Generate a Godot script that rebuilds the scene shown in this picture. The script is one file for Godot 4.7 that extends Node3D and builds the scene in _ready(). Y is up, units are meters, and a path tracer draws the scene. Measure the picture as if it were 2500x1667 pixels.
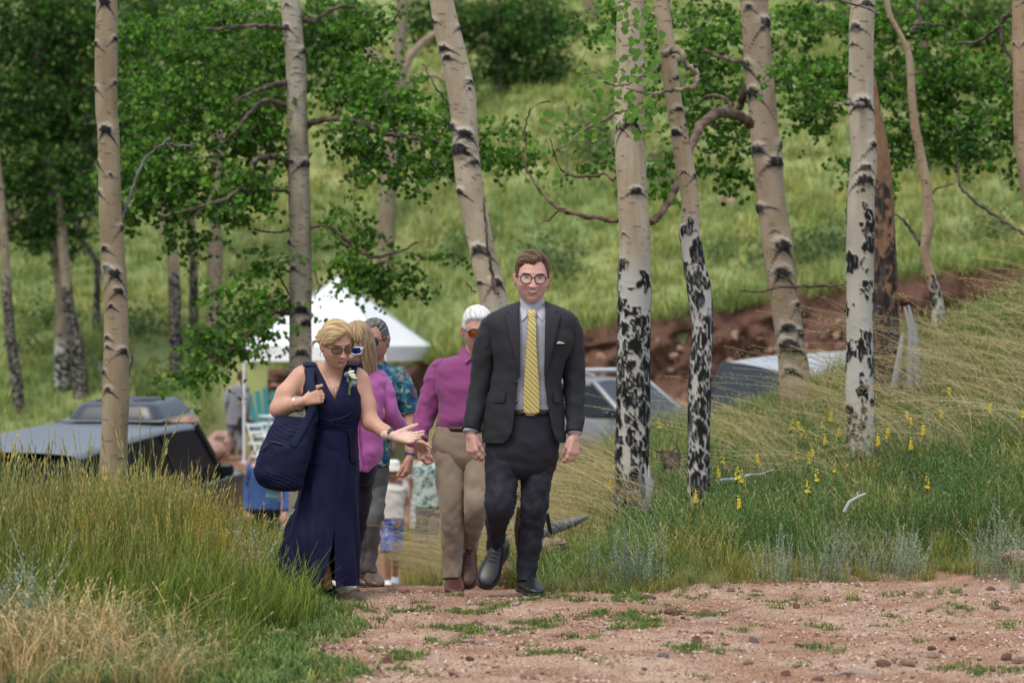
extends Node3D
# A wedding party walks up a red dirt track through an aspen grove; cars and a white canopy stand in the hollow behind.
# The lens is level, 1.353 m above the track; F is its focal length in pixels of the photograph (2500 x 1667).
const F := 6840.0
const EYE := 1.353
var rng := RandomNumberGenerator.new()
var n1 := FastNoiseLite.new()
var cellv := FastNoiseLite.new()
var celle := FastNoiseLite.new()
var celd := FastNoiseLite.new()
var M := {}
var names := {}

func _ready() -> void:
	var cam := Camera3D.new()
	cam.name = "camera"
	cam.position = Vector3(0, EYE, 0)
	cam.fov = rad_to_deg(2.0 * atan(833.5 / F))
	cam.near = 0.1
	cam.far = 600.0
	var lens := CameraAttributesPhysical.new()
	lens.frustum_focus_distance = 15.2
	lens.frustum_focal_length = 92.0
	lens.exposure_aperture = 3.2
	lens.frustum_near = 0.1
	lens.frustum_far = 600.0
	cam.attributes = lens
	cam.fov = rad_to_deg(2.0 * atan(833.5 / F))
	add_child(cam)
	var env := Environment.new()
	env.background_mode = Environment.BG_SKY
	var sm := ProceduralSkyMaterial.new()
	sm.sky_top_color = Color(0.80, 0.86, 0.95)
	sm.sky_horizon_color = Color(0.86, 0.89, 0.93)
	sm.ground_bottom_color = Color(0.30, 0.27, 0.22)
	sm.ground_horizon_color = Color(0.55, 0.53, 0.48)
	sm.sky_curve = 0.2
	sm.sky_energy_multiplier = 0.80
	var sky := Sky.new()
	sky.sky_material = sm
	env.sky = sky
	env.tonemap_mode = Environment.TONE_MAPPER_LINEAR
	env.tonemap_exposure = 2.25
	env.sdfgi_enabled = true
	env.ssao_enabled = true
	env.ssil_enabled = true
	var we := WorldEnvironment.new()
	we.name = "world_environment"
	we.environment = env
	add_child(we)
	var sun := DirectionalLight3D.new()
	sun.name = "sun"
	sun.light_energy = 0.38
	sun.light_color = Color(1.0, 0.97, 0.92)
	sun.light_angular_distance = 24.0
	sun.shadow_enabled = true
	sun.rotation_degrees = Vector3(-60, -34, 0)
	add_child(sun)

	rng.seed = 7
	n1.seed = 3
	n1.noise_type = FastNoiseLite.TYPE_SIMPLEX_SMOOTH
	n1.fractal_type = FastNoiseLite.FRACTAL_NONE
	n1.frequency = 1.0
	for c in [cellv, celle, celd]:
		c.seed = 11
		c.noise_type = FastNoiseLite.TYPE_CELLULAR
		c.frequency = 1.0
		c.fractal_type = FastNoiseLite.FRACTAL_NONE
		c.cellular_jitter = 0.9
	cellv.cellular_return_type = FastNoiseLite.RETURN_CELL_VALUE
	celd.cellular_return_type = FastNoiseLite.RETURN_DISTANCE
	celle.cellular_return_type = FastNoiseLite.RETURN_DISTANCE2_SUB
	var t0 := Time.get_ticks_msec()
	make_materials()
	build_ground()
	print("ground ", Time.get_ticks_msec() - t0); t0 = Time.get_ticks_msec()
	build_camp()
	build_vehicles()
	print("camp ", Time.get_ticks_msec() - t0); t0 = Time.get_ticks_msec()
	build_trees()
	print("trees ", Time.get_ticks_msec() - t0); t0 = Time.get_ticks_msec()
	build_people()
	print("people ", Time.get_ticks_msec() - t0); t0 = Time.get_ticks_msec()
	build_plants()
	print("plants ", Time.get_ticks_msec() - t0); t0 = Time.get_ticks_msec()
	build_stones()
	print("stones ", Time.get_ticks_msec() - t0)

# ---------------------------------------------------------------- helpers
func at(px: float, py: float, d: float) -> Vector3:
	return Vector3((px - 1250.0) / F * d, EYE - (py - 833.5) / F * d, -d)

func L(r: float, g: float, b: float) -> Color:
	return Color(r, g, b)

# collects vertices and triangles (front faces clockwise); normals are smooth across shared vertices
class MB:
	var v := PackedVector3Array()
	var c := PackedColorArray()
	var u := PackedVector2Array()
	var i := PackedInt32Array()
	func vert(p: Vector3, col := Color.WHITE, uv := Vector2.ZERO) -> int:
		v.append(p); c.append(col); u.append(uv)
		return v.size() - 1
	func tri(a: int, b: int, d: int) -> void:
		i.append(a); i.append(b); i.append(d)
	func quad(a: int, b: int, d: int, e: int) -> void:
		i.append(a); i.append(b); i.append(e)
		i.append(b); i.append(d); i.append(e)
	# flat quad with vertices of its own
	func face(a: Vector3, b: Vector3, d: Vector3, e: Vector3, col := Color.WHITE) -> void:
		var s := v.size()
		v.append(a); v.append(b); v.append(d); v.append(e)
		for k in 4:
			c.append(col)
		u.append(Vector2(0, 0)); u.append(Vector2(1, 0)); u.append(Vector2(1, 1)); u.append(Vector2(0, 1))
		quad(s, s + 1, s + 2, s + 3)
	# rows of cols vertices starting at s
	func grid(s: int, rows: int, cols: int, wrap := false, flip := false) -> void:
		var last := cols if wrap else cols - 1
		for r in rows - 1:
			for k in last:
				var k2 := (k + 1) % cols
				var a := s + r * cols + k
				var b := s + r * cols + k2
				var d := s + (r + 1) * cols + k2
				var e := s + (r + 1) * cols + k
				if flip:
					quad(a, e, d, b)
				else:
					quad(a, b, d, e)
	func box(t: Transform3D, size: Vector3, col := Color.WHITE, bevel := 0.0) -> void:
		var h := size * 0.5
		var b: float = minf(bevel, minf(h.x, minf(h.y, h.z)) * 0.9)
		for ax in 3:
			for sg in [-1.0, 1.0]:
				var n := Vector3.ZERO; n[ax] = sg
				var p := Vector3.ZERO; p[(ax + 1) % 3] = 1.0
				var q := Vector3.ZERO; q[(ax + 2) % 3] = 1.0
				var hp: float = h[(ax + 1) % 3] - b
				var hq: float = h[(ax + 2) % 3] - b
				var o: Vector3 = n * h[ax]
				var c0 := t * (o - p * hp - q * hq)
				var c1 := t * (o + p * hp - q * hq)
				var c2 := t * (o + p * hp + q * hq)
				var c3 := t * (o - p * hp + q * hq)
				if sg > 0:
					face(c0, c3, c2, c1, col)
				else:
					face(c0, c1, c2, c3, col)
		if b > 0.0:
			for ax in 3:
				var p := Vector3.ZERO; p[ax] = 1.0
				var q := Vector3.ZERO; q[(ax + 1) % 3] = 1.0
				var r := Vector3.ZERO; r[(ax + 2) % 3] = 1.0
				var hp: float = h[ax] - b
				for s1 in [-1.0, 1.0]:
					for s2 in [-1.0, 1.0]:
						var hq: float = h[(ax + 1) % 3] * s1
						var hr: float = h[(ax + 2) % 3] * s2
						var e0: Vector3 = q * hq + r * (hr - b * s2)
						var e1: Vector3 = q * (hq - b * s1) + r * hr
						var a0 := t * (e0 - p * hp)
						var a1 := t * (e0 + p * hp)
						var a2 := t * (e1 + p * hp)
						var a3 := t * (e1 - p * hp)
						if s1 * s2 > 0:
							face(a0, a3, a2, a1, col)
						else:
							face(a0, a1, a2, a3, col)
			for sx in [-1.0, 1.0]:
				for sy in [-1.0, 1.0]:
					for sz in [-1.0, 1.0]:
						var cn := Vector3(h.x * sx, h.y * sy, h.z * sz)
						var a := vert(t * (cn - Vector3(0, b * sy, b * sz)), col)
						var d := vert(t * (cn - Vector3(b * sx, 0, b * sz)), col)
						var e := vert(t * (cn - Vector3(b * sx, b * sy, 0)), col)
						if sx * sy * sz > 0:
							tri(a, e, d)
						else:
							tri(a, d, e)
	func mesh() -> ArrayMesh:
		var n := PackedVector3Array()
		n.resize(v.size())
		for t in range(0, i.size(), 3):
			var a := i[t]
			var b := i[t + 1]
			var d := i[t + 2]
			var fn := (v[d] - v[a]).cross(v[b] - v[a])
			n[a] += fn; n[b] += fn; n[d] += fn
		for k in n.size():
			n[k] = n[k].normalized() if n[k].length_squared() > 1e-20 else Vector3.UP
		var arr := []
		arr.resize(Mesh.ARRAY_MAX)
		arr[Mesh.ARRAY_VERTEX] = v
		arr[Mesh.ARRAY_NORMAL] = n
		arr[Mesh.ARRAY_COLOR] = c
		arr[Mesh.ARRAY_TEX_UV] = u
		arr[Mesh.ARRAY_INDEX] = i
		var m := ArrayMesh.new()
		m.add_surface_from_arrays(Mesh.PRIMITIVE_TRIANGLES, arr)
		return m

# a field of distances joined by smooth minima, meshed as surface nets
class Field:
	var o: Vector3
	var s: float
	var nx: int
	var ny: int
	var nz: int
	var d := PackedFloat32Array()
	func _init(lo: Vector3, hi: Vector3, cell: float) -> void:
		o = lo; s = cell
		nx = int((hi.x - lo.x) / cell) + 2
		ny = int((hi.y - lo.y) / cell) + 2
		nz = int((hi.z - lo.z) / cell) + 2
		d.resize(nx * ny * nz)
		d.fill(10.0)
	func cap(a: Vector3, b: Vector3, ra: float, rb: float, k: float) -> void:
		var m := maxf(ra, rb) + k + s * 2.0
		var lo := (Vector3(minf(a.x, b.x), minf(a.y, b.y), minf(a.z, b.z)) - Vector3(m, m, m) - o) / s
		var hi := (Vector3(maxf(a.x, b.x), maxf(a.y, b.y), maxf(a.z, b.z)) + Vector3(m, m, m) - o) / s
		var ab := b - a
		var l2 := maxf(ab.length_squared(), 1e-9)
		var dr := rb - ra
		for z in range(maxi(0, int(lo.z)), mini(nz, int(hi.z) + 2)):
			for y in range(maxi(0, int(lo.y)), mini(ny, int(hi.y) + 2)):
				var at0 := (z * ny + y) * nx
				for x in range(maxi(0, int(lo.x)), mini(nx, int(hi.x) + 2)):
					var p := o + Vector3(x, y, z) * s - a
					var t := clampf(p.dot(ab) / l2, 0.0, 1.0)
					var q := (p - ab * t).length() - ra - dr * t
					var e := d[at0 + x]
					var h := maxf(k - absf(e - q), 0.0)
					d[at0 + x] = minf(e, q) - h * h * 0.25 / k
	func emit(mb: MB, col: Callable) -> void:
		var id := PackedInt32Array()
		id.resize(d.size())
		id.fill(-1)
		var off := [0, 1, nx, nx + 1, nx * ny, nx * ny + 1, nx * ny + nx, nx * ny + nx + 1]
		var cor := [Vector3(0, 0, 0), Vector3(1, 0, 0), Vector3(0, 1, 0), Vector3(1, 1, 0), Vector3(0, 0, 1), Vector3(1, 0, 1), Vector3(0, 1, 1), Vector3(1, 1, 1)]
		var edges := [[0, 1], [2, 3], [4, 5], [6, 7], [0, 2], [1, 3], [4, 6], [5, 7], [0, 4], [1, 5], [2, 6], [3, 7]]
		var lim := s * 2.0
		for z in nz - 1:
			for y in ny - 1:
				var at0 := (z * ny + y) * nx
				for x in nx - 1:
					var k := at0 + x
					var d0 := d[k]
					if d0 > lim or d0 < -lim:
						continue
					var neg := 0
					for j in 8:
						if d[k + off[j]] < 0.0:
							neg += 1
					if neg == 0 or neg == 8:
						continue
					var sum := Vector3.ZERO
					var cnt := 0
					for e in edges:
						var a: float = d[k + off[e[0]]]
						var b: float = d[k + off[e[1]]]
						if (a < 0.0) != (b < 0.0):
							sum += cor[e[0]].lerp(cor[e[1]], a / (a - b))
							cnt += 1
					var p := o + (Vector3(x, y, z) + sum / cnt) * s
					id[k] = mb.vert(p, col.call(p))
		for z in range(1, nz - 1):
			for y in range(1, ny - 1):
				var at0 := (z * ny + y) * nx
				for x in range(1, nx - 1):
					var k := at0 + x
					var d0 := d[k]
					if d0 > lim or d0 < -lim:
						continue
					var inn := d0 < 0.0
					if (d[k + 1] < 0.0) != inn:
						_q(mb, id, k, k - nx, k - nx - nx * ny, k - nx * ny, inn)
					if (d[k + nx] < 0.0) != inn:
						_q(mb, id, k, k - nx * ny, k - 1 - nx * ny, k - 1, inn)
					if (d[k + nx * ny] < 0.0) != inn:
						_q(mb, id, k, k - 1, k - 1 - nx, k - nx, inn)
	func _q(mb: MB, id: PackedInt32Array, a: int, b: int, c: int, e: int, inn: bool) -> void:
		if id[a] < 0 or id[b] < 0 or id[c] < 0 or id[e] < 0:
			return
		if inn:
			mb.quad(id[a], id[e], id[c], id[b])
		else:
			mb.quad(id[a], id[b], id[c], id[e])

func put(called: String, m: Mesh, mat: Material, parent: Node = null) -> MeshInstance3D:
	var o := MeshInstance3D.new()
	o.mesh = m
	o.material_override = mat
	o.name = called
	(parent if parent else self).add_child(o, true)
	if parent == null:
		o.name = numbered(called)
	return o

func numbered(called: String) -> String:
	names[called] = names.get(called, 0) + 1
	return called if names[called] == 1 else "%s_%03d" % [called, names[called] - 1]

func thing(called: String, label: String, category: String, pos: Vector3, group := "", turn := 0.0) -> Node3D:
	var o := Node3D.new()
	o.name = numbered(called)
	add_child(o)
	o.position = pos
	o.rotation.y = turn
	tag(o, label, category, group)
	return o

func tag(o: Node, label: String, category: String, group := "") -> void:
	o.set_meta("label", label)
	o.set_meta("category", category)
	if group:
		o.set_meta("group", group)

func structure(o: Node) -> void:
	o.set_meta("kind", "structure")

func stuff(o: Node, label := "", category := "") -> void:
	o.set_meta("kind", "stuff")
	if label:
		tag(o, label, category)

func many(called: String, m: Mesh, mat: Material, where: Array, cols: Array, parent: Node = null) -> MultiMeshInstance3D:
	var mm := MultiMesh.new()
	mm.transform_format = MultiMesh.TRANSFORM_3D
	mm.use_colors = true
	mm.mesh = m
	mm.instance_count = where.size()
	for k in where.size():
		mm.set_instance_transform(k, where[k])
		mm.set_instance_color(k, cols[k])
	var o := MultiMeshInstance3D.new()
	o.multimesh = mm
	o.material_override = mat
	o.name = called
	(parent if parent else self).add_child(o, true)
	if parent == null:
		o.name = numbered(called)
	o.set_meta("kind", "stuff")
	return o

# Catmull-Rom through rows of numbers, n steps between two
func curve(keys: Array, n: int) -> Array:
	var out := []
	var last := keys.size() - 1
	var w: int = keys[0].size()
	for k in last:
		var a = keys[maxi(k - 1, 0)]
		var b = keys[k]
		var c = keys[k + 1]
		var d = keys[mini(k + 2, last)]
		for j in n:
			var t := float(j) / n
			var row := PackedFloat32Array()
			for q in w:
				row.append(cubic_interpolate(b[q], c[q], a[q], d[q], t))
			out.append(row)
	var e := PackedFloat32Array()
	for q in w:
		e.append(keys[last][q])
	out.append(e)
	return out

# a swept tube through rows [x, y, z, half width, half depth, exponent]; zref is the way its depth looks
func tube(mb: MB, rows: Array, seg: int, col: Color, caps := 3, zref := Vector3.BACK, fold := 0.0, fs := Vector3(7, 13, 7), colf = null) -> void:
	var s := mb.v.size()
	var n := rows.size()
	for k in n:
		var r: PackedFloat32Array = rows[k]
		var c := Vector3(r[0], r[1], r[2])
		var r0: PackedFloat32Array = rows[maxi(k - 1, 0)]
		var r1: PackedFloat32Array = rows[mini(k + 1, n - 1)]
		var t := (Vector3(r1[0], r1[1], r1[2]) - Vector3(r0[0], r0[1], r0[2])).normalized()
		var a := t.cross(zref)
		if a.length_squared() < 1e-4:
			a = t.cross(Vector3.RIGHT if absf(t.x) < 0.9 else Vector3.UP)
		a = a.normalized()
		var b := a.cross(t).normalized()
		var ex := 2.0 / r[5] if r.size() > 5 else 1.0
		for j in seg:
			var th := TAU * j / seg
			var cs := cos(th)
			var sn := sin(th)
			if ex != 1.0:
				cs = signf(cs) * pow(absf(cs), ex)
				sn = signf(sn) * pow(absf(sn), ex)
			var dir := a * cs * r[3] + b * sn * r[4]
			var p := c + dir
			if fold > 0.0:
				p += dir.normalized() * fold * (n1.get_noise_3d(p.x * fs.x, p.y * fs.y + p.x * 4.0, p.z * fs.z) + 0.5 * n1.get_noise_3d(p.x * fs.x * 2.3 + 9.0, p.y * fs.y * 2.1, p.z * fs.z * 2.0))
			mb.vert(p, colf.call(p) if colf != null else col, Vector2(float(j) / seg * TAU * r[3], p.y))
	mb.grid(s, n, seg, true)
	if caps & 1:
		var r: PackedFloat32Array = rows[0]
		var c := mb.vert(Vector3(r[0], r[1], r[2]), mb.c[s])
		for j in seg:
			mb.tri(c, s + (j + 1) % seg, s + j)
	if caps & 2:
		var r: PackedFloat32Array = rows[n - 1]
		var e := s + (n - 1) * seg
		var c := mb.vert(Vector3(r[0], r[1], r[2]), mb.c[e])
		for j in seg:
			mb.tri(c, e + j, e + (j + 1) % seg)

# thin round rod through points
func rod(mb: MB, pts: Array, r0: float, r1: float, seg := 6, col := Color.WHITE, zref := Vector3.BACK) -> void:
	var rows := []
	for k in pts.size():
		var r := lerpf(r0, r1, float(k) / maxi(pts.size() - 1, 1))
		rows.append(PackedFloat32Array([pts[k].x, pts[k].y, pts[k].z, r, r]))
	tube(mb, rows, seg, col, 3, zref)

func ball(mb: MB, c: Vector3, r: Vector3, col := Color.WHITE, seg := 12, rows := 8, b := Basis(), rough := 0.0) -> void:
	var s := mb.v.size()
	for i in rows + 1:
		var ph := PI * (0.5 - float(i) / rows)
		for j in seg:
			var th := TAU * j / seg
			var d := Vector3(cos(ph) * cos(th), sin(ph), -cos(ph) * sin(th))
			var q := 1.0 + (rough * n1.get_noise_3d(d.x * 1.6 + c.x * 31.0, d.y * 1.6 + c.y * 17.0, d.z * 1.6 + c.z * 13.0) if rough > 0.0 else 0.0)
			mb.vert(c + b * (d * r * q), col)
	mb.grid(s, rows + 1, seg, true)

func smat(col: Color, rough := 0.8, metal := 0.0, vc := false) -> StandardMaterial3D:
	var m := StandardMaterial3D.new()
	m.albedo_color = Color.WHITE if vc else col.linear_to_srgb()
	m.roughness = rough
	m.metallic = metal
	m.vertex_color_use_as_albedo = vc
	return m

func noise_tex(freq: float, seed_: int, size := 512, oct := 4, as_normal := false) -> NoiseTexture2D:
	var f := FastNoiseLite.new()
	f.seed = seed_
	f.frequency = freq
	f.fractal_octaves = oct
	var t := NoiseTexture2D.new()
	t.noise = f
	t.width = size
	t.height = size
	t.seamless = true
	t.as_normal_map = as_normal
	if as_normal:
		t.bump_strength = 4.0
	return t

func make_materials() -> void:
	M.vc = smat(Color.WHITE, 0.85, 0.0, true)
	M.vc_soft = smat(Color.WHITE, 0.55, 0.0, true)
	var grain := noise_tex(0.02, 5, 512, 5)
	# earth: fine relief over vertex colours
	M.earth = smat(Color.WHITE, 0.95, 0.0, true)
	M.earth.heightmap_enabled = true
	M.earth.heightmap_texture = grain
	M.earth.heightmap_scale = 1.6
	M.earth.uv1_triplanar = true
	M.earth.uv1_world_triplanar = true
	M.earth.uv1_scale = Vector3(1.4, 1.4, 1.4)
	M.earth.metallic_specular = 0.2
	M.path = smat(Color.WHITE, 0.95, 0.0, true)
	var gr := Gradient.new()
	gr.offsets = PackedFloat32Array([0.0, 0.35, 0.5, 0.65, 1.0])
	gr.colors = PackedColorArray([Color(0.66, 0.60, 0.57), Color(0.86, 0.83, 0.81), Color(0.95, 0.94, 0.93), Color(1, 1, 1), Color(1, 1, 1)])
	var pt := noise_tex(0.05, 21, 1024, 5)
	pt.color_ramp = gr
	M.path.albedo_texture = pt
	M.path.heightmap_enabled = true
	M.path.heightmap_texture = noise_tex(0.05, 21, 1024, 5)
	M.path.heightmap_scale = 2.0
	M.path.uv1_triplanar = true
	M.path.uv1_world_triplanar = true
	M.path.uv1_scale = Vector3(1.1, 1.1, 1.1)
	M.path.metallic_specular = 0.2
	M.bark = smat(Color.WHITE, 0.85, 0.0, true)
	M.bark.heightmap_enabled = true
	M.bark.heightmap_texture = noise_tex(0.06, 8, 512, 4)
	M.bark.heightmap_scale = 0.25
	M.bark.uv1_triplanar = true
	M.bark.uv1_scale = Vector3(3, 8, 3)
	M.bark.metallic_specular = 0.25
	M.leaf = smat(Color.WHITE, 0.55, 0.0, true)
	M.leaf.backlight_enabled = true
	M.leaf.backlight = Color(0.62, 0.75, 0.35)
	M.leaf.metallic_specular = 0.2
	M.grass = smat(Color.WHITE, 0.7, 0.0, true)
	M.grass.backlight_enabled = true
	M.grass.backlight = Color(0.6, 0.65, 0.4)
	M.grass.metallic_specular = 0.12
	M.stone = smat(Color.WHITE, 0.9, 0.0, true)
	M.stone.heightmap_enabled = true
	M.stone.heightmap_texture = grain
	M.stone.heightmap_scale = 0.6
	M.stone.uv1_triplanar = true
	M.stone.uv1_scale = Vector3(6, 6, 6)
	M.glass_dark = smat(L(0.02, 0.025, 0.031), 0.12)
	M.glass_dark.metallic_specular = 0.32
	M.chrome = smat(L(0.6, 0.6, 0.6), 0.2, 1.0)
	M.tyre = smat(L(0.015, 0.015, 0.015), 0.8)
	M.canvas = smat(L(0.86, 0.87, 0.89), 0.75)
	M.canvas.backlight_enabled = true
	M.canvas.backlight = Color(0.5, 0.5, 0.5)
	M.white_paint = smat(L(0.72, 0.73, 0.75), 0.5)
	M.metal = smat(L(0.5, 0.5, 0.52), 0.4, 0.8)
	M.skin = smat(Color.WHITE, 0.5, 0.0, true)
	M.skin.subsurf_scatter_enabled = true
	M.skin.subsurf_scatter_strength = 0.12
	M.skin.metallic_specular = 0.4
	M.hair = smat(Color.WHITE, 0.6, 0.0, true)
	M.hair.metallic_specular = 0.2
	M.cloth = smat(Color.WHITE, 0.9, 0.0, true)
	M.cloth.rim_enabled = true
	M.cloth.rim = 0.35
	M.cloth.rim_tint = 0.6
	M.cloth.heightmap_enabled = true
	M.cloth.heightmap_texture = noise_tex(0.25, 31, 512, 2)
	M.cloth.heightmap_scale = 0.08
	M.cloth.uv1_triplanar = true
	M.cloth.uv1_scale = Vector3(6, 6, 6)
	M.cloth.metallic_specular = 0.2
	M.suiting = M.cloth.duplicate()
	M.suiting.rim = 0.05
	M.suiting.roughness = 0.66
	M.suiting.metallic_specular = 0.3
	M.leather = smat(Color.WHITE, 0.38, 0.0, true)

# ---------------------------------------------------------------- ground
const PATH_KEYS := [[-20.0, 0.10], [8.0, 0.03], [13.0, 0.02], [14.3, 0.0], [15.0, -0.012], [16.0, -0.10], [18.0, -0.23], [20.0, -0.42], [25.0, -0.90], [34.0, -1.68], [40.0, -1.60], [45.0, -1.40], [52.0, -1.12], [60.0, -1.05], [300.0, -1.05]]

func valley(d: float) -> float:
	for k in PATH_KEYS.size() - 1:
		if d < PATH_KEYS[k + 1][0]:
			return lerpf(PATH_KEYS[k][1], PATH_KEYS[k + 1][1], (d - PATH_KEYS[k][0]) / (PATH_KEYS[k + 1][0] - PATH_KEYS[k][0]))
	return -1.05

func hill0(x: float) -> float:
	return lerpf(57.0, 45.2, smoothstep(-4.0, 0.2, x))

func hill(x: float, d: float) -> float:
	return -1.4 + 0.33 * (d - hill0(x)) + 0.165 * clampf(x, 0.0, 16.0) + 0.25 * n1.get_noise_2d(x * 0.12, d * 0.12)

func cut_d(x: float) -> float:
	return lerpf(62.0, 52.6, smoothstep(-4.0, 0.2, x)) - 0.9 * smoothstep(4.0, 12.0, x)

func right_edge(x: float) -> float:
	return 15.42 + 0.42 * clampf(x - 0.4, 0.0, 1.9) + 0.26 * n1.get_noise_1d(x * 1.1) + 0.13 * n1.get_noise_1d(x * 4.3)

func ground(x: float, d: float) -> float:
	var v := valley(d)
	if d < 40.0:
		var rr := clampf((d - right_edge(x)) / 9.0, 0.0, 1.0)
		var s := 1.0 - pow(1.0 - rr, 1.6)
		var bank := minf(0.20 + 0.18 * maxf(x - 0.3, 0.0) + 0.27 * maxf(x - 2.0, 0.0), 2.3) * s
		var xl := 0.05 - maxf(d - 15.5, 0.0) * 0.05
		var side := smoothstep(xl, xl + 1.5, x) * (1.0 - smoothstep(25.0, 34.0, d))
		var left := 0.10 * smoothstep(-1.0, -1.8, x) * smoothstep(10.0, 14.0, d) * (1.0 - smoothstep(18.0, 24.0, d))
		v = lerpf(v, bank, side) + left
		v += 0.02 * n1.get_noise_2d(x * 1.1, d * 1.1)
	if x < -6.5:
		var h := maxf(v, hill(x, d))
		if d > 40.0:
			v = h
	else:
		var c := cut_d(x)
		if d > c + 0.5:
			v = lerpf(v, hill(x, d), smoothstep(c + 0.5, c + 1.1, d))
	return v

func G(x: float, d: float) -> Vector3:
	return Vector3(x, ground(x, d), -d)

# share of bare track at a place of the near ground
func bare(x: float, d: float) -> float:
	var wob := 0.22 * n1.get_noise_2d(x * 0.9, d * 0.9) + 0.10 * n1.get_noise_2d(x * 3.1, d * 3.1)
	var l := -0.98 + 0.13 * (d - 11.0) * (1.0 if d < 14.0 else 0.0) + wob
	l = lerpf(-0.83, -0.98, smoothstep(11.0, 13.5, d)) + wob
	l = lerpf(l, -1.25, smoothstep(14.2, 15.2, d))
	var a := smoothstep(l - 0.05, l + 0.05, x)
	var far := 1.0
	if d > 14.0:
		far = smoothstep(right_edge(x) + 0.06, right_edge(x) - 0.06, d + wob * 0.5)
		var xl := -0.10 - maxf(d - 15.5, 0.0) * 0.075
		if x < xl + 0.35:
			far = maxf(far, smoothstep(xl + 0.35, xl + 0.1, x) * (1.0 - smoothstep(0.0, 1.0, (d - 40.0) / 5.0)))
		if d > 15.5:
			a = smoothstep(xl - 1.35 + wob, xl - 1.2 + wob, x)
	return a * far

# height of the track's own surface
func PG(x: float, d: float) -> Vector3:
	var p := G(x, d)
	p.y += 0.008 + 0.008 * n1.get_noise_2d(x * 2.6, d * 2.6) + 0.009 * n1.get_noise_2d(x * 8.0, d * 8.0) + 0.005 * n1.get_noise_2d(x * 17.0, d * 17.0)
	return p

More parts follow.
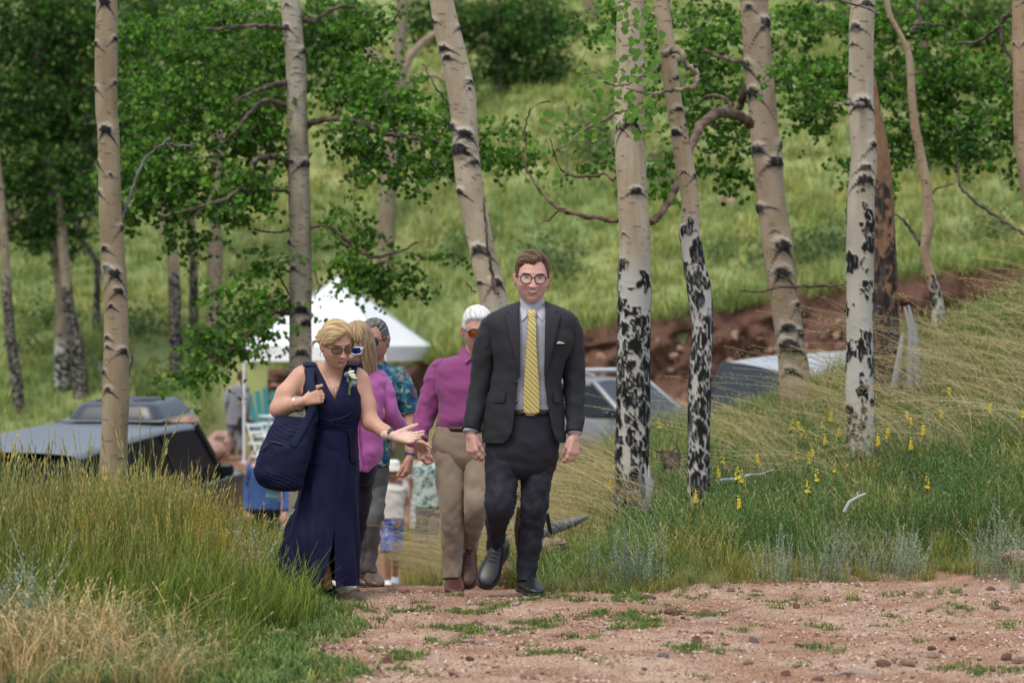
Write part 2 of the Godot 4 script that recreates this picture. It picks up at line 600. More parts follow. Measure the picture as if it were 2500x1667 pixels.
func build_ground() -> void:
	# near ground
	var mb := MB.new()
	var nx := 131
	var nd := 176
	for r in nd:
		var d := -9.0 + 0.25 * r
		for k in nx:
			var x := -13.0 + 0.2 * k
			var q := 0.5 + 0.5 * n1.get_noise_2d(x * 1.3, d * 1.3)
			var col := L(0.10, 0.085, 0.05).lerp(L(0.20, 0.15, 0.09), q)
			mb.vert(G(x, d) - Vector3(0, 0.05 if d < 15.9 and bare(x, d) > 0.2 and bare(x - 0.2, d) > 0.2 and bare(x + 0.2, d) > 0.2 else 0.0, 0), col)
	mb.grid(0, nd, nx, false, true)
	structure(put("ground", mb.mesh(), M.earth))
	# hollow and hillside beyond
	mb = MB.new()
	nx = 151
	nd = 190
	for r in nd:
		var d := 34.4 + 0.62 * r + maxf(0.0, r - 130) * 0.8
		for k in nx:
			var x := (k - 75) * 0.62 + signf(k - 75) * maxf(0.0, absf(k - 75) - 45) * 1.2
			var p := G(x, d)
			p.y -= 0.02
			var up := smoothstep(0.0, 2.0, hill(x, d) + 1.0)
			var a := 0.5 + 0.5 * n1.get_noise_2d(x * 0.35, d * 0.35)
			var b := 0.5 + 0.5 * n1.get_noise_2d(x * 0.09 + 40.0, d * 0.12)
			var g := L(0.20, 0.255, 0.095).lerp(L(0.345, 0.335, 0.14), clampf(a * 0.65 + b * 0.5 - 0.25, 0.0, 1.0))
			g = g.lerp(L(0.10, 0.145, 0.045), smoothstep(-6.0, -15.0, x) * 0.5)  # shade of the dense left trees, mixed into the ground colour
			var dirt := L(0.30, 0.17, 0.115).lerp(L(0.22, 0.12, 0.08), a)
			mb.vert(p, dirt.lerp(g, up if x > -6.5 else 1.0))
	mb.grid(0, nd, nx, false, true)
	structure(put("hillside", mb.mesh(), M.earth))
	# the track: a sheet of its own on the near ground, ragged at its edges
	mb = MB.new()
	var step := 0.05
	nx = int(9.0 / step)
	var rows := int(9.5 / step)
	var id := PackedInt32Array()
	id.resize(nx * rows)
	for r in rows:
		var d := 8.5 + r * step
		for k in nx:
			var x := -2.9 + k * step
			id[r * nx + k] = -1
			if bare(x, d) > 0.3:
				var p := PG(x, d)
				var a := n1.get_noise_2d(x * 1.4 + 7.0, d * 1.4)
				var b := n1.get_noise_2d(x * 6.0, d * 6.0)
				var col := L(0.45, 0.268, 0.178).lerp(L(0.60, 0.425, 0.31), clampf(0.5 + a * 0.8, 0.0, 1.0)).lerp(L(0.30, 0.155, 0.105), clampf(b * 0.75 - 0.05, 0.0, 1.0))
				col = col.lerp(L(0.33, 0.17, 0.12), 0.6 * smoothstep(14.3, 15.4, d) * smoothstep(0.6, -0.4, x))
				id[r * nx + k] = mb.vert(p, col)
	for r in rows - 1:
		for k in nx - 1:
			var a := id[r * nx + k]
			var b := id[r * nx + k + 1]
			var c := id[(r + 1) * nx + k + 1]
			var e := id[(r + 1) * nx + k]
			if a >= 0 and b >= 0 and c >= 0 and e >= 0:
				mb.quad(a, e, c, b)
	var path := put("path", mb.mesh(), M.path)
	structure(path)
	M.path_node = path
	# the track's lower run down the hollow
	mb = MB.new()
	for r in 60:
		var d := 17.8 + r * 0.55
		var xc := -0.10 - maxf(d - 15.5, 0.0) * 0.075 - 0.5
		for k in 13:
			var x := xc + (k - 6) * 0.13 + 0.12 * n1.get_noise_2d(k * 3.0, d)
			var p := G(x, d)
			p.y += 0.015 if k > 0 and k < 12 else -0.02
			mb.vert(p, L(0.40, 0.23, 0.155).lerp(L(0.33, 0.19, 0.12), 0.5 + 0.5 * n1.get_noise_2d(x * 3.0, d * 3.0)))
	mb.grid(0, 60, 13, false, true)
	structure(put("lower_path", mb.mesh(), M.path))
	# raw face of red earth where the parking place is cut into the hill
	mb = MB.new()
	var cols := 400
	for r in 60:
		var t := r / 59.0
		for k in cols:
			var x := -5.5 + k * 0.051
			var c := cut_d(x)
			var y0 := valley(c) - 0.15
			var y1 := hill(x, c + 1.2) + 0.03
			var n := n1.get_noise_3d(x * 0.9, t * 2.6, 3.0) * 0.40 + 0.34 * (celd.get_noise_3d(x * 1.7, t * 3.6, 1.0) + 0.6) + 0.16 * (celd.get_noise_3d(x * 4.6, t * 9.0, 4.0) + 0.6) + n1.get_noise_3d(x * 2.7, t * 6.0, 9.0) * 0.14 + absf(n1.get_noise_3d(x * 5.0, t * 12.0, 2.0)) * -0.14 + n1.get_noise_3d(x * 11.0, t * 22.0, 2.0) * 0.05
			var dd := c - 0.5 + 1.6 * pow(t, 1.15) + n * (1.0 - pow(t, 8.0))
			if t > 0.86 and t < 0.99:
				dd -= 0.22 * (0.5 + n1.get_noise_1d(x * 1.3))
			var col := L(0.30, 0.155, 0.105).lerp(L(0.42, 0.25, 0.18), clampf(0.5 + n1.get_noise_2d(x * 2.0, t * 6.0) + n1.get_noise_2d(x * 7.0, t * 19.0) * 0.7, 0.0, 1.0))
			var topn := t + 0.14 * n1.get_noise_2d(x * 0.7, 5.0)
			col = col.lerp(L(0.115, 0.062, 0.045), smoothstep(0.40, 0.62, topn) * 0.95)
			mb.vert(Vector3(x, lerpf(y0, y1, t), -dd), col)
	mb.grid(0, 60, cols, false, true)
	var bank := put("dirt_bank", mb.mesh(), M.earth)
	structure(bank)
	# stones and clods stuck in the raw face
	var xs := []
	var cs := []
	for k in 900:
		var v := mb.v[rng.randi_range(0, mb.v.size() * 5 / 6)]
		var s := 0.03 + 0.13 * pow(rng.randf(), 3.0)
		xs.append(Transform3D(Basis(Vector3(rng.randf(), rng.randf(), 1).normalized(), rng.randf() * TAU).scaled_local(Vector3(s, s * 0.7, s)), v + Vector3(0, 0, s * 0.2)))
		cs.append(L(0.40, 0.25, 0.185).lerp(L(0.20, 0.11, 0.08), rng.randf()))
	many("clods", stone_mesh(77, 0.8, L(1, 1, 1), L(0.8, 0.8, 0.8), 8, 6), M.vc, xs, cs, bank)

# ---------------------------------------------------------------- trees
var leaf_mesh: ArrayMesh

func make_leaf() -> ArrayMesh:
	# round aspen leaf with a short tip, folded a little along its midrib
	var mb := MB.new()
	var rim := [Vector3(0, -0.5, 0), Vector3(0.3, -0.42, 0.05), Vector3(0.5, -0.1, 0.10), Vector3(0.38, 0.25, 0.07), Vector3(0, 0.58, -0.04), Vector3(-0.38, 0.25, 0.07), Vector3(-0.5, -0.1, 0.10), Vector3(-0.3, -0.42, 0.05)]
	var c := mb.vert(Vector3(0, 0, -0.02))
	for p in rim:
		mb.vert(p)
	for k in 8:
		mb.tri(c, 1 + k, 1 + (k + 1) % 8)
	return mb.mesh()

# centre line in pixels of the photograph [px, py, width], carried on above the frame and down into the ground
func trunk_rows(keys: Array, d: float, up := 2.2, n := 16) -> Array:
	var rows := []
	for k in keys:
		var p := at(k[0], k[1], d)
		rows.append(PackedFloat32Array([p.x, p.y, p.z, k[2] * 0.5 / F * d, k[2] * 0.5 / F * d]))
	var a: PackedFloat32Array = rows[0]
	var b: PackedFloat32Array = rows[1]
	if up > 0.0:
		var sl := (a[0] - b[0]) / maxf(a[1] - b[1], 0.01)
		rows.push_front(PackedFloat32Array([a[0] + sl * up, a[1] + up, a[2], a[3] * 0.6, a[3] * 0.6]))
	var e: PackedFloat32Array = rows[rows.size() - 1]
	var g := ground(e[0], d)
	if e[1] > g + 0.1:
		rows.append(PackedFloat32Array([e[0], (e[1] + g) * 0.5, e[2], e[3] * 1.02, e[3] * 1.02]))
		rows.append(PackedFloat32Array([e[0], g - 0.15, e[2], e[3] * 1.3, e[3] * 1.3]))
	return curve(rows, n)

# bark: kind 0 clean cream bark with scars, black gives the height (world y) under which black blisters spread
func bark_mesh(rows: Array, seg: int, tone: Color, black: float, spread: float, scars: Array, seed_: float, dashes := 0.5, burnt := 0.0, d := 20.0, pale := 1.0) -> MB:
	var mb := MB.new()
	# even steps along the line
	var fine := []
	for k in rows.size() - 1:
		var a: PackedFloat32Array = rows[k]
		var b: PackedFloat32Array = rows[k + 1]
		var steps := maxi(1, int(absf(a[1] - b[1]) / (0.009 * maxf(1.0, d / 22.0))))
		for j in steps:
			var t := float(j) / steps
			var r := PackedFloat32Array()
			for q in 5:
				r.append(lerpf(a[q], b[q], t))
			fine.append(r)
	fine.append(rows[rows.size() - 1])
	var n := fine.size()
	for k in n:
		var r: PackedFloat32Array = fine[k]
		var y := r[1]
		var near := []
		for s in scars:
			if absf(s[0] - y) < s[2] * 3.0 + 0.03:
				near.append(s)
		var visible := y < EYE + 0.127 * d
		for j in seg:
			var th := TAU * j / seg + PI * 0.5
			var dx := cos(th)
			var dz := sin(th)
			var rad := r[3]
			var o := 0.05 * rad * n1.get_noise_3d(dx * 0.8 + seed_, y * 2.0, dz * 0.8)
			var col := tone
			if visible:
				var px := r[0] + dx * rad
				var pz := r[2] + dz * rad
				var m := n1.get_noise_3d(px * 5.0 + seed_, y * 2.2, pz * 5.0)
				col = tone.lerp(tone * L(0.80, 0.76, 0.70), clampf(0.5 + m * 1.4, 0.0, 1.0) * 0.8)
				var streak := n1.get_noise_3d(px * 34.0, y * 3.0 + seed_, pz * 34.0)
				col = col * (1.0 + 0.10 * streak + 0.07 * n1.get_noise_3d(px * 20.0, y * 120.0, pz * 20.0))
				# thin level lenticels
				var ln := n1.get_noise_3d(px * 9.0 + seed_, y * 74.0, pz * 9.0)
				var lw := smoothstep(0.70 - dashes * 0.28, 0.80 - dashes * 0.2, ln)
				if lw > 0.0:
					col = col.lerp(L(0.10, 0.08, 0.06), lw * 0.75)
					o += 0.0012 * lw
				# black blistered bark at the foot
				var dens := clampf((black - y) / maxf(spread, 0.05), -0.5, 1.0)
				if dens > -0.4:
					var q := Vector3(px * 11.0 + seed_ * 3.1, y * 6.8, pz * 11.0)
					q += Vector3(n1.get_noise_3d(px * 17.0, y * 11.0, pz * 17.0), n1.get_noise_3d(px * 17.0 + 7.0, y * 11.0, pz * 17.0), n1.get_noise_3d(px * 17.0, y * 11.0 + 5.0, pz * 17.0)) * 0.30
					var cv := cellv.get_noise_3dv(q) * 0.5 + 0.5
					if cv < dens * 0.93 + 0.05 + (1.0 - pale) * 0.1:
						var ce := celle.get_noise_3dv(q) + 1.0
						var rim_ := 0.02 + 0.06 * fposmod(cv * 37.0, 1.0)
						var gr0 := n1.get_noise_3d(px * 38.0, y * 22.0, pz * 38.0)
						var h2 := fposmod(cv * 91.0, 1.0)
						var w := smoothstep(rim_, rim_ + 0.05, ce) * smoothstep(0.64 + 0.34 * h2 + (1.0 - pale), 0.54 + 0.34 * h2 + (1.0 - pale), 0.12 * gr0 + celd.get_noise_3dv(q) + 1.0)
						var gr := n1.get_noise_3d(px * 60.0, y * 9.0, pz * 60.0)
						var bl := L(0.018, 0.017, 0.018).lerp(L(0.16, 0.155, 0.15), clampf(smoothstep(0.1, 0.6, gr) * smoothstep(rim_ + 0.12, rim_ + 0.3, ce) + 0.25 * smoothstep(0.3, 0.7, gr), 0.0, 1.0))
						col = col.lerp(L(0.52, 0.51, 0.48), clampf(dens * 1.5, 0.0, 0.75) * pale)
						col = col.lerp(bl, w)
						o += 0.005 * w + 0.002 * gr * w
					else:
						col = col.lerp(L(0.50, 0.49, 0.46), clampf(dens * 1.3, 0.0, 0.8) * pale)
				if burnt > 0.0:
					var wq := n1.get_noise_3d(px * 14.0, y * 8.0, pz * 14.0) * 0.5
					var q2 := cellv.get_noise_3d(px * 10.0 + wq, y * 4.0 + seed_ + wq, pz * 10.0) * 0.5 + 0.5
					var crack := celle.get_noise_3d(px * 10.0 + wq, y * 4.0 + seed_ + wq, pz * 10.0) + 1.0
					var b2 := smoothstep(2.9, 1.7, y + 0.6 * m)
					col = tone.lerp(tone * 0.55, clampf(0.5 + streak, 0.0, 1.0) * 0.6)
					if q2 < b2:
						col = col.lerp(L(0.022, 0.02, 0.02).lerp(L(0.11, 0.10, 0.095), clampf(streak, 0.0, 1.0)), smoothstep(-0.02, 0.14, crack) * 0.94)
					o += 0.006 * n1.get_noise_3d(px * 20.0, y * 9.0, pz * 20.0)
				for s in near:
					var da := wrapf(th - s[1], -PI, PI) * rad
					var dy: float = y - s[0]
					var sz: float = s[2]
					if absf(da) < sz * 3.2:
						# dark eye with drooping whiskers
						var e := Vector2(da / (sz * 0.85), dy / (sz * 0.62)).length()
						e += 0.25 * n1.get_noise_3d(px * 40.0, y * 40.0, pz * 40.0)
						var wk: float = -0.16 * sz - absf(da) * s[3] - da * da * 3.0
						var wt: float = sz * 0.34 * clampf(1.0 - absf(da) / (sz * 2.6), 0.0, 1.0)
						var wv: float = smoothstep(wt + 0.004, wt * 0.5, absf(dy - wk)) if wt > 0.0 else 0.0
						var eye: float = smoothstep(1.0, 0.72, e)
						var dark: float = maxf(eye, wv * smoothstep(2.9, 2.2, absf(da) / sz))
						o += 0.35 * sz * smoothstep(1.7, 0.3, e)
						col = col.lerp(L(0.62, 0.60, 0.56), 0.14 * smoothstep(2.2, 1.2, e))
						col = col.lerp(L(0.022, 0.020, 0.020).lerp(L(0.10, 0.095, 0.09), clampf(streak, 0.0, 1.0)), dark)
			mb.vert(Vector3(r[0] + dx * (rad + o), y, r[2] + dz * (rad + o)), col)
	mb.grid(0, n, seg, true, true)
	return mb

func scar_list(rows: Array, d: float, given: Array, extra: int, size: float) -> Array:
	var out := []
	for g in given:
		var p := at(g[0], g[1], d)
		var best: PackedFloat32Array = rows[0]
		for r in rows:
			if absf(r[1] - p.y) < absf(best[1] - p.y):
				best = r
		var sn := clampf((p.x - best[0]) / best[3], -0.9, 0.9)
		out.append([p.y, PI * 0.5 - asin(sn), 1.3 * g[2] / F * d, g[3] if g.size() > 3 else 0.55])
	for k in extra:
		var r: PackedFloat32Array = rows[rng.randi_range(0, rows.size() - 1)]
		out.append([r[1] + rng.randf_range(-0.1, 0.1), rng.randf_range(-0.2, PI + 0.2), size * rng.randf_range(0.5, 1.1), rng.randf_range(0.25, 0.8)])
	return out

# limbs: polylines in pixels [px, py, width, depth]
func limb_mesh(mb: MB, keys: Array, d: float, c0: Color, c1: Color, wob := 0.012) -> void:
	var rows := []
	for k in keys:
		var dd: float = d + (k[3] if k.size() > 3 else 0.0)
		var p := at(k[0], k[1], dd)
		rows.append(PackedFloat32Array([p.x, p.y, p.z, k[2] * 0.5 / F * dd, k[2] * 0.5 / F * dd]))
	rows = curve(rows, 7)
	for k in range(1, rows.size()):
		rows[k][0] += wob * n1.get_noise_3d(k * 0.45, rows[k][1] * 9.0, d)
		rows[k][1] += wob * n1.get_noise_3d(rows[k][0] * 9.0, k * 0.45, d + 3.0)
	tube(mb, rows, 9, c0, 3, Vector3.BACK, minf(0.006, rows[0][3] * 0.22), Vector3(14, 14, 14), func(p): return c0.lerp(c1, clampf(0.5 + n1.get_noise_3d(p.x * 13.0, p.y * 13.0, p.z * 13.0), 0.0, 1.0)))

# scatters leaves in clumps through ellipsoids [px, py, rx, ry, count, depth offset]; also lays twigs
func foliage(clouds: Array, d: float, size: float, clump: float, tint: Color, dark: Color, twigs: MB, out_x: Array, out_c: Array) -> void:
	for cl in clouds:
		var dd: float = d + (cl[5] if cl.size() > 5 else 0.0)
		var c := at(cl[0], cl[1], dd)
		var rx: float = cl[2] / F * dd
		var ry: float = cl[3] / F * dd
		var rz: float = minf(rx, ry) * 0.9
		var left: int = cl[4]
		while left > 0:
			var q := Vector3(rng.randf_range(-1, 1), rng.randf_range(-1, 1), rng.randf_range(-1, 1))
			if q.length() > 1.0:
				continue
			var sc := c + Vector3(q.x * rx, q.y * ry, q.z * rz)
			if n1.get_noise_3d(sc.x * 1.5 + d, sc.y * 2.2, sc.z * 1.5) < -0.18:
				if rng.randf() < 0.9:
					left -= 2
					continue
			# a spray: a thin drooping twig with leaves along it
			var ln := clump * rng.randf_range(1.2, 2.8)
			var out := Vector3(q.x + rng.randfn(0, 0.5), rng.randfn(0.05, 0.3), q.z + rng.randfn(0, 0.5)).normalized() * ln
			var mid := sc + out * 0.5 + Vector3(0, 0.02, 0)
			var end := sc + out + Vector3(0, -ln * 0.22, 0)
			if twigs:
				rod(twigs, [sc, mid, end], 0.0045, 0.0016, 4, L(0.09, 0.075, 0.055))
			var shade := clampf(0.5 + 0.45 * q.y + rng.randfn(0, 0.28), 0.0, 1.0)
			var cnt := rng.randi_range(8, 18)
			left -= cnt
			for k in cnt:
				var t := rng.randf()
				var p := sc.lerp(mid, t * 2.0) if t < 0.5 else mid.lerp(end, t * 2.0 - 1.0)
				p += Vector3(rng.randfn(0, 1), rng.randfn(-0.3, 0.7), rng.randfn(0, 1)) * clump * 0.22
				out_x.append(leaf_at(p, size * rng.randf_range(0.65, 1.2)))
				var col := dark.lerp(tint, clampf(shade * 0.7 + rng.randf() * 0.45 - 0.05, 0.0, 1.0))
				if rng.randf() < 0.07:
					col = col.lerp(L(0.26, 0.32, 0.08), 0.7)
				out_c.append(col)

func leaf_at(p: Vector3, s: float) -> Transform3D:
	var nrm := Vector3(rng.randfn(0, 0.7), rng.randf_range(0.0, 1.0), rng.randfn(0.35, 0.8)).normalized()
	var down := Vector3(rng.randfn(0, 0.45), -1, rng.randfn(0, 0.45))
	var x := down.cross(nrm).normalized()
	var y := nrm.cross(x).normalized()
	return Transform3D(Basis(x, -y, nrm).scaled_local(Vector3(s, s, s)), p)

func aspen(called: String, label: String, group: String, keys: Array, d: float, o: Dictionary) -> Node3D:
	var rows := trunk_rows(keys, d, o.get("up", 2.2))
	var foot: PackedFloat32Array = rows[rows.size() - 1]
	var base := Vector3(foot[0], ground(foot[0], d), foot[2])
	var t := thing(called, label, "tree", base, group)
	var seg: int = o.get("seg", 40)
	var mb := bark_mesh(rows, seg, o.get("tone", L(0.50, 0.40, 0.28)), o.get("black", -9.0), o.get("spread", 0.5), scar_list(rows, d, o.get("scars", []), o.get("extra", 8), o.get("scar_size", 0.022)), d * 1.7 + keys[0][0] * 0.01, o.get("dashes", 0.5), o.get("burnt", 0.0), d, o.get("pale", 1.0))
	var tr := put("trunk", mb.mesh(), M.bark, t)
	tr.position = -base
	for b in o.get("limbs", []):
		var lm := MB.new()
		limb_mesh(lm, b, d, o.get("limb0", L(0.16, 0.125, 0.095)), o.get("limb1", L(0.05, 0.04, 0.034)))
		put("limb", lm.mesh(), M.bark, t).position = -base
	var xs := []
	var cs := []
	if o.has("leaves"):
		var tw := MB.new()
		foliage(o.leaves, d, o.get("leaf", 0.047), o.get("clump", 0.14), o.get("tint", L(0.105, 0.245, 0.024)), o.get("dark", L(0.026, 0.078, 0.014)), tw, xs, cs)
		if tw.v.size():
			var tn := put("twigs", tw.mesh(), M.vc, t)
			tn.position = -base
			tn.set_meta("kind", "stuff")
		many("crown", leaf_mesh, M.leaf, xs, cs, t).position = -base
	return t

func build_trees() -> void:
	leaf_mesh = make_leaf()
	var front := "pale aspens standing near the track"
	var tan_ := L(0.325, 0.255, 0.17)
	var grey := L(0.40, 0.355, 0.28)
	var cream := L(0.45, 0.375, 0.28)
	# 1: tan aspen before the black car
	aspen("aspen_tree", "straight tan aspen trunk standing in tall grass before the black car", front, [[259, 0, 52], [258, 255, 54], [263, 320, 54], [267, 478, 56], [276, 641, 58], [282, 769, 58], [282, 928, 64], [278, 1080, 66], [274, 1190, 70]], 20.0, {
		"tone": tan_, "black": -0.02, "spread": 0.25, "extra": 6, "dashes": 0.25,
		"scars": [[258, 8, 13, 0.9], [236, 108, 9], [282, 96, 9], [281, 203, 8], [236, 216, 9, 0.8], [261, 318, 15, 0.9], [240, 398, 9, 0.9], [243, 470, 9, 0.7], [300, 556, 10, 0.9], [257, 607, 10, 0.4], [263, 655, 11, 1.0], [283, 668, 15, 0.9], [292, 710, 12, 0.6], [273, 748, 8, 0.4], [264, 824, 8, 0.3], [301, 857, 12, 0.4], [266, 950, 10, 0.5], [265, 846, 7, 0.3], [255, 907, 8, 0.8]],
		"limbs": [[[292, 556, 5], [302, 520, 8], [320, 470, 8], [345, 400, 7], [385, 358, 6], [414, 337, 4]], [[406, 352, 5], [440, 356, 4], [480, 350, 3]], [[252, 910, 7], [240, 895, 5], [222, 873, 3]], [[312, 915, 8], [318, 890, 6], [322, 862, 4]], [[284, 655, 5], [290, 630, 4], [305, 605, 3]]],
		"limb0": L(0.22, 0.21, 0.21), "limb1": L(0.09, 0.085, 0.085)})
	# 2: grey aspen before the canopy, with leafy limbs on both sides
	aspen("aspen_tree", "grey speckled aspen with leafy crooked limbs in front of the white canopy", front, [[707, -60, 47], [708, 0, 48], [722, 160, 49], [725, 320, 52], [730, 480, 53], [733, 660, 56], [733, 900, 56], [735, 1150, 62]], 26.0, {
		"tone": grey, "extra": 10, "dashes": 0.95, "scar_size": 0.025,
		"scars": [[745, 125, 12, 0.2], [745, 400, 14, 0.3], [712, 395, 8], [735, 755, 16, 0.2], [748, 788, 14, 0.2], [738, 860, 12, 0.2], [700, 68, 9, 0.7], [700, 590, 8], [718, 655, 8]],
		"limbs": [
			[[745, 315, 15], [760, 300, 16], [790, 292, 15, -0.3], [840, 290, 14, -0.5], [885, 300, 13, -0.6], [930, 325, 13, -0.7], [1000, 335, 11, -0.8], [1060, 345, 9, -0.8], [1100, 360, 6, -0.8]],
			[[705, 80, 10], [690, 68, 10, -0.1], [640, 62, 10, -0.3], [580, 65, 9, -0.4], [515, 72, 6, -0.5]],
			[[738, 45, 14], [765, 52, 13, 0.1], [800, 28, 11, 0.2], [840, 15, 8, 0.3], [900, 30, 5, 0.3], [925, 40, 3, 0.3]],
			[[700, 200, 14], [670, 205, 13, -0.2], [630, 220, 11, -0.4], [590, 240, 7, -0.5], [560, 262, 4, -0.5]],
			[[702, 262, 13], [670, 246, 13, -0.1], [635, 250, 11, -0.3], [600, 285, 9, -0.5], [575, 320, 6, -0.6], [540, 352, 4, -0.6]],
			[[706, 408, 16], [690, 388, 16, -0.1], [655, 382, 15, -0.3], [620, 395, 13, -0.5], [605, 440, 12, -0.5], [560, 480, 9, -0.6], [500, 500, 7, -0.7], [430, 520, 5, -0.8], [380, 530, 3, -0.8]],
			[[712, 470, 9], [680, 464, 8, -0.2], [620, 466, 7, -0.4], [560, 478, 6, -0.5], [500, 505, 5, -0.6], [440, 560, 3, -0.6]],
			[[755, 555, 9], [790, 552, 9, -0.1], [830, 572, 9, -0.2], [880, 615, 9, -0.3], [920, 628, 8, -0.3], [980, 612, 5, -0.3], [1020, 590, 3, -0.3]],
			[[700, 590, 5], [725, 620, 5, -0.1], [760, 640, 5, -0.3], [775, 690, 5, -0.4], [783, 700, 4, -0.4], [765, 730, 3, -0.2]],
			[[704, 735, 14], [690, 755, 12, -0.2], [655, 770, 11, -0.4], [610, 810, 9, -0.6], [560, 860, 7, -0.7], [500, 890, 6, -0.8], [440, 915, 4, -0.9]],
			[[704, 765, 9], [660, 762, 8, -0.2], [600, 775, 7, -0.4], [550, 830, 6, -0.5], [510, 870, 4, -0.6], [460, 900, 3, -0.6]],
			[[706, 640, 6], [690, 640, 6], [680, 650, 7, -0.1], [690, 690, 5, -0.1], [715, 735, 4]],
			[[620, 560, 5, -0.4], [670, 566, 5, -0.3], [705, 560, 6]]],
		"leaves": [[400, 150, 130, 150, 2295, 1.5], [560, 130, 150, 140, 2700, 0.6], [480, 300, 170, 120, 2970, 0.2], [370, 420, 110, 90, 1215, 0.0], [480, 470, 150, 80, 1755, -0.3], [640, 330, 70, 110, 810, 0.2], [330, 480, 60, 80, 472, 0.0], [600, 500, 60, 50, 270, -0.4], [420, 590, 50, 40, 202, 0],
			[860, 200, 90, 90, 877, 0.2], [800, 110, 90, 70, 607, 0.3], [930, 250, 100, 60, 742, -0.3], [860, 60, 130, 60, 742, 0.5], [930, 330, 110, 60, 756, -0.6], [1040, 300, 70, 55, 351, -0.6], [1070, 400, 60, 60, 297, -0.7], [960, 420, 80, 50, 405, -0.6], [870, 400, 60, 45, 229, -0.5], [1180, 360, 90, 60, 580, -0.8], [1230, 400, 55, 60, 310, -0.8],
			[880, 580, 50, 50, 175, -0.2], [920, 650, 80, 60, 513, -0.3], [960, 690, 50, 50, 256, -0.3], [870, 700, 40, 50, 148, -0.3], [1040, 640, 40, 25, 81, -0.3], [850, 545, 60, 30, 121, -0.1],
			[630, 650, 55, 50, 170, -0.3], [575, 730, 60, 50, 250, -0.5], [625, 800, 55, 60, 240, -0.4], [550, 840, 80, 62, 700, -0.6], [480, 925, 50, 40, 330, -0.7], [680, 720, 30, 50, 121, -0.1], [740, 820, 16, 60, 67, 0.4]]})
	# 3: leaning aspen
	aspen("aspen_tree", "leaning cream aspen with black eyes behind the white-haired man", front, [[1068, -70, 58], [1078, 0, 59], [1094, 80, 65], [1120, 191, 68], [1133, 287, 66], [1139, 383, 64], [1151, 478, 66], [1176, 600, 64], [1188, 661, 67], [1204, 722, 69], [1225, 850, 74], [1245, 1040, 80]], 21.0, {
		"tone": cream, "black": 1.75, "spread": 0.7, "extra": 3, "dashes": 0.45,
		"scars": [[1058, 52, 10, 0.2], [1121, 70, 8, 0.3], [1084, 120, 12, 0.1], [1092, 143, 10, 0.1], [1148, 200, 9, 0.4], [1100, 312, 16, 0.3], [1134, 330, 17, 0.3], [1120, 366, 22, 0.1], [1157, 397, 13, 0.05], [1122, 468, 12, 0.4], [1168, 610, 17, 0.3], [1172, 690, 8, 0.1], [1213, 690, 15, 0.5]],
		"limbs": [[[1098, 265, 5], [1080, 235, 5], [1060, 205, 4], [1032, 155, 3]], [[1182, 480, 6, -0.13], [1186, 560, 7, -0.17], [1196, 640, 8, -0.17], [1208, 690, 10, -0.17], [1213, 720, 14, -0.18]], [[1158, 715, 5], [1148, 700, 4], [1140, 690, 2]]]})
	# 4: thick pale aspen
	aspen("aspen_tree", "thick pale aspen, black and blistered below, right of the man in the suit", front, [[1541, -60, 65], [1541, 0, 66], [1537, 300, 74], [1545, 480, 72], [1551, 600, 77], [1547, 800, 79], [1546, 960, 79], [1543, 1130, 80], [1543, 1220, 86]], 18.5, {
		"tone": cream, "black": 2.0, "spread": 0.42, "extra": 3, "seg": 72,
		"scars": [[1540, 296, 20, 0.7], [1510, 310, 10, 0.6], [1552, 468, 13, 0.15], [1515, 20, 7], [1573, 160, 6]],
		"limbs": [[[1590, 545, 17], [1612, 522, 17, 0.1], [1640, 480, 18, 0.3], [1660, 430, 19, 0.6], [1690, 350, 22, 1.2], [1715, 300, 24, 1.8], [1760, 275, 26, 2.6], [1800, 280, 26, 3.6], [1830, 300, 26, 4.6]],
			[[1508, 540, 11], [1470, 535, 11, 0.1], [1400, 522, 10, 0.2], [1355, 500, 9, 0.3], [1310, 455, 6, 0.4], [1285, 400, 5, 0.5], [1284, 300, 4, 0.6], [1300, 262, 3, 0.6], [1345, 247, 2, 0.7]],
			[[1400, 522, 6, 0.2], [1365, 515, 5, 0.2], [1340, 535, 4, 0.2], [1315, 548, 2, 0.2]],
			[[1496, 440, 8, 0.1], [1480, 425, 8, 0.2], [1430, 430, 7, 0.2], [1385, 425, 6, 0.2], [1360, 395, 5, 0.2], [1345, 340, 3, 0.2]]],
		"limb0": L(0.19, 0.125, 0.085), "limb1": L(0.06, 0.042, 0.034)})
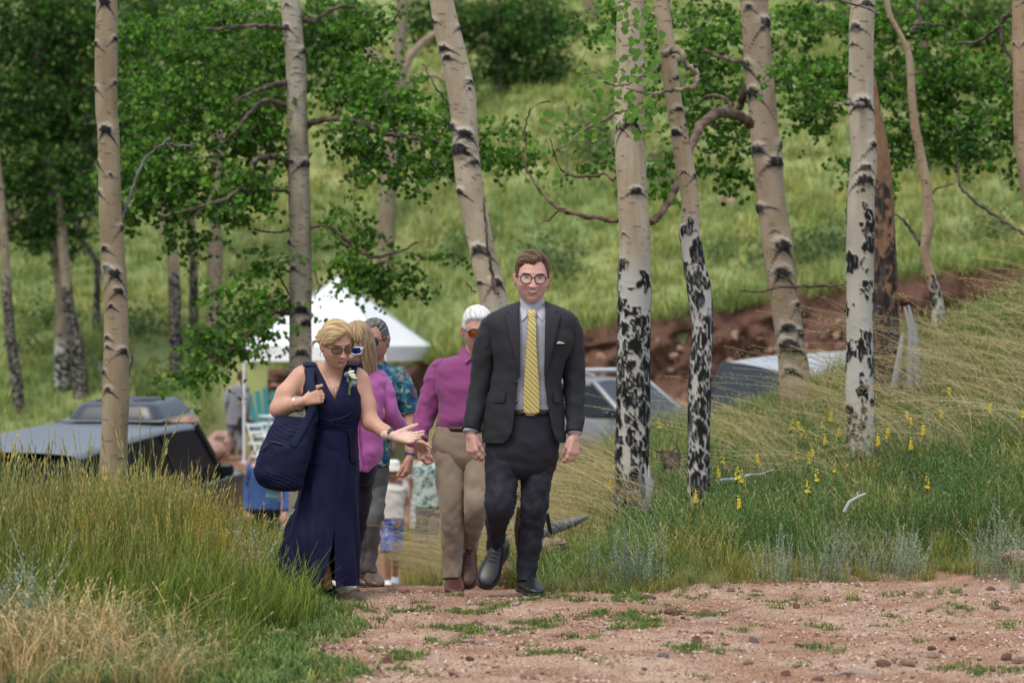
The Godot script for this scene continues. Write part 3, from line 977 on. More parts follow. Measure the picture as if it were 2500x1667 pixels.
	# 5: thin crooked aspen with the leafy twig in focus
	var t5 := aspen("aspen_tree", "thin crooked aspen with a looping bare limb and black bark below", front, [[1612, -60, 36], [1615, 0, 37], [1631, 127, 40], [1642, 223, 40], [1658, 319, 42], [1674, 415, 46], [1684, 478, 43], [1688, 540, 44], [1684, 560, 50], [1693, 628, 50], [1707, 705, 56], [1715, 807, 48], [1710, 909, 53], [1707, 1010, 52], [1706, 1115, 50], [1706, 1200, 56]], 18.0, {
		"tone": L(0.38, 0.30, 0.21), "black": 2.2, "spread": 0.4, "extra": 4, "scar_size": 0.016, "seg": 60,
		"scars": [[1627, 132, 10, 0.2], [1653, 190, 8, 0.2], [1657, 268, 11, 0.1], [1648, 325, 12, 0.2], [1676, 305, 7, 0.2], [1694, 430, 8, 0.8], [1668, 420, 6, 0.6]],
		"limbs": [[[1625, 133, 16, -0.1], [1645, 121, 13, -0.2], [1665, 126, 13, -0.25], [1675, 150, 12, -0.25], [1695, 172, 12, -0.25], [1703, 178, 12, -0.25], [1702, 205, 11, -0.25], [1690, 212, 10, -0.25], [1640, 220, 9, -0.25], [1605, 226, 8, -0.25], [1570, 228, 5, -0.3], [1530, 215, 4, -0.35]],
			[[1608, 150, 8], [1598, 175, 8, -0.1], [1570, 185, 7, -0.2], [1530, 205, 6, -0.3], [1500, 208, 6, -0.35], [1470, 195, 5, -0.4], [1458, 175, 4, -0.4], [1425, 178, 3, -0.4]],
			[[1570, 250, 6, -0.3], [1520, 270, 8, -0.35], [1480, 290, 7, -0.4], [1430, 315, 7, -0.4], [1415, 325, 5, -0.4], [1380, 355, 4, -0.4], [1345, 360, 3, -0.4], [1315, 355, 2, -0.4]],
			[[1395, 338, 4, -0.4], [1380, 375, 3, -0.4], [1384, 420, 3, -0.4], [1355, 438, 2, -0.4]],
			[[1600, 40, 5], [1580, 30, 5, -0.2], [1550, 50, 4, -0.3], [1530, 70, 3, -0.3]]],
		"limb0": L(0.34, 0.27, 0.20), "limb1": L(0.13, 0.10, 0.08)})
	var k5 := 0
	for cl in [[1560, 30, 50, 36, 26], [1555, 75, 70, 32, 30], [1520, 130, 50, 45, 26], [1560, 165, 50, 40, 26], [1450, 200, 60, 38, 30], [1520, 225, 60, 42, 32], [1430, 255, 50, 32, 22], [1490, 270, 60, 35, 26], [1570, 260, 36, 40, 18], [1370, 300, 50, 26, 20], [1410, 330, 46, 22, 16], [1560, 310, 36, 30, 14], [1310, 362, 24, 14, 8], [1350, 440, 24, 26, 10]]:
		for k in cl[4]:
			var p := at(cl[0] + rng.randf_range(-1, 1) * cl[2], cl[1] + rng.randf_range(-1, 1) * cl[3], 17.6 + rng.randf_range(-0.3, 0.3))
			if k5 >= 300:
				break
			k5 += 1
			var lf := MeshInstance3D.new()
			lf.mesh = leaf_mesh
			lf.name = "leaf"
			var g := rng.randi_range(0, 4)
			if not M.has("leaf%d" % g):
				var lm: StandardMaterial3D = M.leaf.duplicate()
				lm.vertex_color_use_as_albedo = false
				lm.albedo_color = [L(0.055, 0.14, 0.02), L(0.038, 0.105, 0.017), L(0.028, 0.08, 0.016), L(0.085, 0.18, 0.025), L(0.032, 0.085, 0.024)][g].linear_to_srgb()
				M["leaf%d" % g] = lm
			lf.material_override = M["leaf%d" % g]
			t5.add_child(lf, true)
			lf.transform = leaf_at(p, rng.randf_range(0.034, 0.054))
			lf.position -= t5.position
	# 6: aspen in front of the pale car
	aspen("aspen_tree", "tan aspen with black wedge marks standing before the flat-roofed car", front, [[1836, -60, 70], [1842, 0, 70], [1850, 128, 68], [1861, 255, 70], [1874, 383, 72], [1882, 470, 70], [1900, 603, 75], [1919, 756, 71], [1935, 858, 72], [1942, 930, 78], [1946, 1000, 84]], 24.0, {
		"tone": L(0.35, 0.275, 0.195), "extra": 4, "dashes": 0.4,
		"scars": [[1868, 58, 18, 0.8], [1826, 20, 10], [1822, 160, 17, 0.8], [1838, 228, 17, 0.7], [1849, 366, 16, 0.25], [1893, 397, 20, 0.1], [1905, 355, 14, 1.0], [1850, 510, 17, -0.5], [1908, 600, 20, 0.9], [1906, 665, 20, 0.8], [1945, 745, 12, 1.0], [1922, 800, 16, 0.1], [1952, 812, 14, 0.8], [1925, 845, 24, 0.1], [1928, 905, 14, 0.2]],
		"limbs": [[[1816, 150, 11], [1790, 147, 10, 0.2], [1750, 135, 8, 0.4], [1710, 115, 6, 0.5]], [[1822, 215, 20], [1810, 250, 18, 0.2], [1795, 275, 16, 0.3], [1770, 240, 10, 0.4], [1730, 236, 8, 0.5], [1690, 260, 6, 0.6], [1660, 290, 4, 0.6]], [[1885, 130, 5, -0.1], [1900, 115, 4, -0.1], [1915, 112, 3, -0.1]], [[1900, 700, 6, -0.3], [1850, 712, 6, -0.4], [1810, 708, 4, -0.5]], [[1900, 700, 6, -0.3], [1980, 698, 7, -0.6], [2060, 695, 5, -1.2]]],
		"leaves": [[1660, 110, 90, 80, 480, 1.0], [1740, 200, 80, 80, 420, 1.2], [1700, 300, 90, 80, 420, 1.5], [1780, 390, 60, 90, 420, 1.6], [1640, 420, 50, 60, 150, 1.6], [1780, 100, 50, 70, 240, 1.0], [1600, 480, 30, 40, 80, 1.5], [1460, 400, 50, 45, 130, 1.6], [1600, 260, 60, 60, 170, 1.6], [1500, 30, 60, 70, 260, 2.0], [1700, 30, 90, 45, 260, 2.0], [1945, 190, 60, 45, 150, -0.5], [1860, 60, 80, 60, 260, 2.0], [1420, 60, 60, 60, 160, 2.5], [1600, 90, 70, 60, 260, 1.5], [1440, 340, 40, 50, 70, 1.5]], "leaf": 0.047})
	# 7: white aspen with round black blisters
	aspen("aspen_tree", "white aspen covered in round black blisters among the yellow flowers", front, [[2106, -60, 56], [2109, 0, 56], [2104, 60, 61], [2103, 160, 60], [2104, 287, 62], [2109, 383, 63], [2104, 478, 66], [2101, 603, 67], [2100, 800, 65], [2100, 960, 67], [2106, 1088, 67], [2108, 1140, 74]], 19.5, {
		"tone": L(0.44, 0.38, 0.295), "black": 2.6, "spread": 2.6, "extra": 2, "seg": 68, "dashes": 0.35,
		"scars": [[2112, 10, 11, 0.1], [2086, 68, 12, 0.15], [2080, 110, 7, 0.1], [2105, 255, 19, 0.12], [2130, 355, 12, 0.7], [2110, 412, 13, 0.15], [2074, 180, 5], [2110, 440, 18, 0.2]],
		"limbs": [[[2105, 255, 15, -0.12], [2085, 254, 8, -0.2], [2055, 255, 6, -0.25], [2038, 247, 5, -0.25], [2028, 249, 3, -0.25]], [[1995, 5, 6, -0.5], [2030, -2, 7, -0.5], [2080, 10, 6, -0.4], [2150, 32, 4, -0.3]]],
		"limb0": L(0.26, 0.23, 0.20), "limb1": L(0.06, 0.05, 0.045)})
	# 8: dead brown stem behind it
	aspen("dead_tree", "dead orange-brown aspen stem, burnt black below, tight behind the white aspen", "", [[2118, 150, 22], [2126, 215, 34], [2138, 310, 44], [2150, 400, 52], [2158, 560, 56], [2163, 700, 60], [2166, 880, 64], [2166, 960, 68]], 22.0, {
		"tone": L(0.26, 0.155, 0.095), "burnt": 1.0, "extra": 5, "up": 0.0, "dashes": 0.0})
	# 9: thin bent aspen
	aspen("aspen_tree", "thin bent aspen before the right end of the dirt bank", front, [[2160, -20, 14], [2175, 40, 14], [2202, 90, 15], [2221, 143, 18], [2229, 255, 20], [2237, 319, 22], [2256, 415, 24], [2266, 478, 25], [2268, 552, 29], [2258, 613, 25], [2272, 669, 27], [2290, 736, 30], [2292, 848, 34]], 25.0, {
		"tone": L(0.37, 0.275, 0.19), "black": 1.95, "spread": 0.5, "extra": 5, "scar_size": 0.02,
		"limbs": [[[2250, 600, 11], [2225, 560, 8], [2190, 525, 6], [2160, 525, 4]], [[2270, 480, 6], [2290, 460, 5], [2330, 450, 3]], [[2225, 80, 12], [2245, 50, 10, 0.2], [2240, 0, 9, 0.3]], [[2225, 60, 6], [2300, 60, 5, 0.2], [2360, 90, 4, 0.3]], [[2340, 400, 4, -2.0], [2350, 460, 7, -2.0], [2400, 505, 8, -2.0], [2460, 545, 9, -2.0], [2510, 575, 10, -2.0]]],
		"leaves": [[2020, 60, 110, 70, 750, 2.5], [2000, 180, 110, 70, 850, 2.2], [2040, 270, 90, 60, 500, 2.0], [2200, 60, 110, 70, 700, 2.0], [2250, 190, 120, 80, 1000, 2.0], [2380, 60, 110, 60, 600, 2.5], [2380, 180, 110, 90, 900, 2.0], [2300, 300, 110, 80, 800, 2.0], [2420, 300, 80, 80, 550, 2.2], [2440, 390, 60, 40, 200, 2.0], [2360, 350, 60, 60, 250, 2.0], [2180, 300, 60, 70, 280, 2.0], [2210, 400, 40, 30, 90, 2.0], [2180, 470, 50, 55, 200, 2.0], [2070, 400, 30, 35, 80, 1.5], [1940, 200, 60, 50, 250, 1.5], [2110, 350, 60, 60, 150, 2.2]], "leaf": 0.05})
	# 10: trunk at the right edge
	aspen("aspen_tree", "tan aspen trunk cut off by the right edge of the view", front, [[2498, -60, 54], [2500, 0, 54], [2502, 250, 54], [2510, 380, 56], [2530, 520, 58], [2545, 760, 62]], 21.0, {
		"tone": L(0.36, 0.26, 0.175), "extra": 8, "limbs": [[[2475, 35, 12], [2455, 40, 12, 0.1], [2445, 60, 10, 0.2], [2400, 95, 9, 0.5], [2340, 108, 6, 0.8]], [[2448, 60, 9, 0.1], [2450, 110, 8, 0.1], [2472, 150, 7, 0.1], [2455, 215, 4, 0.1]]]})

	# trees on the hillside behind
	var back := "aspens growing on the hillside behind"
	var bk := L(0.28, 0.23, 0.17)
	var bgs := [
		["grey aspen left of two thinner ones, behind the black car", [[405, 300, 22], [412, 480, 26], [415, 546, 28], [423, 673, 29], [427, 780, 30], [430, 892, 32]], 63.0, 3.0, []],
		["slim dark-footed aspen in the middle of three behind the black car", [[462, 420, 15], [469, 580, 18], [472, 673, 21], [472, 833, 24]], 64.5, 3.3, []],
		["thickest of three aspens left of the canopy", [[533, 380, 26], [527, 530, 28], [521, 641, 34], [521, 769, 35], [515, 849, 38]], 64.0, 1.9, []],
		["leaning aspen with a black right side on the slope far left", [[150, 560, 24], [155, 625, 26], [165, 737, 29], [185, 833, 34], [196, 947, 37]], 61.5, 2.8, []],
		["dark spotted aspen at the far left edge", [[0, 480, 20], [6, 560, 21], [12, 640, 22], [22, 800, 25], [39, 928, 28], [48, 1043, 30]], 60.5, 2.9, []],
		["forked aspen with wide raised arms between the two middle trunks", [[985, -40, 30], [979, 40, 30], [974, 144, 28], [972, 200, 38], [970, 260, 36], [962, 330, 38], [950, 446, 44], [945, 520, 42], [940, 691, 46], [942, 760, 50]], 67.0, 3.2, [[[968, 200, 22], [945, 165, 20], [915, 135, 17], [880, 110, 14]], [[978, 190, 24], [1000, 140, 22], [1030, 105, 19], [1068, 78, 15]], [[985, 205, 14], [1010, 190, 14], [1055, 183, 12], [1085, 195, 8]], [[938, 430, 24], [920, 395, 22], [895, 350, 16], [880, 320, 11]]]],
		["pale grey aspen just behind the leaning trunk", [[1182, 90, 18], [1178, 160, 22], [1182, 250, 22], [1180, 330, 24]], 82.0, 0.0, []],
		["dark aspen high on the hill left of the thick pale aspen", [[1430, -20, 24], [1447, 40, 25], [1462, 100, 25], [1472, 165, 28]], 80.0, 9.0, []],
		["small trunk under the dark crown right of the leaning aspen", [[1283, 120, 13], [1286, 200, 16], [1290, 262, 17]], 82.0, 0.0, []],
		["small grey trunk deep in the shade left of the grey aspen", [[650, 300, 20], [654, 360, 24], [655, 437, 26]], 78.0, 0.0, []],
		["grey spotted trunk deep in the left shade", [[210, 300, 22], [214, 400, 25], [218, 520, 28]], 76.0, 9.0, []],
		["pale leaning trunk in the left leaves beside the tan aspen", [[385, 150, 16], [382, 240, 18], [400, 310, 22]], 74.0, 0.0, []],
		["slim trunk at the top of the hill, left of the tan wedge-marked aspen", [[1690, -20, 14], [1700, 40, 16], [1690, 90, 18]], 90.0, 9.0, []],
		["second slim trunk at the top of the hill behind the thin crooked aspen", [[1725, -20, 13], [1732, 50, 15], [1735, 95, 16]], 90.0, 9.0, []],
		["dark trunk at the top of the hill touching the wedge-marked aspen", [[1790, -20, 14], [1796, 50, 15], [1802, 90, 16]], 90.0, 9.0, []],
		["pale trunk behind the right leaves near the top", [[2342, -20, 22], [2345, 60, 24], [2348, 130, 26]], 82.0, 0.0, []],
		["brown trunk behind the right leaves near the top", [[2398, -20, 18], [2402, 80, 20], [2404, 140, 22]], 82.0, 9.0, []],
		["slim trunk at the top edge right of the leaning trunk", [[1120, -20, 16], [1122, 60, 18], [1124, 130, 20]], 84.0, 9.0, []],
		["dark slim trunk at the top between the thick and the crooked aspens", [[1585, -20, 13], [1588, 40, 15], [1590, 90, 16]], 90.0, 9.0, []],
		["grey trunk at the top behind the looping bare limb", [[1650, -20, 15], [1653, 50, 17], [1656, 100, 18]], 90.0, 9.0, []],
		["thin trunk at the top between the wedge-marked and white aspens", [[1940, -20, 12], [1942, 30, 14], [1945, 70, 15]], 92.0, 9.0, []],
		["pale trunk at the top right of the thin bent aspen", [[2212, -20, 16], [2214, 60, 18], [2216, 120, 20]], 84.0, 0.0, []],
		["dark trunk at the top left of the pale right-hand trunk", [[2300, -20, 14], [2303, 50, 16], [2305, 110, 18]], 84.0, 9.0, []],
		["thin grey trunk beyond the canopy's right slope", [[1010, 260, 12], [1014, 400, 14], [1018, 520, 16]], 78.0, 4.0, []],
		["dark trunk in the shade left of the tan aspen", [[178, 520, 18], [200, 590, 18], [235, 640, 16]], 66.0, 9.0, []],
		["white trunk beside the right edge near the top", [[2458, -20, 24], [2462, 60, 26], [2466, 120, 28]], 80.0, 0.0, []]]
	for b in bgs:
		aspen("aspen_tree", b[0], back, b[1], b[2], {"tone": bk, "black": b[3], "spread": 0.5, "pale": 0.15, "extra": 14, "seg": 22, "scar_size": 0.05, "up": 1.0, "limbs": b[4], "limb0": L(0.38, 0.30, 0.22), "limb1": L(0.26, 0.20, 0.15)})
	# leafy trees whose crowns hang into the picture
	var dk := L(0.018, 0.052, 0.013)
	var md := L(0.055, 0.14, 0.02)
	aspen("aspen_tree", "dense dark green aspen filling the upper left corner", back, [[95, -60, 26], [100, 200, 28], [118, 420, 30], [128, 560, 32], [150, 700, 34]], 62.0, {
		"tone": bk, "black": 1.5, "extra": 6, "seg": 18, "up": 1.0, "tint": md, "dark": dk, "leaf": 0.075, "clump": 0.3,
		"limbs": [[[110, 250, 10], [150, 262, 10], [180, 240, 7]], [[150, 258, 8], [185, 275, 7], [215, 292, 5]], [[105, 130, 9], [140, 100, 8], [150, 60, 6]], [[0, 500, 12, -1.0], [25, 540, 14, -1.0], [50, 510, 8, -1.0]]],
		"leaves": [[80, -160, 240, 130, 2600], [300, -180, 200, 120, 2000], [60, 60, 160, 110, 6120], [200, 80, 130, 110, 4420], [60, 230, 150, 110, 6120], [190, 240, 110, 110, 3740], [70, 390, 150, 110, 5780], [160, 470, 90, 90, 2720], [40, 520, 90, 80, 2040], [130, 580, 70, 50, 1190], [330, 60, 110, 100, 3400, 2.0], [340, 220, 90, 110, 2550, 2.0], [300, 350, 60, 80, 1190, 2.0]]})  # first two clouds are unseen above the view, added to darken the left
	aspen("aspen_tree", "dark bushy aspen behind the leaves left of the grey speckled aspen", back, [[520, -60, 22], [519, 40, 23], [520, 120, 24], [524, 260, 26], [527, 380, 28]], 70.0, {
		"tone": bk, "extra": 5, "seg": 18, "up": 1.0, "tint": md, "dark": dk, "leaf": 0.074, "clump": 0.3,
		"leaves": [[440, 60, 130, 100, 3300], [580, 60, 110, 90, 2400], [640, 180, 90, 110, 1800], [800, 40, 90, 80, 1800], [780, 150, 60, 70, 1050], [560, 240, 90, 90, 1350], [850, 100, 60, 70, 750]]})
	aspen("aspen_tree", "dark round-crowned aspen up the hill right of the leaning trunk", back, [[1210, -60, 20], [1214, 60, 22], [1218, 160, 24], [1224, 260, 26]], 74.0, {
		"tone": bk, "extra": 5, "seg": 18, "up": 1.0, "tint": md, "dark": dk, "leaf": 0.078, "clump": 0.3,
		"limbs": [[[1230, 150, 10], [1300, 180, 9], [1345, 215, 6]], [[1200, 110, 9], [1160, 100, 8], [1120, 70, 6]]],
		"leaves": [[1180, 60, 100, 70, 2850], [1270, 70, 100, 80, 3450], [1310, 150, 70, 60, 1800], [1250, 190, 60, 45, 900], [1360, 200, 40, 50, 390], [1340, 30, 70, 50, 750], [1060, 60, 60, 70, 1050], [1160, 160, 60, 50, 600], [1030, 20, 60, 40, 600], [1380, 60, 30, 40, 300]]})
	aspen("aspen_tree", "green aspen behind the right-hand leaves, deeper in the grove", back, [[2255, -60, 20], [2258, 60, 22], [2262, 200, 24], [2268, 330, 26]], 66.0, {
		"tone": bk, "extra": 5, "seg": 18, "up": 1.0, "tint": L(0.06, 0.14, 0.022), "dark": dk, "leaf": 0.07, "clump": 0.28,
		"leaves": [[2200, 40, 120, 70, 2100], [2330, 40, 120, 60, 1950], [2440, 50, 90, 60, 1200], [2180, 170, 90, 70, 1200], [2380, 170, 110, 80, 1350], [2440, 260, 70, 80, 750], [2060, 30, 90, 50, 900]]})

	# burnt stump high on the hill
	var st := MB.new()
	var sp := at(1970, 128, 80.0)
	sp.y = ground(sp.x, 80.0)
	for k in 9:
		var a := rng.randf() * TAU
		var h := rng.randf_range(0.5, 1.0)
		rod(st, [Vector3(cos(a) * 0.18, -0.1, sin(a) * 0.18), Vector3(cos(a) * 0.2, h * 0.6, sin(a) * 0.2), Vector3(cos(a) * rng.randf_range(0.1, 0.5), h, sin(a) * 0.3)], 0.12, 0.02, 6, L(0.03, 0.03, 0.03).lerp(L(0.34, 0.32, 0.31), rng.randf()))
	var so := put("burnt_stump", st.mesh(), M.vc)
	so.position = sp
	tag(so, "charred splintered stump high on the hill left of the white aspen", "stump")

# ---------------------------------------------------------------- grass, flowers, shrubs
# one clump of bent blades; seeds adds a spikelet head to every stalk
func clump(n: int, h0: float, h1: float, spread: float, lean: float, w: float, base: Color, tip: Color, seeds := 0, droop := 0.5, head_col := Color.WHITE, dry := 0.16) -> ArrayMesh:
	var mb := MB.new()
	for k in n:
		var a := rng.randf() * TAU
		var r := spread * sqrt(rng.randf())
		var o := Vector3(cos(a) * r, 0, sin(a) * r)
		var b := rng.randf() * TAU
		var ld := lean * rng.randf_range(0.2, 1.0)
		var dir := Vector3(cos(b), 0, sin(b))
		var h := rng.randf_range(h0, h1)
		var side := Vector3(-sin(b), 0, cos(b))
		side = side.rotated(Vector3.UP, rng.randf_range(-0.9, 0.9))
		var steps := 4
		var pv := []
		var stalk: bool = seeds > 0 and k % 3 != 0
		# each blade has its own green, some are dry
		var own := Color.WHITE * rng.randf_range(0.62, 1.3)
		if rng.randf() < dry:
			own = L(2.3, 1.55, 1.35) * rng.randf_range(0.8, 1.1)
		for j in steps + 1:
			var t := float(j) / steps
			pv.append(o + dir * ld * h * pow(t, 1.8) + Vector3(0, h * (t - droop * ld * t * t * 0.5), 0))
		var s := mb.v.size()
		for j in steps + 1:
			var t := float(j) / steps
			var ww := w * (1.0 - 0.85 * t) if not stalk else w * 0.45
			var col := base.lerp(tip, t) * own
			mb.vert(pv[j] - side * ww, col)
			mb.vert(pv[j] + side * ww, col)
		mb.grid(s, steps + 1, 2)
		if stalk:
			var top: Vector3 = pv[steps]
			var dn: Vector3 = (pv[steps - 1] - top).normalized()
			var len_ := h * rng.randf_range(0.12, 0.2)
			for j in seeds:
				var t := float(j) / seeds
				var c := top + dn * len_ * (t - 0.15)
				var sd := side.rotated(dn, j * 2.4) * (1.0 if j % 2 else -1.0)
				var sz := len_ / seeds * 1.5
				var wv := w * rng.randf_range(0.9, 1.5) * (0.6 + 0.6 * sin(PI * (t * 0.8 + 0.15)))
				var up := -dn
				var s2 := mb.v.size()
				var hc := head_col * rng.randf_range(0.8, 1.15)
				mb.vert(c, hc); mb.vert(c + sd * wv * 1.3 + up * sz * 0.7, hc); mb.vert(c + up * sz * 1.5 + sd * wv * 0.5, hc); mb.vert(c - sd * wv * 0.4 + up * sz * 0.6, hc)
				mb.quad(s2, s2 + 1, s2 + 2, s2 + 3)
	return mb.mesh()

# feathery plume of dry brome: stalk bent over with hanging spikelets
func plume(n: int, h0: float, h1: float, lean: float, side_x: float, col: Color, head: Color) -> ArrayMesh:
	var mb := MB.new()
	for k in n:
		var o := Vector3(rng.randfn(0, 0.05), 0, rng.randfn(0, 0.05))
		var h := rng.randf_range(h0, h1)
		var dir := Vector3(side_x + rng.randfn(0, 0.35), 0, rng.randfn(0, 0.4))
		var s := mb.v.size()
		var pts := []
		for j in 7:
			var t := j / 6.0
			pts.append(o + dir * lean * h * t * t + Vector3(0, h * (t - 0.42 * lean * t * t), 0))
			mb.vert(pts[j] - Vector3(0.0013, 0.0006, 0), col)
			mb.vert(pts[j] + Vector3(0.0013, 0.0012, 0), col)
		mb.grid(s, 7, 2)
		for j in 12:
			var t := rng.randf_range(0.72, 1.0)
			var q := clampf(t * 6.0, 0, 5.999)
			var c: Vector3 = pts[int(q)].lerp(pts[int(q) + 1], q - int(q))
			var off := Vector3(rng.randfn(0, 0.02), rng.randfn(-0.012, 0.014), rng.randfn(0, 0.02))
			var e := c + off
			var hc := head * rng.randf_range(0.8, 1.2)
			var ax := (off + dir * 0.03).normalized() * 0.012
			var sd := ax.cross(Vector3(0.3, 0.4, 1)).normalized() * 0.0022
			var s2 := mb.v.size()
			mb.vert(e - ax * 0.6, hc); mb.vert(e + sd, hc); mb.vert(e + ax, hc); mb.vert(e - sd, hc)
			mb.quad(s2, s2 + 1, s2 + 2, s2 + 3)
	return mb.mesh()

# feathery sage or toadflax stem set with many narrow leaves
func stem_plant(n: int, h0: float, h1: float, leaves: int, llen: float, lw: float, col: Color, col2: Color, lean: float) -> ArrayMesh:
	var mb := MB.new()
	for k in n:
		var o := Vector3(rng.randfn(0, 0.06), 0, rng.randfn(0, 0.06)) if n > 1 else Vector3.ZERO
		var h := rng.randf_range(h0, h1)
		var dir := Vector3(rng.randfn(0, lean), 0, rng.randfn(0, lean))
		var side := Vector3(0.0016, 0, 0)
		var s := mb.v.size()
		for j in 4:
			var t := j / 3.0
			var c := o + dir * h * t * t + Vector3(0, h * t, 0)
			mb.vert(c - side, col); mb.vert(c + side, col)
		mb.grid(s, 4, 2)
		for j in leaves:
			var t := rng.randf_range(0.08, 1.0)
			var c := o + dir * h * t * t + Vector3(0, h * t, 0)
			var a := rng.randf() * TAU
			var d := Vector3(cos(a), rng.randf_range(0.3, 1.3), sin(a)).normalized() * llen * rng.randf_range(0.5, 1.1) * (1.15 - 0.6 * t)
			var sd := d.cross(Vector3.UP).normalized() * lw
			var cc := col.lerp(col2, rng.randf())
			var s2 := mb.v.size()
			mb.vert(c, cc); mb.vert(c + d * 0.5 + sd, cc); mb.vert(c + d, cc); mb.vert(c + d * 0.5 - sd, cc)
			mb.quad(s2, s2 + 1, s2 + 2, s2 + 3)
	return mb.mesh()

func stand(p: Vector3, s: float, tilt := 0.15) -> Transform3D:
	var b := Basis(Vector3.UP, rng.randf() * TAU)
	b = Basis(Vector3(rng.randf_range(-1, 1), 0, rng.randf_range(-1, 1)).normalized(), rng.randf() * tilt) * b
	return Transform3D(b.scaled_local(Vector3(s, s * rng.randf_range(0.85, 1.15), s)), p)

# fills lists for several meshes by a rule, then commits one MultiMesh each
func scatter(called: String, label: String, meshes: Array, mat: Material, count: int, pick: Callable) -> void:
	var xs := []
	var cs := []
	for m in meshes:
		xs.append([]); cs.append([])
	for k in count:
		var r = pick.call()
		if r == null:
			continue
		var j := rng.randi_range(0, meshes.size() - 1)
		xs[j].append(r[0]); cs[j].append(r[1])
	for j in meshes.size():
		if xs[j].size():
			var o := many(called, meshes[j], mat, xs[j], cs[j])
			tag(o, label, "grass")

func left_line(d: float) -> float:
	if d < 14.2:
		return lerpf(-0.83, -0.98, smoothstep(11.0, 13.5, d)) + 0.22 * n1.get_noise_2d(-0.9 * 0.9, d * 0.9)
	return -1.12 - maxf(d - 15.5, 0.0) * 0.075

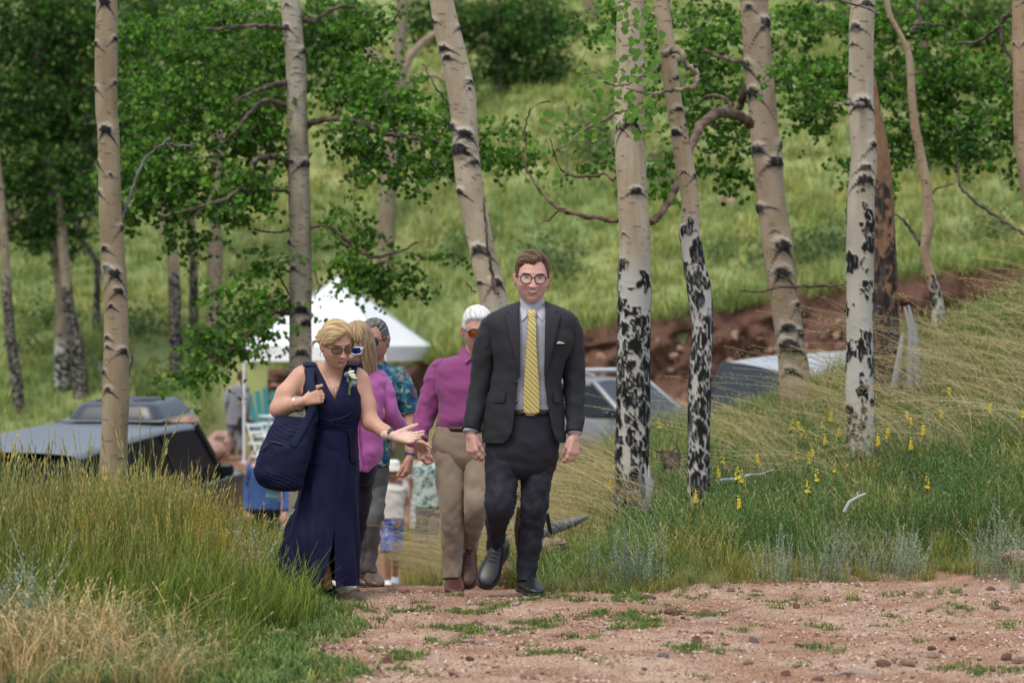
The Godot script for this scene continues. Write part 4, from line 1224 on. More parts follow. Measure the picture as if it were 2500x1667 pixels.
func build_plants() -> void:
	rng.seed = 99
	var g0 := L(0.055, 0.085, 0.02)
	# tall seeding grass left of the track
	var tall := []
	for k in 4:
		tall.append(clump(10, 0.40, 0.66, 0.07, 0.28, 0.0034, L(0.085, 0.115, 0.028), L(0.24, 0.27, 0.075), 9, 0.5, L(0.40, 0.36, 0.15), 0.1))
	scatter("tall_grass", "tall seeding grass standing left of the track before the black car", tall, M.grass, 2200, func():
		var d := rng.randf_range(12.9, 17.6)
		var l := left_line(d) - 0.28 - 0.25 * smoothstep(14.0, 12.9, d)
		var x := l - pow(rng.randf(), 1.2) * 3.2
		var dens := 0.5 + 0.5 * n1.get_noise_2d(x * 1.2, d * 1.2) + 0.35
		if rng.randf() > dens:
			return null
		var s := rng.randf_range(0.68, 1.08) * (1.38 if rng.randf() < 0.07 else 1.0) * lerpf(0.55, 1.0, smoothstep(0.0, 0.55, l - x)) * lerpf(0.62, 1.0, smoothstep(12.9, 14.4, d))
		var t := L(1, 1, 1).lerp(L(1.35, 1.05, 0.75), smoothstep(0.1, 0.6, n1.get_noise_2d(x * 0.9 + 30.0, d))) * rng.randf_range(0.75, 1.2)
		return [stand(G(x, d), s), t])
	# leafy under-growth of the tall grass
	var mid := []
	for k in 3:
		mid.append(clump(15, 0.18, 0.45, 0.09, 0.75, 0.0042, L(0.065, 0.11, 0.025), L(0.17, 0.245, 0.06)))
	scatter("grass", "green grass blades under the tall seeding grass", mid, M.grass, 3600, func():
		var d := rng.randf_range(11.6, 17.8)
		var x := left_line(d) - 0.12 - rng.randf() * 3.4
		var t := L(1, 1, 1).lerp(L(1.5, 1.25, 0.9), rng.randf() * rng.randf()) * rng.randf_range(0.7, 1.15)
		return [stand(G(x, d), rng.randf_range(0.5, 1.0) * lerpf(0.5, 1.0, smoothstep(11.5, 13.5, d))), t])
	# straw-coloured dry grass in the near left corner
	var straw := []
	for k in 3:
		straw.append(clump(22, 0.16, 0.36, 0.06, 1.0, 0.0022, L(0.30, 0.23, 0.11), L(0.58, 0.45, 0.25), 6, 0.9, L(0.62, 0.48, 0.27)))
	scatter("dry_grass", "straw-coloured dry grass tufts in the near left corner", straw, M.grass, 270, func():
		var d := rng.randf_range(10.4, 12.15)
		var x := left_line(d) - 0.35 - rng.randf() * 1.9
		var m := n1.get_noise_2d(x * 1.4 + 3.0, d * 1.4)
		if m < 0.0 and rng.randf() < 0.85:
			return null
		return [stand(G(x, d), rng.randf_range(0.6, 1.15)), L(1, 1, 1) * rng.randf_range(0.75, 1.2)])
	# short bright ground cover along the left edge and in patches on the track
	var low := []
	for k in 3:
		low.append(clump(16, 0.02, 0.06, 0.07, 1.1, 0.0046, L(0.09, 0.15, 0.045), L(0.18, 0.27, 0.09)))
	scatter("low_grass", "short bright green grass creeping along the left edge of the track", low, M.grass, 6500, func():
		var d := rng.randf_range(10.6, 16.0)
		var x := left_line(d) + 0.16 - pow(rng.randf(), 1.3) * 1.25
		if bare(x, d) > 0.85 and rng.randf() < 0.8:
			return null
		var t := L(1, 1, 1).lerp(L(1.2, 1.1, 1.25), rng.randf()) * rng.randf_range(0.7, 1.15)
		return [stand(G(x, d), rng.randf_range(0.6, 1.3), 0.5), t])
	scatter("low_grass", "thin green grass patches growing on the bare track", low, M.grass, 9000, func():
		var d := rng.randf_range(10.9, 15.3)
		var x := rng.randf_range(-0.9, 2.9) * d / 14.0
		var midw := exp(-pow((x - 0.25) / 0.75, 2.0)) * smoothstep(11.2, 13.0, d)
		var m := n1.get_noise_2d(x * 2.1 + 4.0, d * 1.5) + 0.45 * n1.get_noise_2d(x * 7.0, d * 6.0)
		if m < 0.66 - 0.40 * midw or bare(x, d) < 0.5:
			return null
		return [stand(PG(x, d), rng.randf_range(0.25, 0.65), 0.5), L(0.85, 0.9, 0.75) * rng.randf_range(0.7, 1.2)])
	# the right bank
	var bank := []
	for k in 4:
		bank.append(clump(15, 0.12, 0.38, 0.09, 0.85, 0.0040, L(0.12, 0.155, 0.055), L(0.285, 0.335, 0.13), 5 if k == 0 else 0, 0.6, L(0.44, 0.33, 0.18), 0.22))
	scatter("bank_grass", "mixed green and dry grass covering the bank right of the track", bank, M.grass, 10000, func():
		var d := 14.6 + 11.5 * pow(rng.randf(), 1.25)
		var x := rng.randf_range(-0.1, 4.6) * lerpf(0.75, 1.25, smoothstep(15, 26, d))
		if d > 16.2:
			x -= 0.3
		if bare(x, d) > 0.25 or d < right_edge(x):
			return null
		var xl := 0.10 - maxf(d - 15.5, 0.0) * 0.06
		if x < xl:
			return null
		var m := n1.get_noise_2d(x * 1.1 + 50.0, d * 0.9)
		var t := L(1, 1.08, 1).lerp(L(1.5, 1.3, 0.95), smoothstep(0.2, 0.7, m) * 0.7).lerp(L(0.62, 0.95, 0.85), smoothstep(0.0, 0.5, -m) * 0.8) * rng.randf_range(0.7, 1.15)
		return [stand(G(x, d), rng.randf_range(0.55, 1.15) * lerpf(0.4, 1.0, smoothstep(0.1, 1.2, d - right_edge(x)))), t])
	# short and dry tufts breaking up the edge of the track
	scatter("edge_grass", "short tufts and litter where the track meets the right bank", bank, M.grass, 900, func():
		var x := rng.randf_range(0.1, 3.9)
		var d := right_edge(x) + rng.randfn(-0.02, 0.22)
		if d > 17.5:
			return null
		return [stand(G(x, d), rng.randf_range(0.15, 0.42), 0.6), L(1, 1, 1).lerp(L(1.6, 1.25, 0.95), rng.randf()) * rng.randf_range(0.7, 1.1)])
	# dark green toadflax leaves among them
	var green := []
	for k in 3:
		green.append(stem_plant(7, 0.25, 0.45, 34, 0.05, 0.0032, L(0.10, 0.17, 0.065), L(0.19, 0.29, 0.12), 0.10))
	scatter("leafy_stems", "fine-leaved green stems crowding the right bank below the flowers", green, M.grass, 1100, func():
		var d := rng.randf_range(16.6, 20.5)
		var x := rng.randf_range(0.5, 4.4)
		if x < 0.6 + (d - 16.6) * 0.05 or n1.get_noise_2d(x * 0.8 + 9.0, d * 0.8) < -0.2:
			return null
		return [stand(G(x, d), rng.randf_range(0.6, 1.0)), L(1, 1, 1) * rng.randf_range(0.75, 1.25)])
	# long straw arching over the bank, thick at the right
	var arch := []
	for k in 3:
		arch.append(plume(9, 0.6, 1.05, 1.0, -0.75, L(0.50, 0.41, 0.235), L(0.52, 0.39, 0.23)))
	scatter("straw_plumes", "long pale straw stalks arching left over the right bank", arch, M.grass, 260, func():
		var d := rng.randf_range(18.6, 23.0)
		var x := (4.8 - pow(rng.randf(), 1.5) * 2.9) * d / 21.0
		if rng.randf() < 0.16:
			x = rng.randf_range(0.2, 1.0); d = rng.randf_range(18.0, 21.0)
		var b := Basis(Vector3.UP, rng.randfn(0, 0.8)) * Basis(Vector3.BACK, rng.randfn(0, 0.18))
		return [Transform3D(b.scaled(Vector3.ONE * rng.randf_range(0.45, 1.05)), G(x, d)), L(1, 1, 1) * rng.randf_range(0.75, 1.15)])
	scatter("straw_plumes", "pale straw bending over the gap behind the walkers", arch, M.grass, 240, func():
		var d := rng.randf_range(17.5, 30.0)
		var x := rng.randf_range(0.0, 1.0) * 1.4 + 0.0 - (d - 17.0) * 0.075
		var b := Basis(Vector3.UP, rng.randfn(0, 0.5))
		return [Transform3D(b.scaled(Vector3.ONE * rng.randf_range(0.45, 0.85)), G(x, d)), L(0.9, 0.9, 0.85) * rng.randf_range(0.75, 1.15)])
	# grey sage
	var sage := []
	for k in 3:
		sage.append(stem_plant(8, 0.2, 0.42, 70, 0.022, 0.004, L(0.28, 0.32, 0.24), L(0.46, 0.50, 0.40), 0.28))
	var spots := [[2470, 1300, 70, 90], [2440, 1240, 50, 60], [2100, 1270, 60, 50], [2190, 1290, 50, 50], [2020, 1330, 60, 40], [2260, 1300, 60, 60], [1530, 1330, 60, 60], [1760, 1380, 70, 26], [1620, 1340, 80, 40], [2380, 1390, 60, 20], [2480, 1480, 40, 14], [1400, 1415, 60, 12], [2440, 1340, 70, 60], [1900, 1340, 80, 40]]
	scatter("sagebrush", "grey-green feathery sage on the lower right bank", sage, M.grass, 62, func():
		var p: Array = spots[rng.randi_range(0, spots.size() - 1)]
		var px: float = p[0] + rng.randfn(0, 0.5) * p[2]
		var py: float = p[1] + rng.randf_range(0.0, 1.0) * p[3]
		var d := 15.2 + clampf((1400.0 - py) / 110.0, 0.0, 2.2) + rng.randf() * 0.3
		var x: float = (px - 1250.0) / F * d
		return [stand(G(x, d), rng.randf_range(0.5, 1.0) * (0.3 if p[3] < 30 else 1.0)), L(1, 1, 1) * rng.randf_range(0.75, 1.2)])
	scatter("sagebrush", "grey-green sage stems at the near left of the track", sage, M.grass, 16, func():
		var q: Array = [[612, 1500, 14.2], [606, 1480, 14.0], [30, 1560, 11.6], [450, 1640, 11.0], [60, 1500, 12.0]][rng.randi_range(0, 4)]
		var x: float = (q[0] + rng.randfn(0, 12) - 1250.0) / F * q[2]
		return [stand(G(x, q[2]), rng.randf_range(0.7, 1.1)), L(1, 1, 1) * rng.randf_range(0.8, 1.1)])
	# clumps of yellow-green bunch grass at the edge of the track
	var bunch := []
	for k in 2:
		bunch.append(clump(60, 0.12, 0.26, 0.05, 0.7, 0.0020, L(0.11, 0.14, 0.03), L(0.30, 0.33, 0.09)))
	var bs := [[1480, 1400, 1.0], [1790, 1405, 0.9], [2165, 1392, 1.1], [2200, 1385, 0.9], [2380, 1405, 0.8], [2060, 1370, 0.9], [2290, 1380, 1.0], [1560, 1385, 0.8], [2490, 1420, 0.9], [1650, 1395, 0.8], [2110, 1350, 0.9], [1370, 1400, 0.7], [2300, 1330, 1.0], [2430, 1330, 0.9], [1850, 1395, 0.7]]
	for b in bs:
		var d: float = (EYE - 0.02) * F / (b[1] - 833.5)
		d = clampf(d, 14.4, 16.6)
		var o := put("bunch_grass", bunch[rng.randi_range(0, 1)], M.grass)
		o.transform = stand(G((b[0] - 1250.0) / F * d, d), b[2])
		tag(o, "yellow-green bunch of grass at the foot of the right bank", "grass tuft", "bunches of grass along the right edge of the track")
	var lone := put("bunch_grass", bunch[0], M.grass)
	lone.transform = Transform3D(Basis().scaled(Vector3(0.9, 0.35, 0.9)), G((2085 - 1250.0) / F * 14.75, 14.75))
	tag(lone, "flattened lone grass tuft on the bare track at the right", "grass tuft")
	# yellow wildflowers: plants one can count
	var fl := [[1455, 1135], [1430, 1150], [1505, 1150], [1535, 1140], [1480, 1185], [1383, 1175], [1395, 1200], [1416, 1195], [1460, 1205], [1620, 1125], [1640, 1120], [1765, 1125], [1755, 1150], [1810, 1180], [1800, 1175], [1850, 1125], [1700, 1205], [1935, 1055], [1950, 1065], [1960, 1050], [1945, 1110], [1985, 1095], [1975, 1120], [2010, 1040], [2015, 1065], [2030, 1035], [2050, 1050], [2070, 1010], [2145, 1085], [2170, 1045], [2168, 1075], [2215, 1030], [2225, 1050], [2225, 1090], [2300, 1015], [2420, 1015], [2255, 1060], [1972, 1190], [2040, 1140], [2265, 1190], [2318, 970], [2500, 1015], [1705, 1110], [1580, 1180], [1545, 1175], [1805, 1305], [1385, 1240], [1490, 1212], [1610, 1010], [1995, 1170]]
	var stem := stem_plant(1, 0.40, 0.42, 60, 0.045, 0.0022, L(0.06, 0.11, 0.035), L(0.09, 0.16, 0.06), 0.02)
	var heads := []
	for k in 3:
		var hb := MB.new()
		for j in 16 + k * 6:
			var y := rng.randf_range(0.0, 0.075)
			var a := rng.randf() * TAU
			var r := 0.012 * (1.1 - y / 0.11) * rng.randf_range(0.5, 1.2)
			var yc := L(0.80, 0.62, 0.03).lerp(L(0.85, 0.42, 0.02), 0.6 if rng.randf() < 0.2 else 0.0)
			ball(hb, Vector3(cos(a) * r, 0.385 + y, sin(a) * r), Vector3(0.0057, 0.0048, 0.0057) * rng.randf_range(0.7, 1.3), yc, 5, 3)
		heads.append(hb.mesh())
	for f in fl:
		var py: float = f[1]
		# the plant stands where its head, 0.42 m up, meets the photograph on the bank
		var best := 17.0
		var err := 1e9
		for k in 40:
			var d := 16.2 + k * 0.15
			var x: float = (f[0] - 1250.0) / F * d
			var yy := EYE - (py - 833.5) / F * d
			var e := absf(ground(x, d) + 0.40 - yy)
			if e < err:
				err = e; best = d
		var p := G((f[0] - 1250.0) / F * best, best)
		var o := thing("wildflower", "yellow spike of a wildflower on the grassy right bank", "wildflower", p, "yellow wildflowers on the right bank", rng.randf() * TAU)
		o.scale = Vector3.ONE * rng.randf_range(0.9, 1.1)
		put("stem", stem, M.grass, o)
		put("blossoms", heads[rng.randi_range(0, 2)], M.vc_soft, o)
	# meadow on the hill and in the hollow
	var hillg := []
	for k in 3:
		hillg.append(clump(12, 0.18, 0.42, 0.22, 0.8, 0.012, L(0.195, 0.25, 0.09), L(0.34, 0.40, 0.145), 0, 0.5, Color.WHITE, 0.08))
	scatter("meadow_grass", "green and straw-coloured meadow grass covering the hillside", hillg, M.grass, 26000, func():
		var d := 40.0 + 58.0 * pow(rng.randf(), 1.15)
		var x := rng.randf_range(-0.205, 0.20) * d
		var p := G(x, d)
		if x > -6.5 and d < cut_d(x) + 1.2:
			return null
		var a := 0.5 + 0.5 * n1.get_noise_2d(x * 0.35, d * 0.35)
		var b := 0.5 + 0.5 * n1.get_noise_2d(x * 0.09 + 40.0, d * 0.12)
		var t := L(0.9, 0.97, 0.9).lerp(L(1.4, 1.2, 1.1), clampf(a * 0.65 + b * 0.5 - 0.25, 0.0, 1.0)) * rng.randf_range(0.7, 1.15)
		return [stand(p, rng.randf_range(0.5, 1.15), 0.4), t])
	scatter("meadow_grass", "grass hanging over the lip of the dirt bank", hillg, M.grass, 700, func():
		var x := rng.randf_range(-5.0, 14.0)
		var c := cut_d(x) + rng.randf_range(0.75, 1.35)
		return [stand(Vector3(x, hill(x, c) + 0.02, -c), rng.randf_range(0.5, 1.2), 0.7), L(0.95, 1.0, 0.9) * rng.randf_range(0.7, 1.15)])
	scatter("hollow_grass", "rough grass on the slope that falls away behind the track", bank, M.grass, 5000, func():
		var d := rng.randf_range(17.0, 42.0)
		var x := rng.randf_range(-0.2, 0.03) * d
		var xc := -0.10 - maxf(d - 15.5, 0.0) * 0.075 - 0.5
		if absf(x - xc) < 0.7 or (x > -0.9 and d < 17.0):
			return null
		return [stand(G(x, d), rng.randf_range(0.7, 1.3)), L(1, 1, 1).lerp(L(1.7, 1.3, 0.95), rng.randf()) * rng.randf_range(0.75, 1.1)])
	# shrubs on the hillside
	var shm := []
	for k in 2:
		var sb := MB.new()
		for j in 420:
			var q := Vector3(rng.randfn(0, 0.34), absf(rng.randfn(0.25, 0.22)), rng.randfn(0, 0.34))
			var s := rng.randf_range(0.03, 0.06)
			var a := Vector3(rng.randfn(0, 1), rng.randfn(0, 1), rng.randfn(0, 1)).normalized() * s
			var b := a.cross(Vector3(rng.randfn(0, 1), rng.randfn(0, 1), rng.randfn(0, 1))).normalized() * s * 0.6
			var cc := L(0.05, 0.10, 0.035).lerp(L(0.15, 0.20, 0.10), rng.randf())
			var s2 := sb.v.size()
			sb.vert(q - a, cc); sb.vert(q - b, cc); sb.vert(q + a, cc); sb.vert(q + b, cc)
			sb.quad(s2, s2 + 1, s2 + 2, s2 + 3)
		shm.append(sb.mesh())
	var shrub_names := ["shrub just right of the suited man's head", "low shrub right above the suited man", "bushy shrub below the drooping bare limbs", "larger shrub beside the looping bare limb", "shrub between the thick and thin aspens high up", "shrub between the wedge-marked and the white aspens, above the bank", "broad pale shrub at the upper right", "pale shrub beside the broad one at the upper right", "small shrub left of the white aspen above the bank", "small shrub right of the canopy's peak", "shrub left of the tan aspen on the slope", "shrub at the far left, above the black car", "shrub right of the tan aspen on the slope", "shrub behind the rock heap", "shrub behind the canopy's left side", "small shrub above the white-haired man", "shrub near the top behind the thin crooked aspen", "small shrub at the lip of the dirt bank beside the white aspen", "shrub above the right end of the dirt bank", "shrub high up, left of the dark round-crowned aspen", "tiny shrub above the flat-roofed car"]
	var sn := -1
	for p in [[1360, 690, 1.0], [1330, 650, 0.8], [1450, 350, 1.3], [1440, 400, 1.2], [1650, 450, 1.2], [1900, 660, 0.9], [2330, 420, 1.6], [2300, 380, 1.5], [2050, 610, 0.8], [1180, 600, 0.7], [110, 800, 1.0], [60, 870, 0.9], [340, 820, 1.0], [370, 980, 0.8], [620, 690, 0.8], [1120, 640, 0.9], [1720, 250, 1.2], [2000, 640, 0.9], [2420, 590, 0.8], [1130, 250, 1.2], [1760, 640, 0.6]]:
		sn += 1
		# where the sight line through the pixel meets the hill
		var hit := 52.0
		for k in 260:
			var d := 44.0 + k * 0.25
			var x: float = (p[0] - 1250.0) / F * d
			if ground(x, d) > EYE - (p[1] - 833.5) / F * d:
				hit = d
				break
		var o := put("shrub", shm[rng.randi_range(0, 1)], M.grass)
		o.transform = stand(G((p[0] - 1250.0) / F * hit, hit), p[2] * 1.1, 0.0)
		tag(o, "grey-green " + shrub_names[sn], "shrub", "shrubs on the hillside")

# ---------------------------------------------------------------- stones and dead wood
func stone_mesh(seed_: int, flat: float, col: Color, col2: Color, seg := 10, rows := 7) -> ArrayMesh:
	var mb := MB.new()
	var s := 0
	for i in rows + 1:
		var ph := PI * (0.5 - float(i) / rows)
		for j in seg:
			var th := TAU * j / seg
			var d := Vector3(cos(ph) * cos(th), sin(ph), -cos(ph) * sin(th))
			# knock flat faces on the stone
			var r := 1.0
			for k in 9:
				var q := Vector3(n1.get_noise_2d(seed_ * 7.3 + k * 3.1, 1.0), n1.get_noise_2d(seed_ * 5.1 + k * 2.7, 5.0), n1.get_noise_2d(seed_ * 3.7 + k * 4.3, 9.0)).normalized()
				r = minf(r, 0.64 / maxf(d.dot(q), 0.05)) if d.dot(q) > 0.4 else r
			r *= 1.0 + 0.10 * n1.get_noise_3d(d.x * 1.8 + seed_ * 9.0, d.y * 1.8, d.z * 1.8)
			mb.vert(d * r * Vector3(1, flat, 0.8), col.lerp(col2, clampf(0.5 + n1.get_noise_3d(d.x * 2.5 + seed_, d.y * 2.5, d.z * 2.5) * 1.2, 0.0, 1.0)))
	mb.grid(s, rows + 1, seg, true)
	# broken faces: every triangle with vertices of its own
	var fb := MB.new()
	for k in range(0, mb.i.size(), 3):
		for q in 3:
			fb.vert(mb.v[mb.i[k + q]], mb.c[mb.i[k + q]])
		fb.tri(k, k + 1, k + 2)
	return fb.mesh()

func build_stones() -> void:
	rng.seed = 4242
	var red := L(0.28, 0.135, 0.095)
	var pink := L(0.50, 0.31, 0.23)
	var pale := L(0.62, 0.47, 0.39)
	var dark := L(0.16, 0.09, 0.07)
	var kinds := []
	for k in 10:
		var c: Color = [red, pink, dark, pale, red, pink, L(0.22, 0.19, 0.19), pale, red, pink][k]
		kinds.append(stone_mesh(k + 1, [0.5, 0.35, 0.6, 0.28, 0.65, 0.45, 0.5, 0.3, 0.4, 0.55][k], c, c * 0.7 + L(0.06, 0.03, 0.02), 8, 5))
	# loose stones of the track, one by one
	var path: Node = M.path_node
	var made := 0
	while made < 290:
		var d := rng.randf_range(10.9, 15.4)
		var x := rng.randf_range(-0.9, 2.9) * d / 13.0
		if bare(x, d) < 0.6:
			continue
		var s := 0.012 + 0.034 * pow(rng.randf(), 3.0)
		var o := MeshInstance3D.new()
		o.mesh = kinds[rng.randi_range(0, 9)]
		o.material_override = M.stone
		o.name = "stone"
		path.add_child(o, true)
		var b := Basis(Vector3.UP, rng.randf() * TAU) * Basis(Vector3.RIGHT, rng.randfn(0, 0.25))
		o.transform = Transform3D(b.scaled_local(Vector3.ONE * s), PG(x, d) + Vector3(0, s * 0.16, 0))
		made += 1
	# gravel too small to pick apart
	var xs := []
	var cs := []
	for k in 26000:
		var d := rng.randf_range(10.7, 15.6)
		var x := rng.randf_range(-1.0, 3.1) * d / 13.0
		if bare(x, d) < 0.5:
			continue
		var s := 0.0035 + 0.011 * pow(rng.randf(), 3.0)
		if n1.get_noise_2d(x * 1.5 + 20.0, d * 1.5) < -0.1 and s > 0.005:
			s *= 0.6
		xs.append(Transform3D((Basis(Vector3.UP, rng.randf() * TAU)).scaled_local(Vector3(s, s * 0.7, s)), PG(x, d) + Vector3(0, s * 0.25, 0)))
		var q := rng.randf()
		cs.append(L(0.46, 0.27, 0.19).lerp(L(0.72, 0.56, 0.46), rng.randf()) if q < 0.55 else L(0.22, 0.11, 0.08).lerp(L(0.34, 0.20, 0.15), rng.randf()))
	var pb := stone_mesh(31, 0.7, L(1, 1, 1), L(0.8, 0.8, 0.8), 6, 4)
	many("gravel", pb, M.vc, xs, cs, path)
	# larger stones with a look of their own
	var rocks := [
		[1395, 1422, 15.35, 0.085, 0.45, red, "flat-topped red rock at the track's right edge beside the black shoe"],
		[1352, 1428, 15.4, 0.026, 0.9, red, "small upright red stone just right of the black shoe"],
		[1205, 1570, 0, 0.038, 0.45, pink, "pinkish stone in the middle of the near track with a pale top"],
		[1200, 1592, 0, 0.05, 0.18, pale, "flat pale slab lying on the track below the pinkish stone"],
		[1490, 1558, 0, 0.062, 0.22, pale, "broad pale stone flush with the track between grass patches"],
		[1735, 1522, 0, 0.085, 0.2, pale, "long pale wedge of rock lying in the track right of the centre"],
		[1970, 1583, 0, 0.05, 0.35, pink, "low pink rock with a dark end in the near right track"],
		[1148, 1632, 0, 0.026, 0.6, dark, "dark brown stone near the lower edge left of the centre"],
		[1000, 1503, 0, 0.03, 0.55, dark, "dark angled stone left of the khaki trousers' shoes on the track"],
		[1633, 1502, 0, 0.028, 0.8, red, "upright reddish stone below the right bank's edge"],
		[1803, 1491, 0, 0.028, 0.6, pink, "pink chip of rock in the track under the right bank"],
		[1918, 1652, 0, 0.028, 0.8, red, "rust-red block at the bottom edge of the view"],
		[2090, 1660, 0, 0.085, 0.35, pale, "broad pink-white boulder top at the bottom edge right of centre"],
		[2445, 1490, 0, 0.06, 0.35, L(0.24, 0.15, 0.12), "brown flat rock beside the grey sage at the right edge of the track"],
		[2420, 1400, 15.2, 0.04, 0.6, dark, "dark rock under the bank at the far right of the track"],
		[2450, 1398, 15.2, 0.055, 0.5, pale, "pale pink rock right beside the dark rock under the right bank"],
		[2490, 1340, 15.8, 0.12, 0.5, pink, "rusty pink boulder half hidden in grass at the right edge"],
		[1352, 1312, 17.0, 0.15, 0.4, pink, "pink boulder in the grass right of the dark trousers"],
		[1235, 1385, 17.5, 0.10, 0.9, pink, "reddish boulder seen between the walkers' legs"]]
	for r in rocks:
		var d: float = r[2] if r[2] > 0 else EYE * F / (r[1] - 833.5)
		var x: float = (r[0] - 1250.0) / F * d
		var o := put("rock", stone_mesh(int(r[0]), r[4], r[5], r[5] * 0.75 + L(0.05, 0.03, 0.02), 14, 10), M.stone)
		var p := PG(x, d) if d < 15.0 else G(x, d)
		p.y = maxf(p.y, EYE - (r[1] - 833.5) / F * d - 0.06) if r[2] > 0 and r[3] >= 0.1 else p.y
		o.transform = Transform3D(Basis(Vector3.UP, rng.randf_range(-0.5, 0.5)).scaled(Vector3.ONE * r[3]), p + Vector3(0, r[3] * r[4] * 0.25, 0))
		tag(o, r[6], "rock")
	# rocks heaped left of the man in grey, and on the hill
	var heap := [[430, 985, 58.0, 0.5, "broad pink boulder at the left end of the heap"], [480, 1000, 57.0, 0.42, "pink boulder in the middle of the heap left of the man in grey"], [520, 985, 57.5, 0.45, "tall pink boulder against the man in grey"], [455, 965, 59.5, 0.35, "upper pink boulder of the heap behind the black car"], [545, 960, 60.0, 0.4, "dark-sided boulder partly behind the man in grey"], [395, 1005, 57.0, 0.3, "small pink rock showing above the black car's roof"], [505, 1030, 56.5, 0.4, "low brown rock at the foot of the heap"],
		[1779, 503, 0, 0.26, "pink rock in the meadow right of the thin crooked aspen"], [1822, 588, 0, 0.16, "pale rock in the meadow below the pink one"], [1708, 495, 0, 0.14, "small pink rock touching the thin crooked aspen's right side"], [1600, 392, 0, 0.16, "small pink rock between the thick and the thin crooked aspens"], [2140, 400, 0, 0.18, "pale rock behind the dead brown stem"], [2050, 478, 0, 0.15, "flat pale rock left of the white aspen"], [1340, 478, 0, 0.12, "small pinkish rock beside the bare drooping limbs"], [262, 948, 0, 0.2, "grey-pink rock beside the tan aspen on the far slope"]]
	for r in heap:
		var hit: float = r[2]
		if hit == 0.0:
			hit = 60.0
			for k in 260:
				var d := 44.0 + k * 0.25
				var x: float = (r[0] - 1250.0) / F * d
				if ground(x, d) > EYE - (r[1] - 833.5) / F * d:
					hit = d
					break
		var o := put("rock", stone_mesh(int(r[0]) + 3, 0.7, L(0.46, 0.28, 0.21), L(0.36, 0.24, 0.19), 12, 9), M.stone)
		var p := at(r[0], r[1], hit)
		if r[2] == 0.0:
			p = G(p.x, hit) + Vector3(0, 0.05, 0)
		else:
			p.y = G(p.x, hit).y + r[3] * 0.45
		o.transform = Transform3D(Basis(Vector3.UP, rng.randf() * TAU).scaled(Vector3.ONE * r[3] * (1.0 if r[2] == 0.0 else 1.15)), p)
		tag(o, r[4], "rock")
	# dead wood
	var bleached := L(0.36, 0.355, 0.35)
	var mb := MB.new()
	var base := at(1585, 1190, 18.0)
	for k in 7:
		rod(mb, [base + Vector3(rng.randfn(0, 0.015), -0.15, rng.randfn(0, 0.02)), base + Vector3(rng.randfn(0, 0.02) - 0.01, 0.05, 0.01), base + Vector3(-0.05 + rng.randf() * 0.05, rng.randf_range(0.08, 0.17), 0.0)], 0.026, 0.004, 6, bleached * rng.randf_range(0.55, 1.05))
	tag(put("dead_stump", mb.mesh(), M.bark), "bleached splintered stump at the right foot of the thick pale aspen", "stump")
	mb = MB.new()
	for k in 8:
		var c := at(1640 + rng.randf_range(-18, 18), 1108, 19.0)
		rod(mb, [c - Vector3(0, 0.1, 0), c + Vector3(rng.randfn(0, 0.03), 0.0, 0), c + Vector3(rng.randfn(0, 0.07), rng.randf_range(0.0, 0.08), 0)], 0.022, 0.004, 6, L(0.05, 0.04, 0.035).lerp(L(0.26, 0.2, 0.15), rng.randf()))
	tag(put("dead_stump", mb.mesh(), M.bark), "dark rotten stump in the grass between the two blistered aspens", "stump")
	mb = MB.new()
	var q := at(2225, 850, 21.5)
	for k in [[Vector3(0.0, -0.3, 0), Vector3(0.0, 0.15, 0), Vector3(-0.05, 0.32, 0)], [Vector3(0.05, -0.3, 0), Vector3(0.03, 0.12, 0), Vector3(-0.02, 0.33, 0)], [Vector3(-0.12, -0.3, 0), Vector3(-0.08, -0.02, 0), Vector3(-0.06, 0.12, 0)]]:
		rod(mb, [q + k[0], q + k[1], q + k[2]], 0.04, 0.011, 7, bleached * rng.randf_range(0.8, 1.0))
	tag(put("dead_stump", mb.mesh(), M.bark), "grey snag with two splintered prongs right of the dead brown stem", "stump")
	mb = MB.new()
	var tw := at(2075, 1225, 16.6)
	rod(mb, [tw + Vector3(-0.03, -0.06, 0), tw + Vector3(0.0, 0.0, 0), tw + Vector3(0.05, 0.03, 0.01), tw + Vector3(0.095, 0.05, 0.01)], 0.013, 0.006, 7, L(0.46, 0.46, 0.46))
	rod(mb, [tw + Vector3(0.05, 0.03, 0.01), tw + Vector3(0.045, 0.06, 0.01)], 0.008, 0.005, 6, L(0.46, 0.46, 0.46))
	tag(put("dead_branch", mb.mesh(), M.bark), "short white forked stick standing in the grass of the right bank", "branch")
	mb = MB.new()
	var lr := []
	for lq in [[1318, 1306, 17.2, 0.030], [1350, 1291, 17.3, 0.033], [1378, 1280, 17.4, 0.028], [1405, 1273, 17.5, 0.026], [1432, 1262, 17.6, 0.016]]:
		var lp := at(lq[0], lq[1], lq[2])
		lr.append(PackedFloat32Array([lp.x, lp.y, lp.z, lq[3], lq[3]]))
	tube(mb, curve(lr, 8), 14, L(0.22, 0.215, 0.195), 3, Vector3.BACK, 0.012, Vector3(9, 30, 30), func(p): return L(0.26, 0.25, 0.23).lerp(L(0.11, 0.10, 0.09), clampf(0.4 + n1.get_noise_3d(p.x * 12.0, p.y * 60.0, p.z * 60.0), 0.0, 1.0)))
	tag(put("dead_log", mb.mesh(), M.bark), "grey fallen log in the grass right of the dark trousers", "log")
	mb = MB.new()
	rod(mb, [at(1750, 1174, 18.3), at(1790, 1170, 18.4), at(1830, 1160, 18.6), at(1860, 1158, 18.7), at(1890, 1146, 18.9)], 0.014, 0.007, 7, L(0.56, 0.57, 0.57))
	tag(put("dead_branch", mb.mesh(), M.bark), "whitish fallen branch lying right of the thin crooked aspen's foot", "branch")
	mb = MB.new()
	rod(mb, [at(1268, 1240, 16.9), at(1262, 1290, 17.0), at(1270, 1370, 17.2)], 0.015, 0.02, 7, L(0.14, 0.09, 0.06))
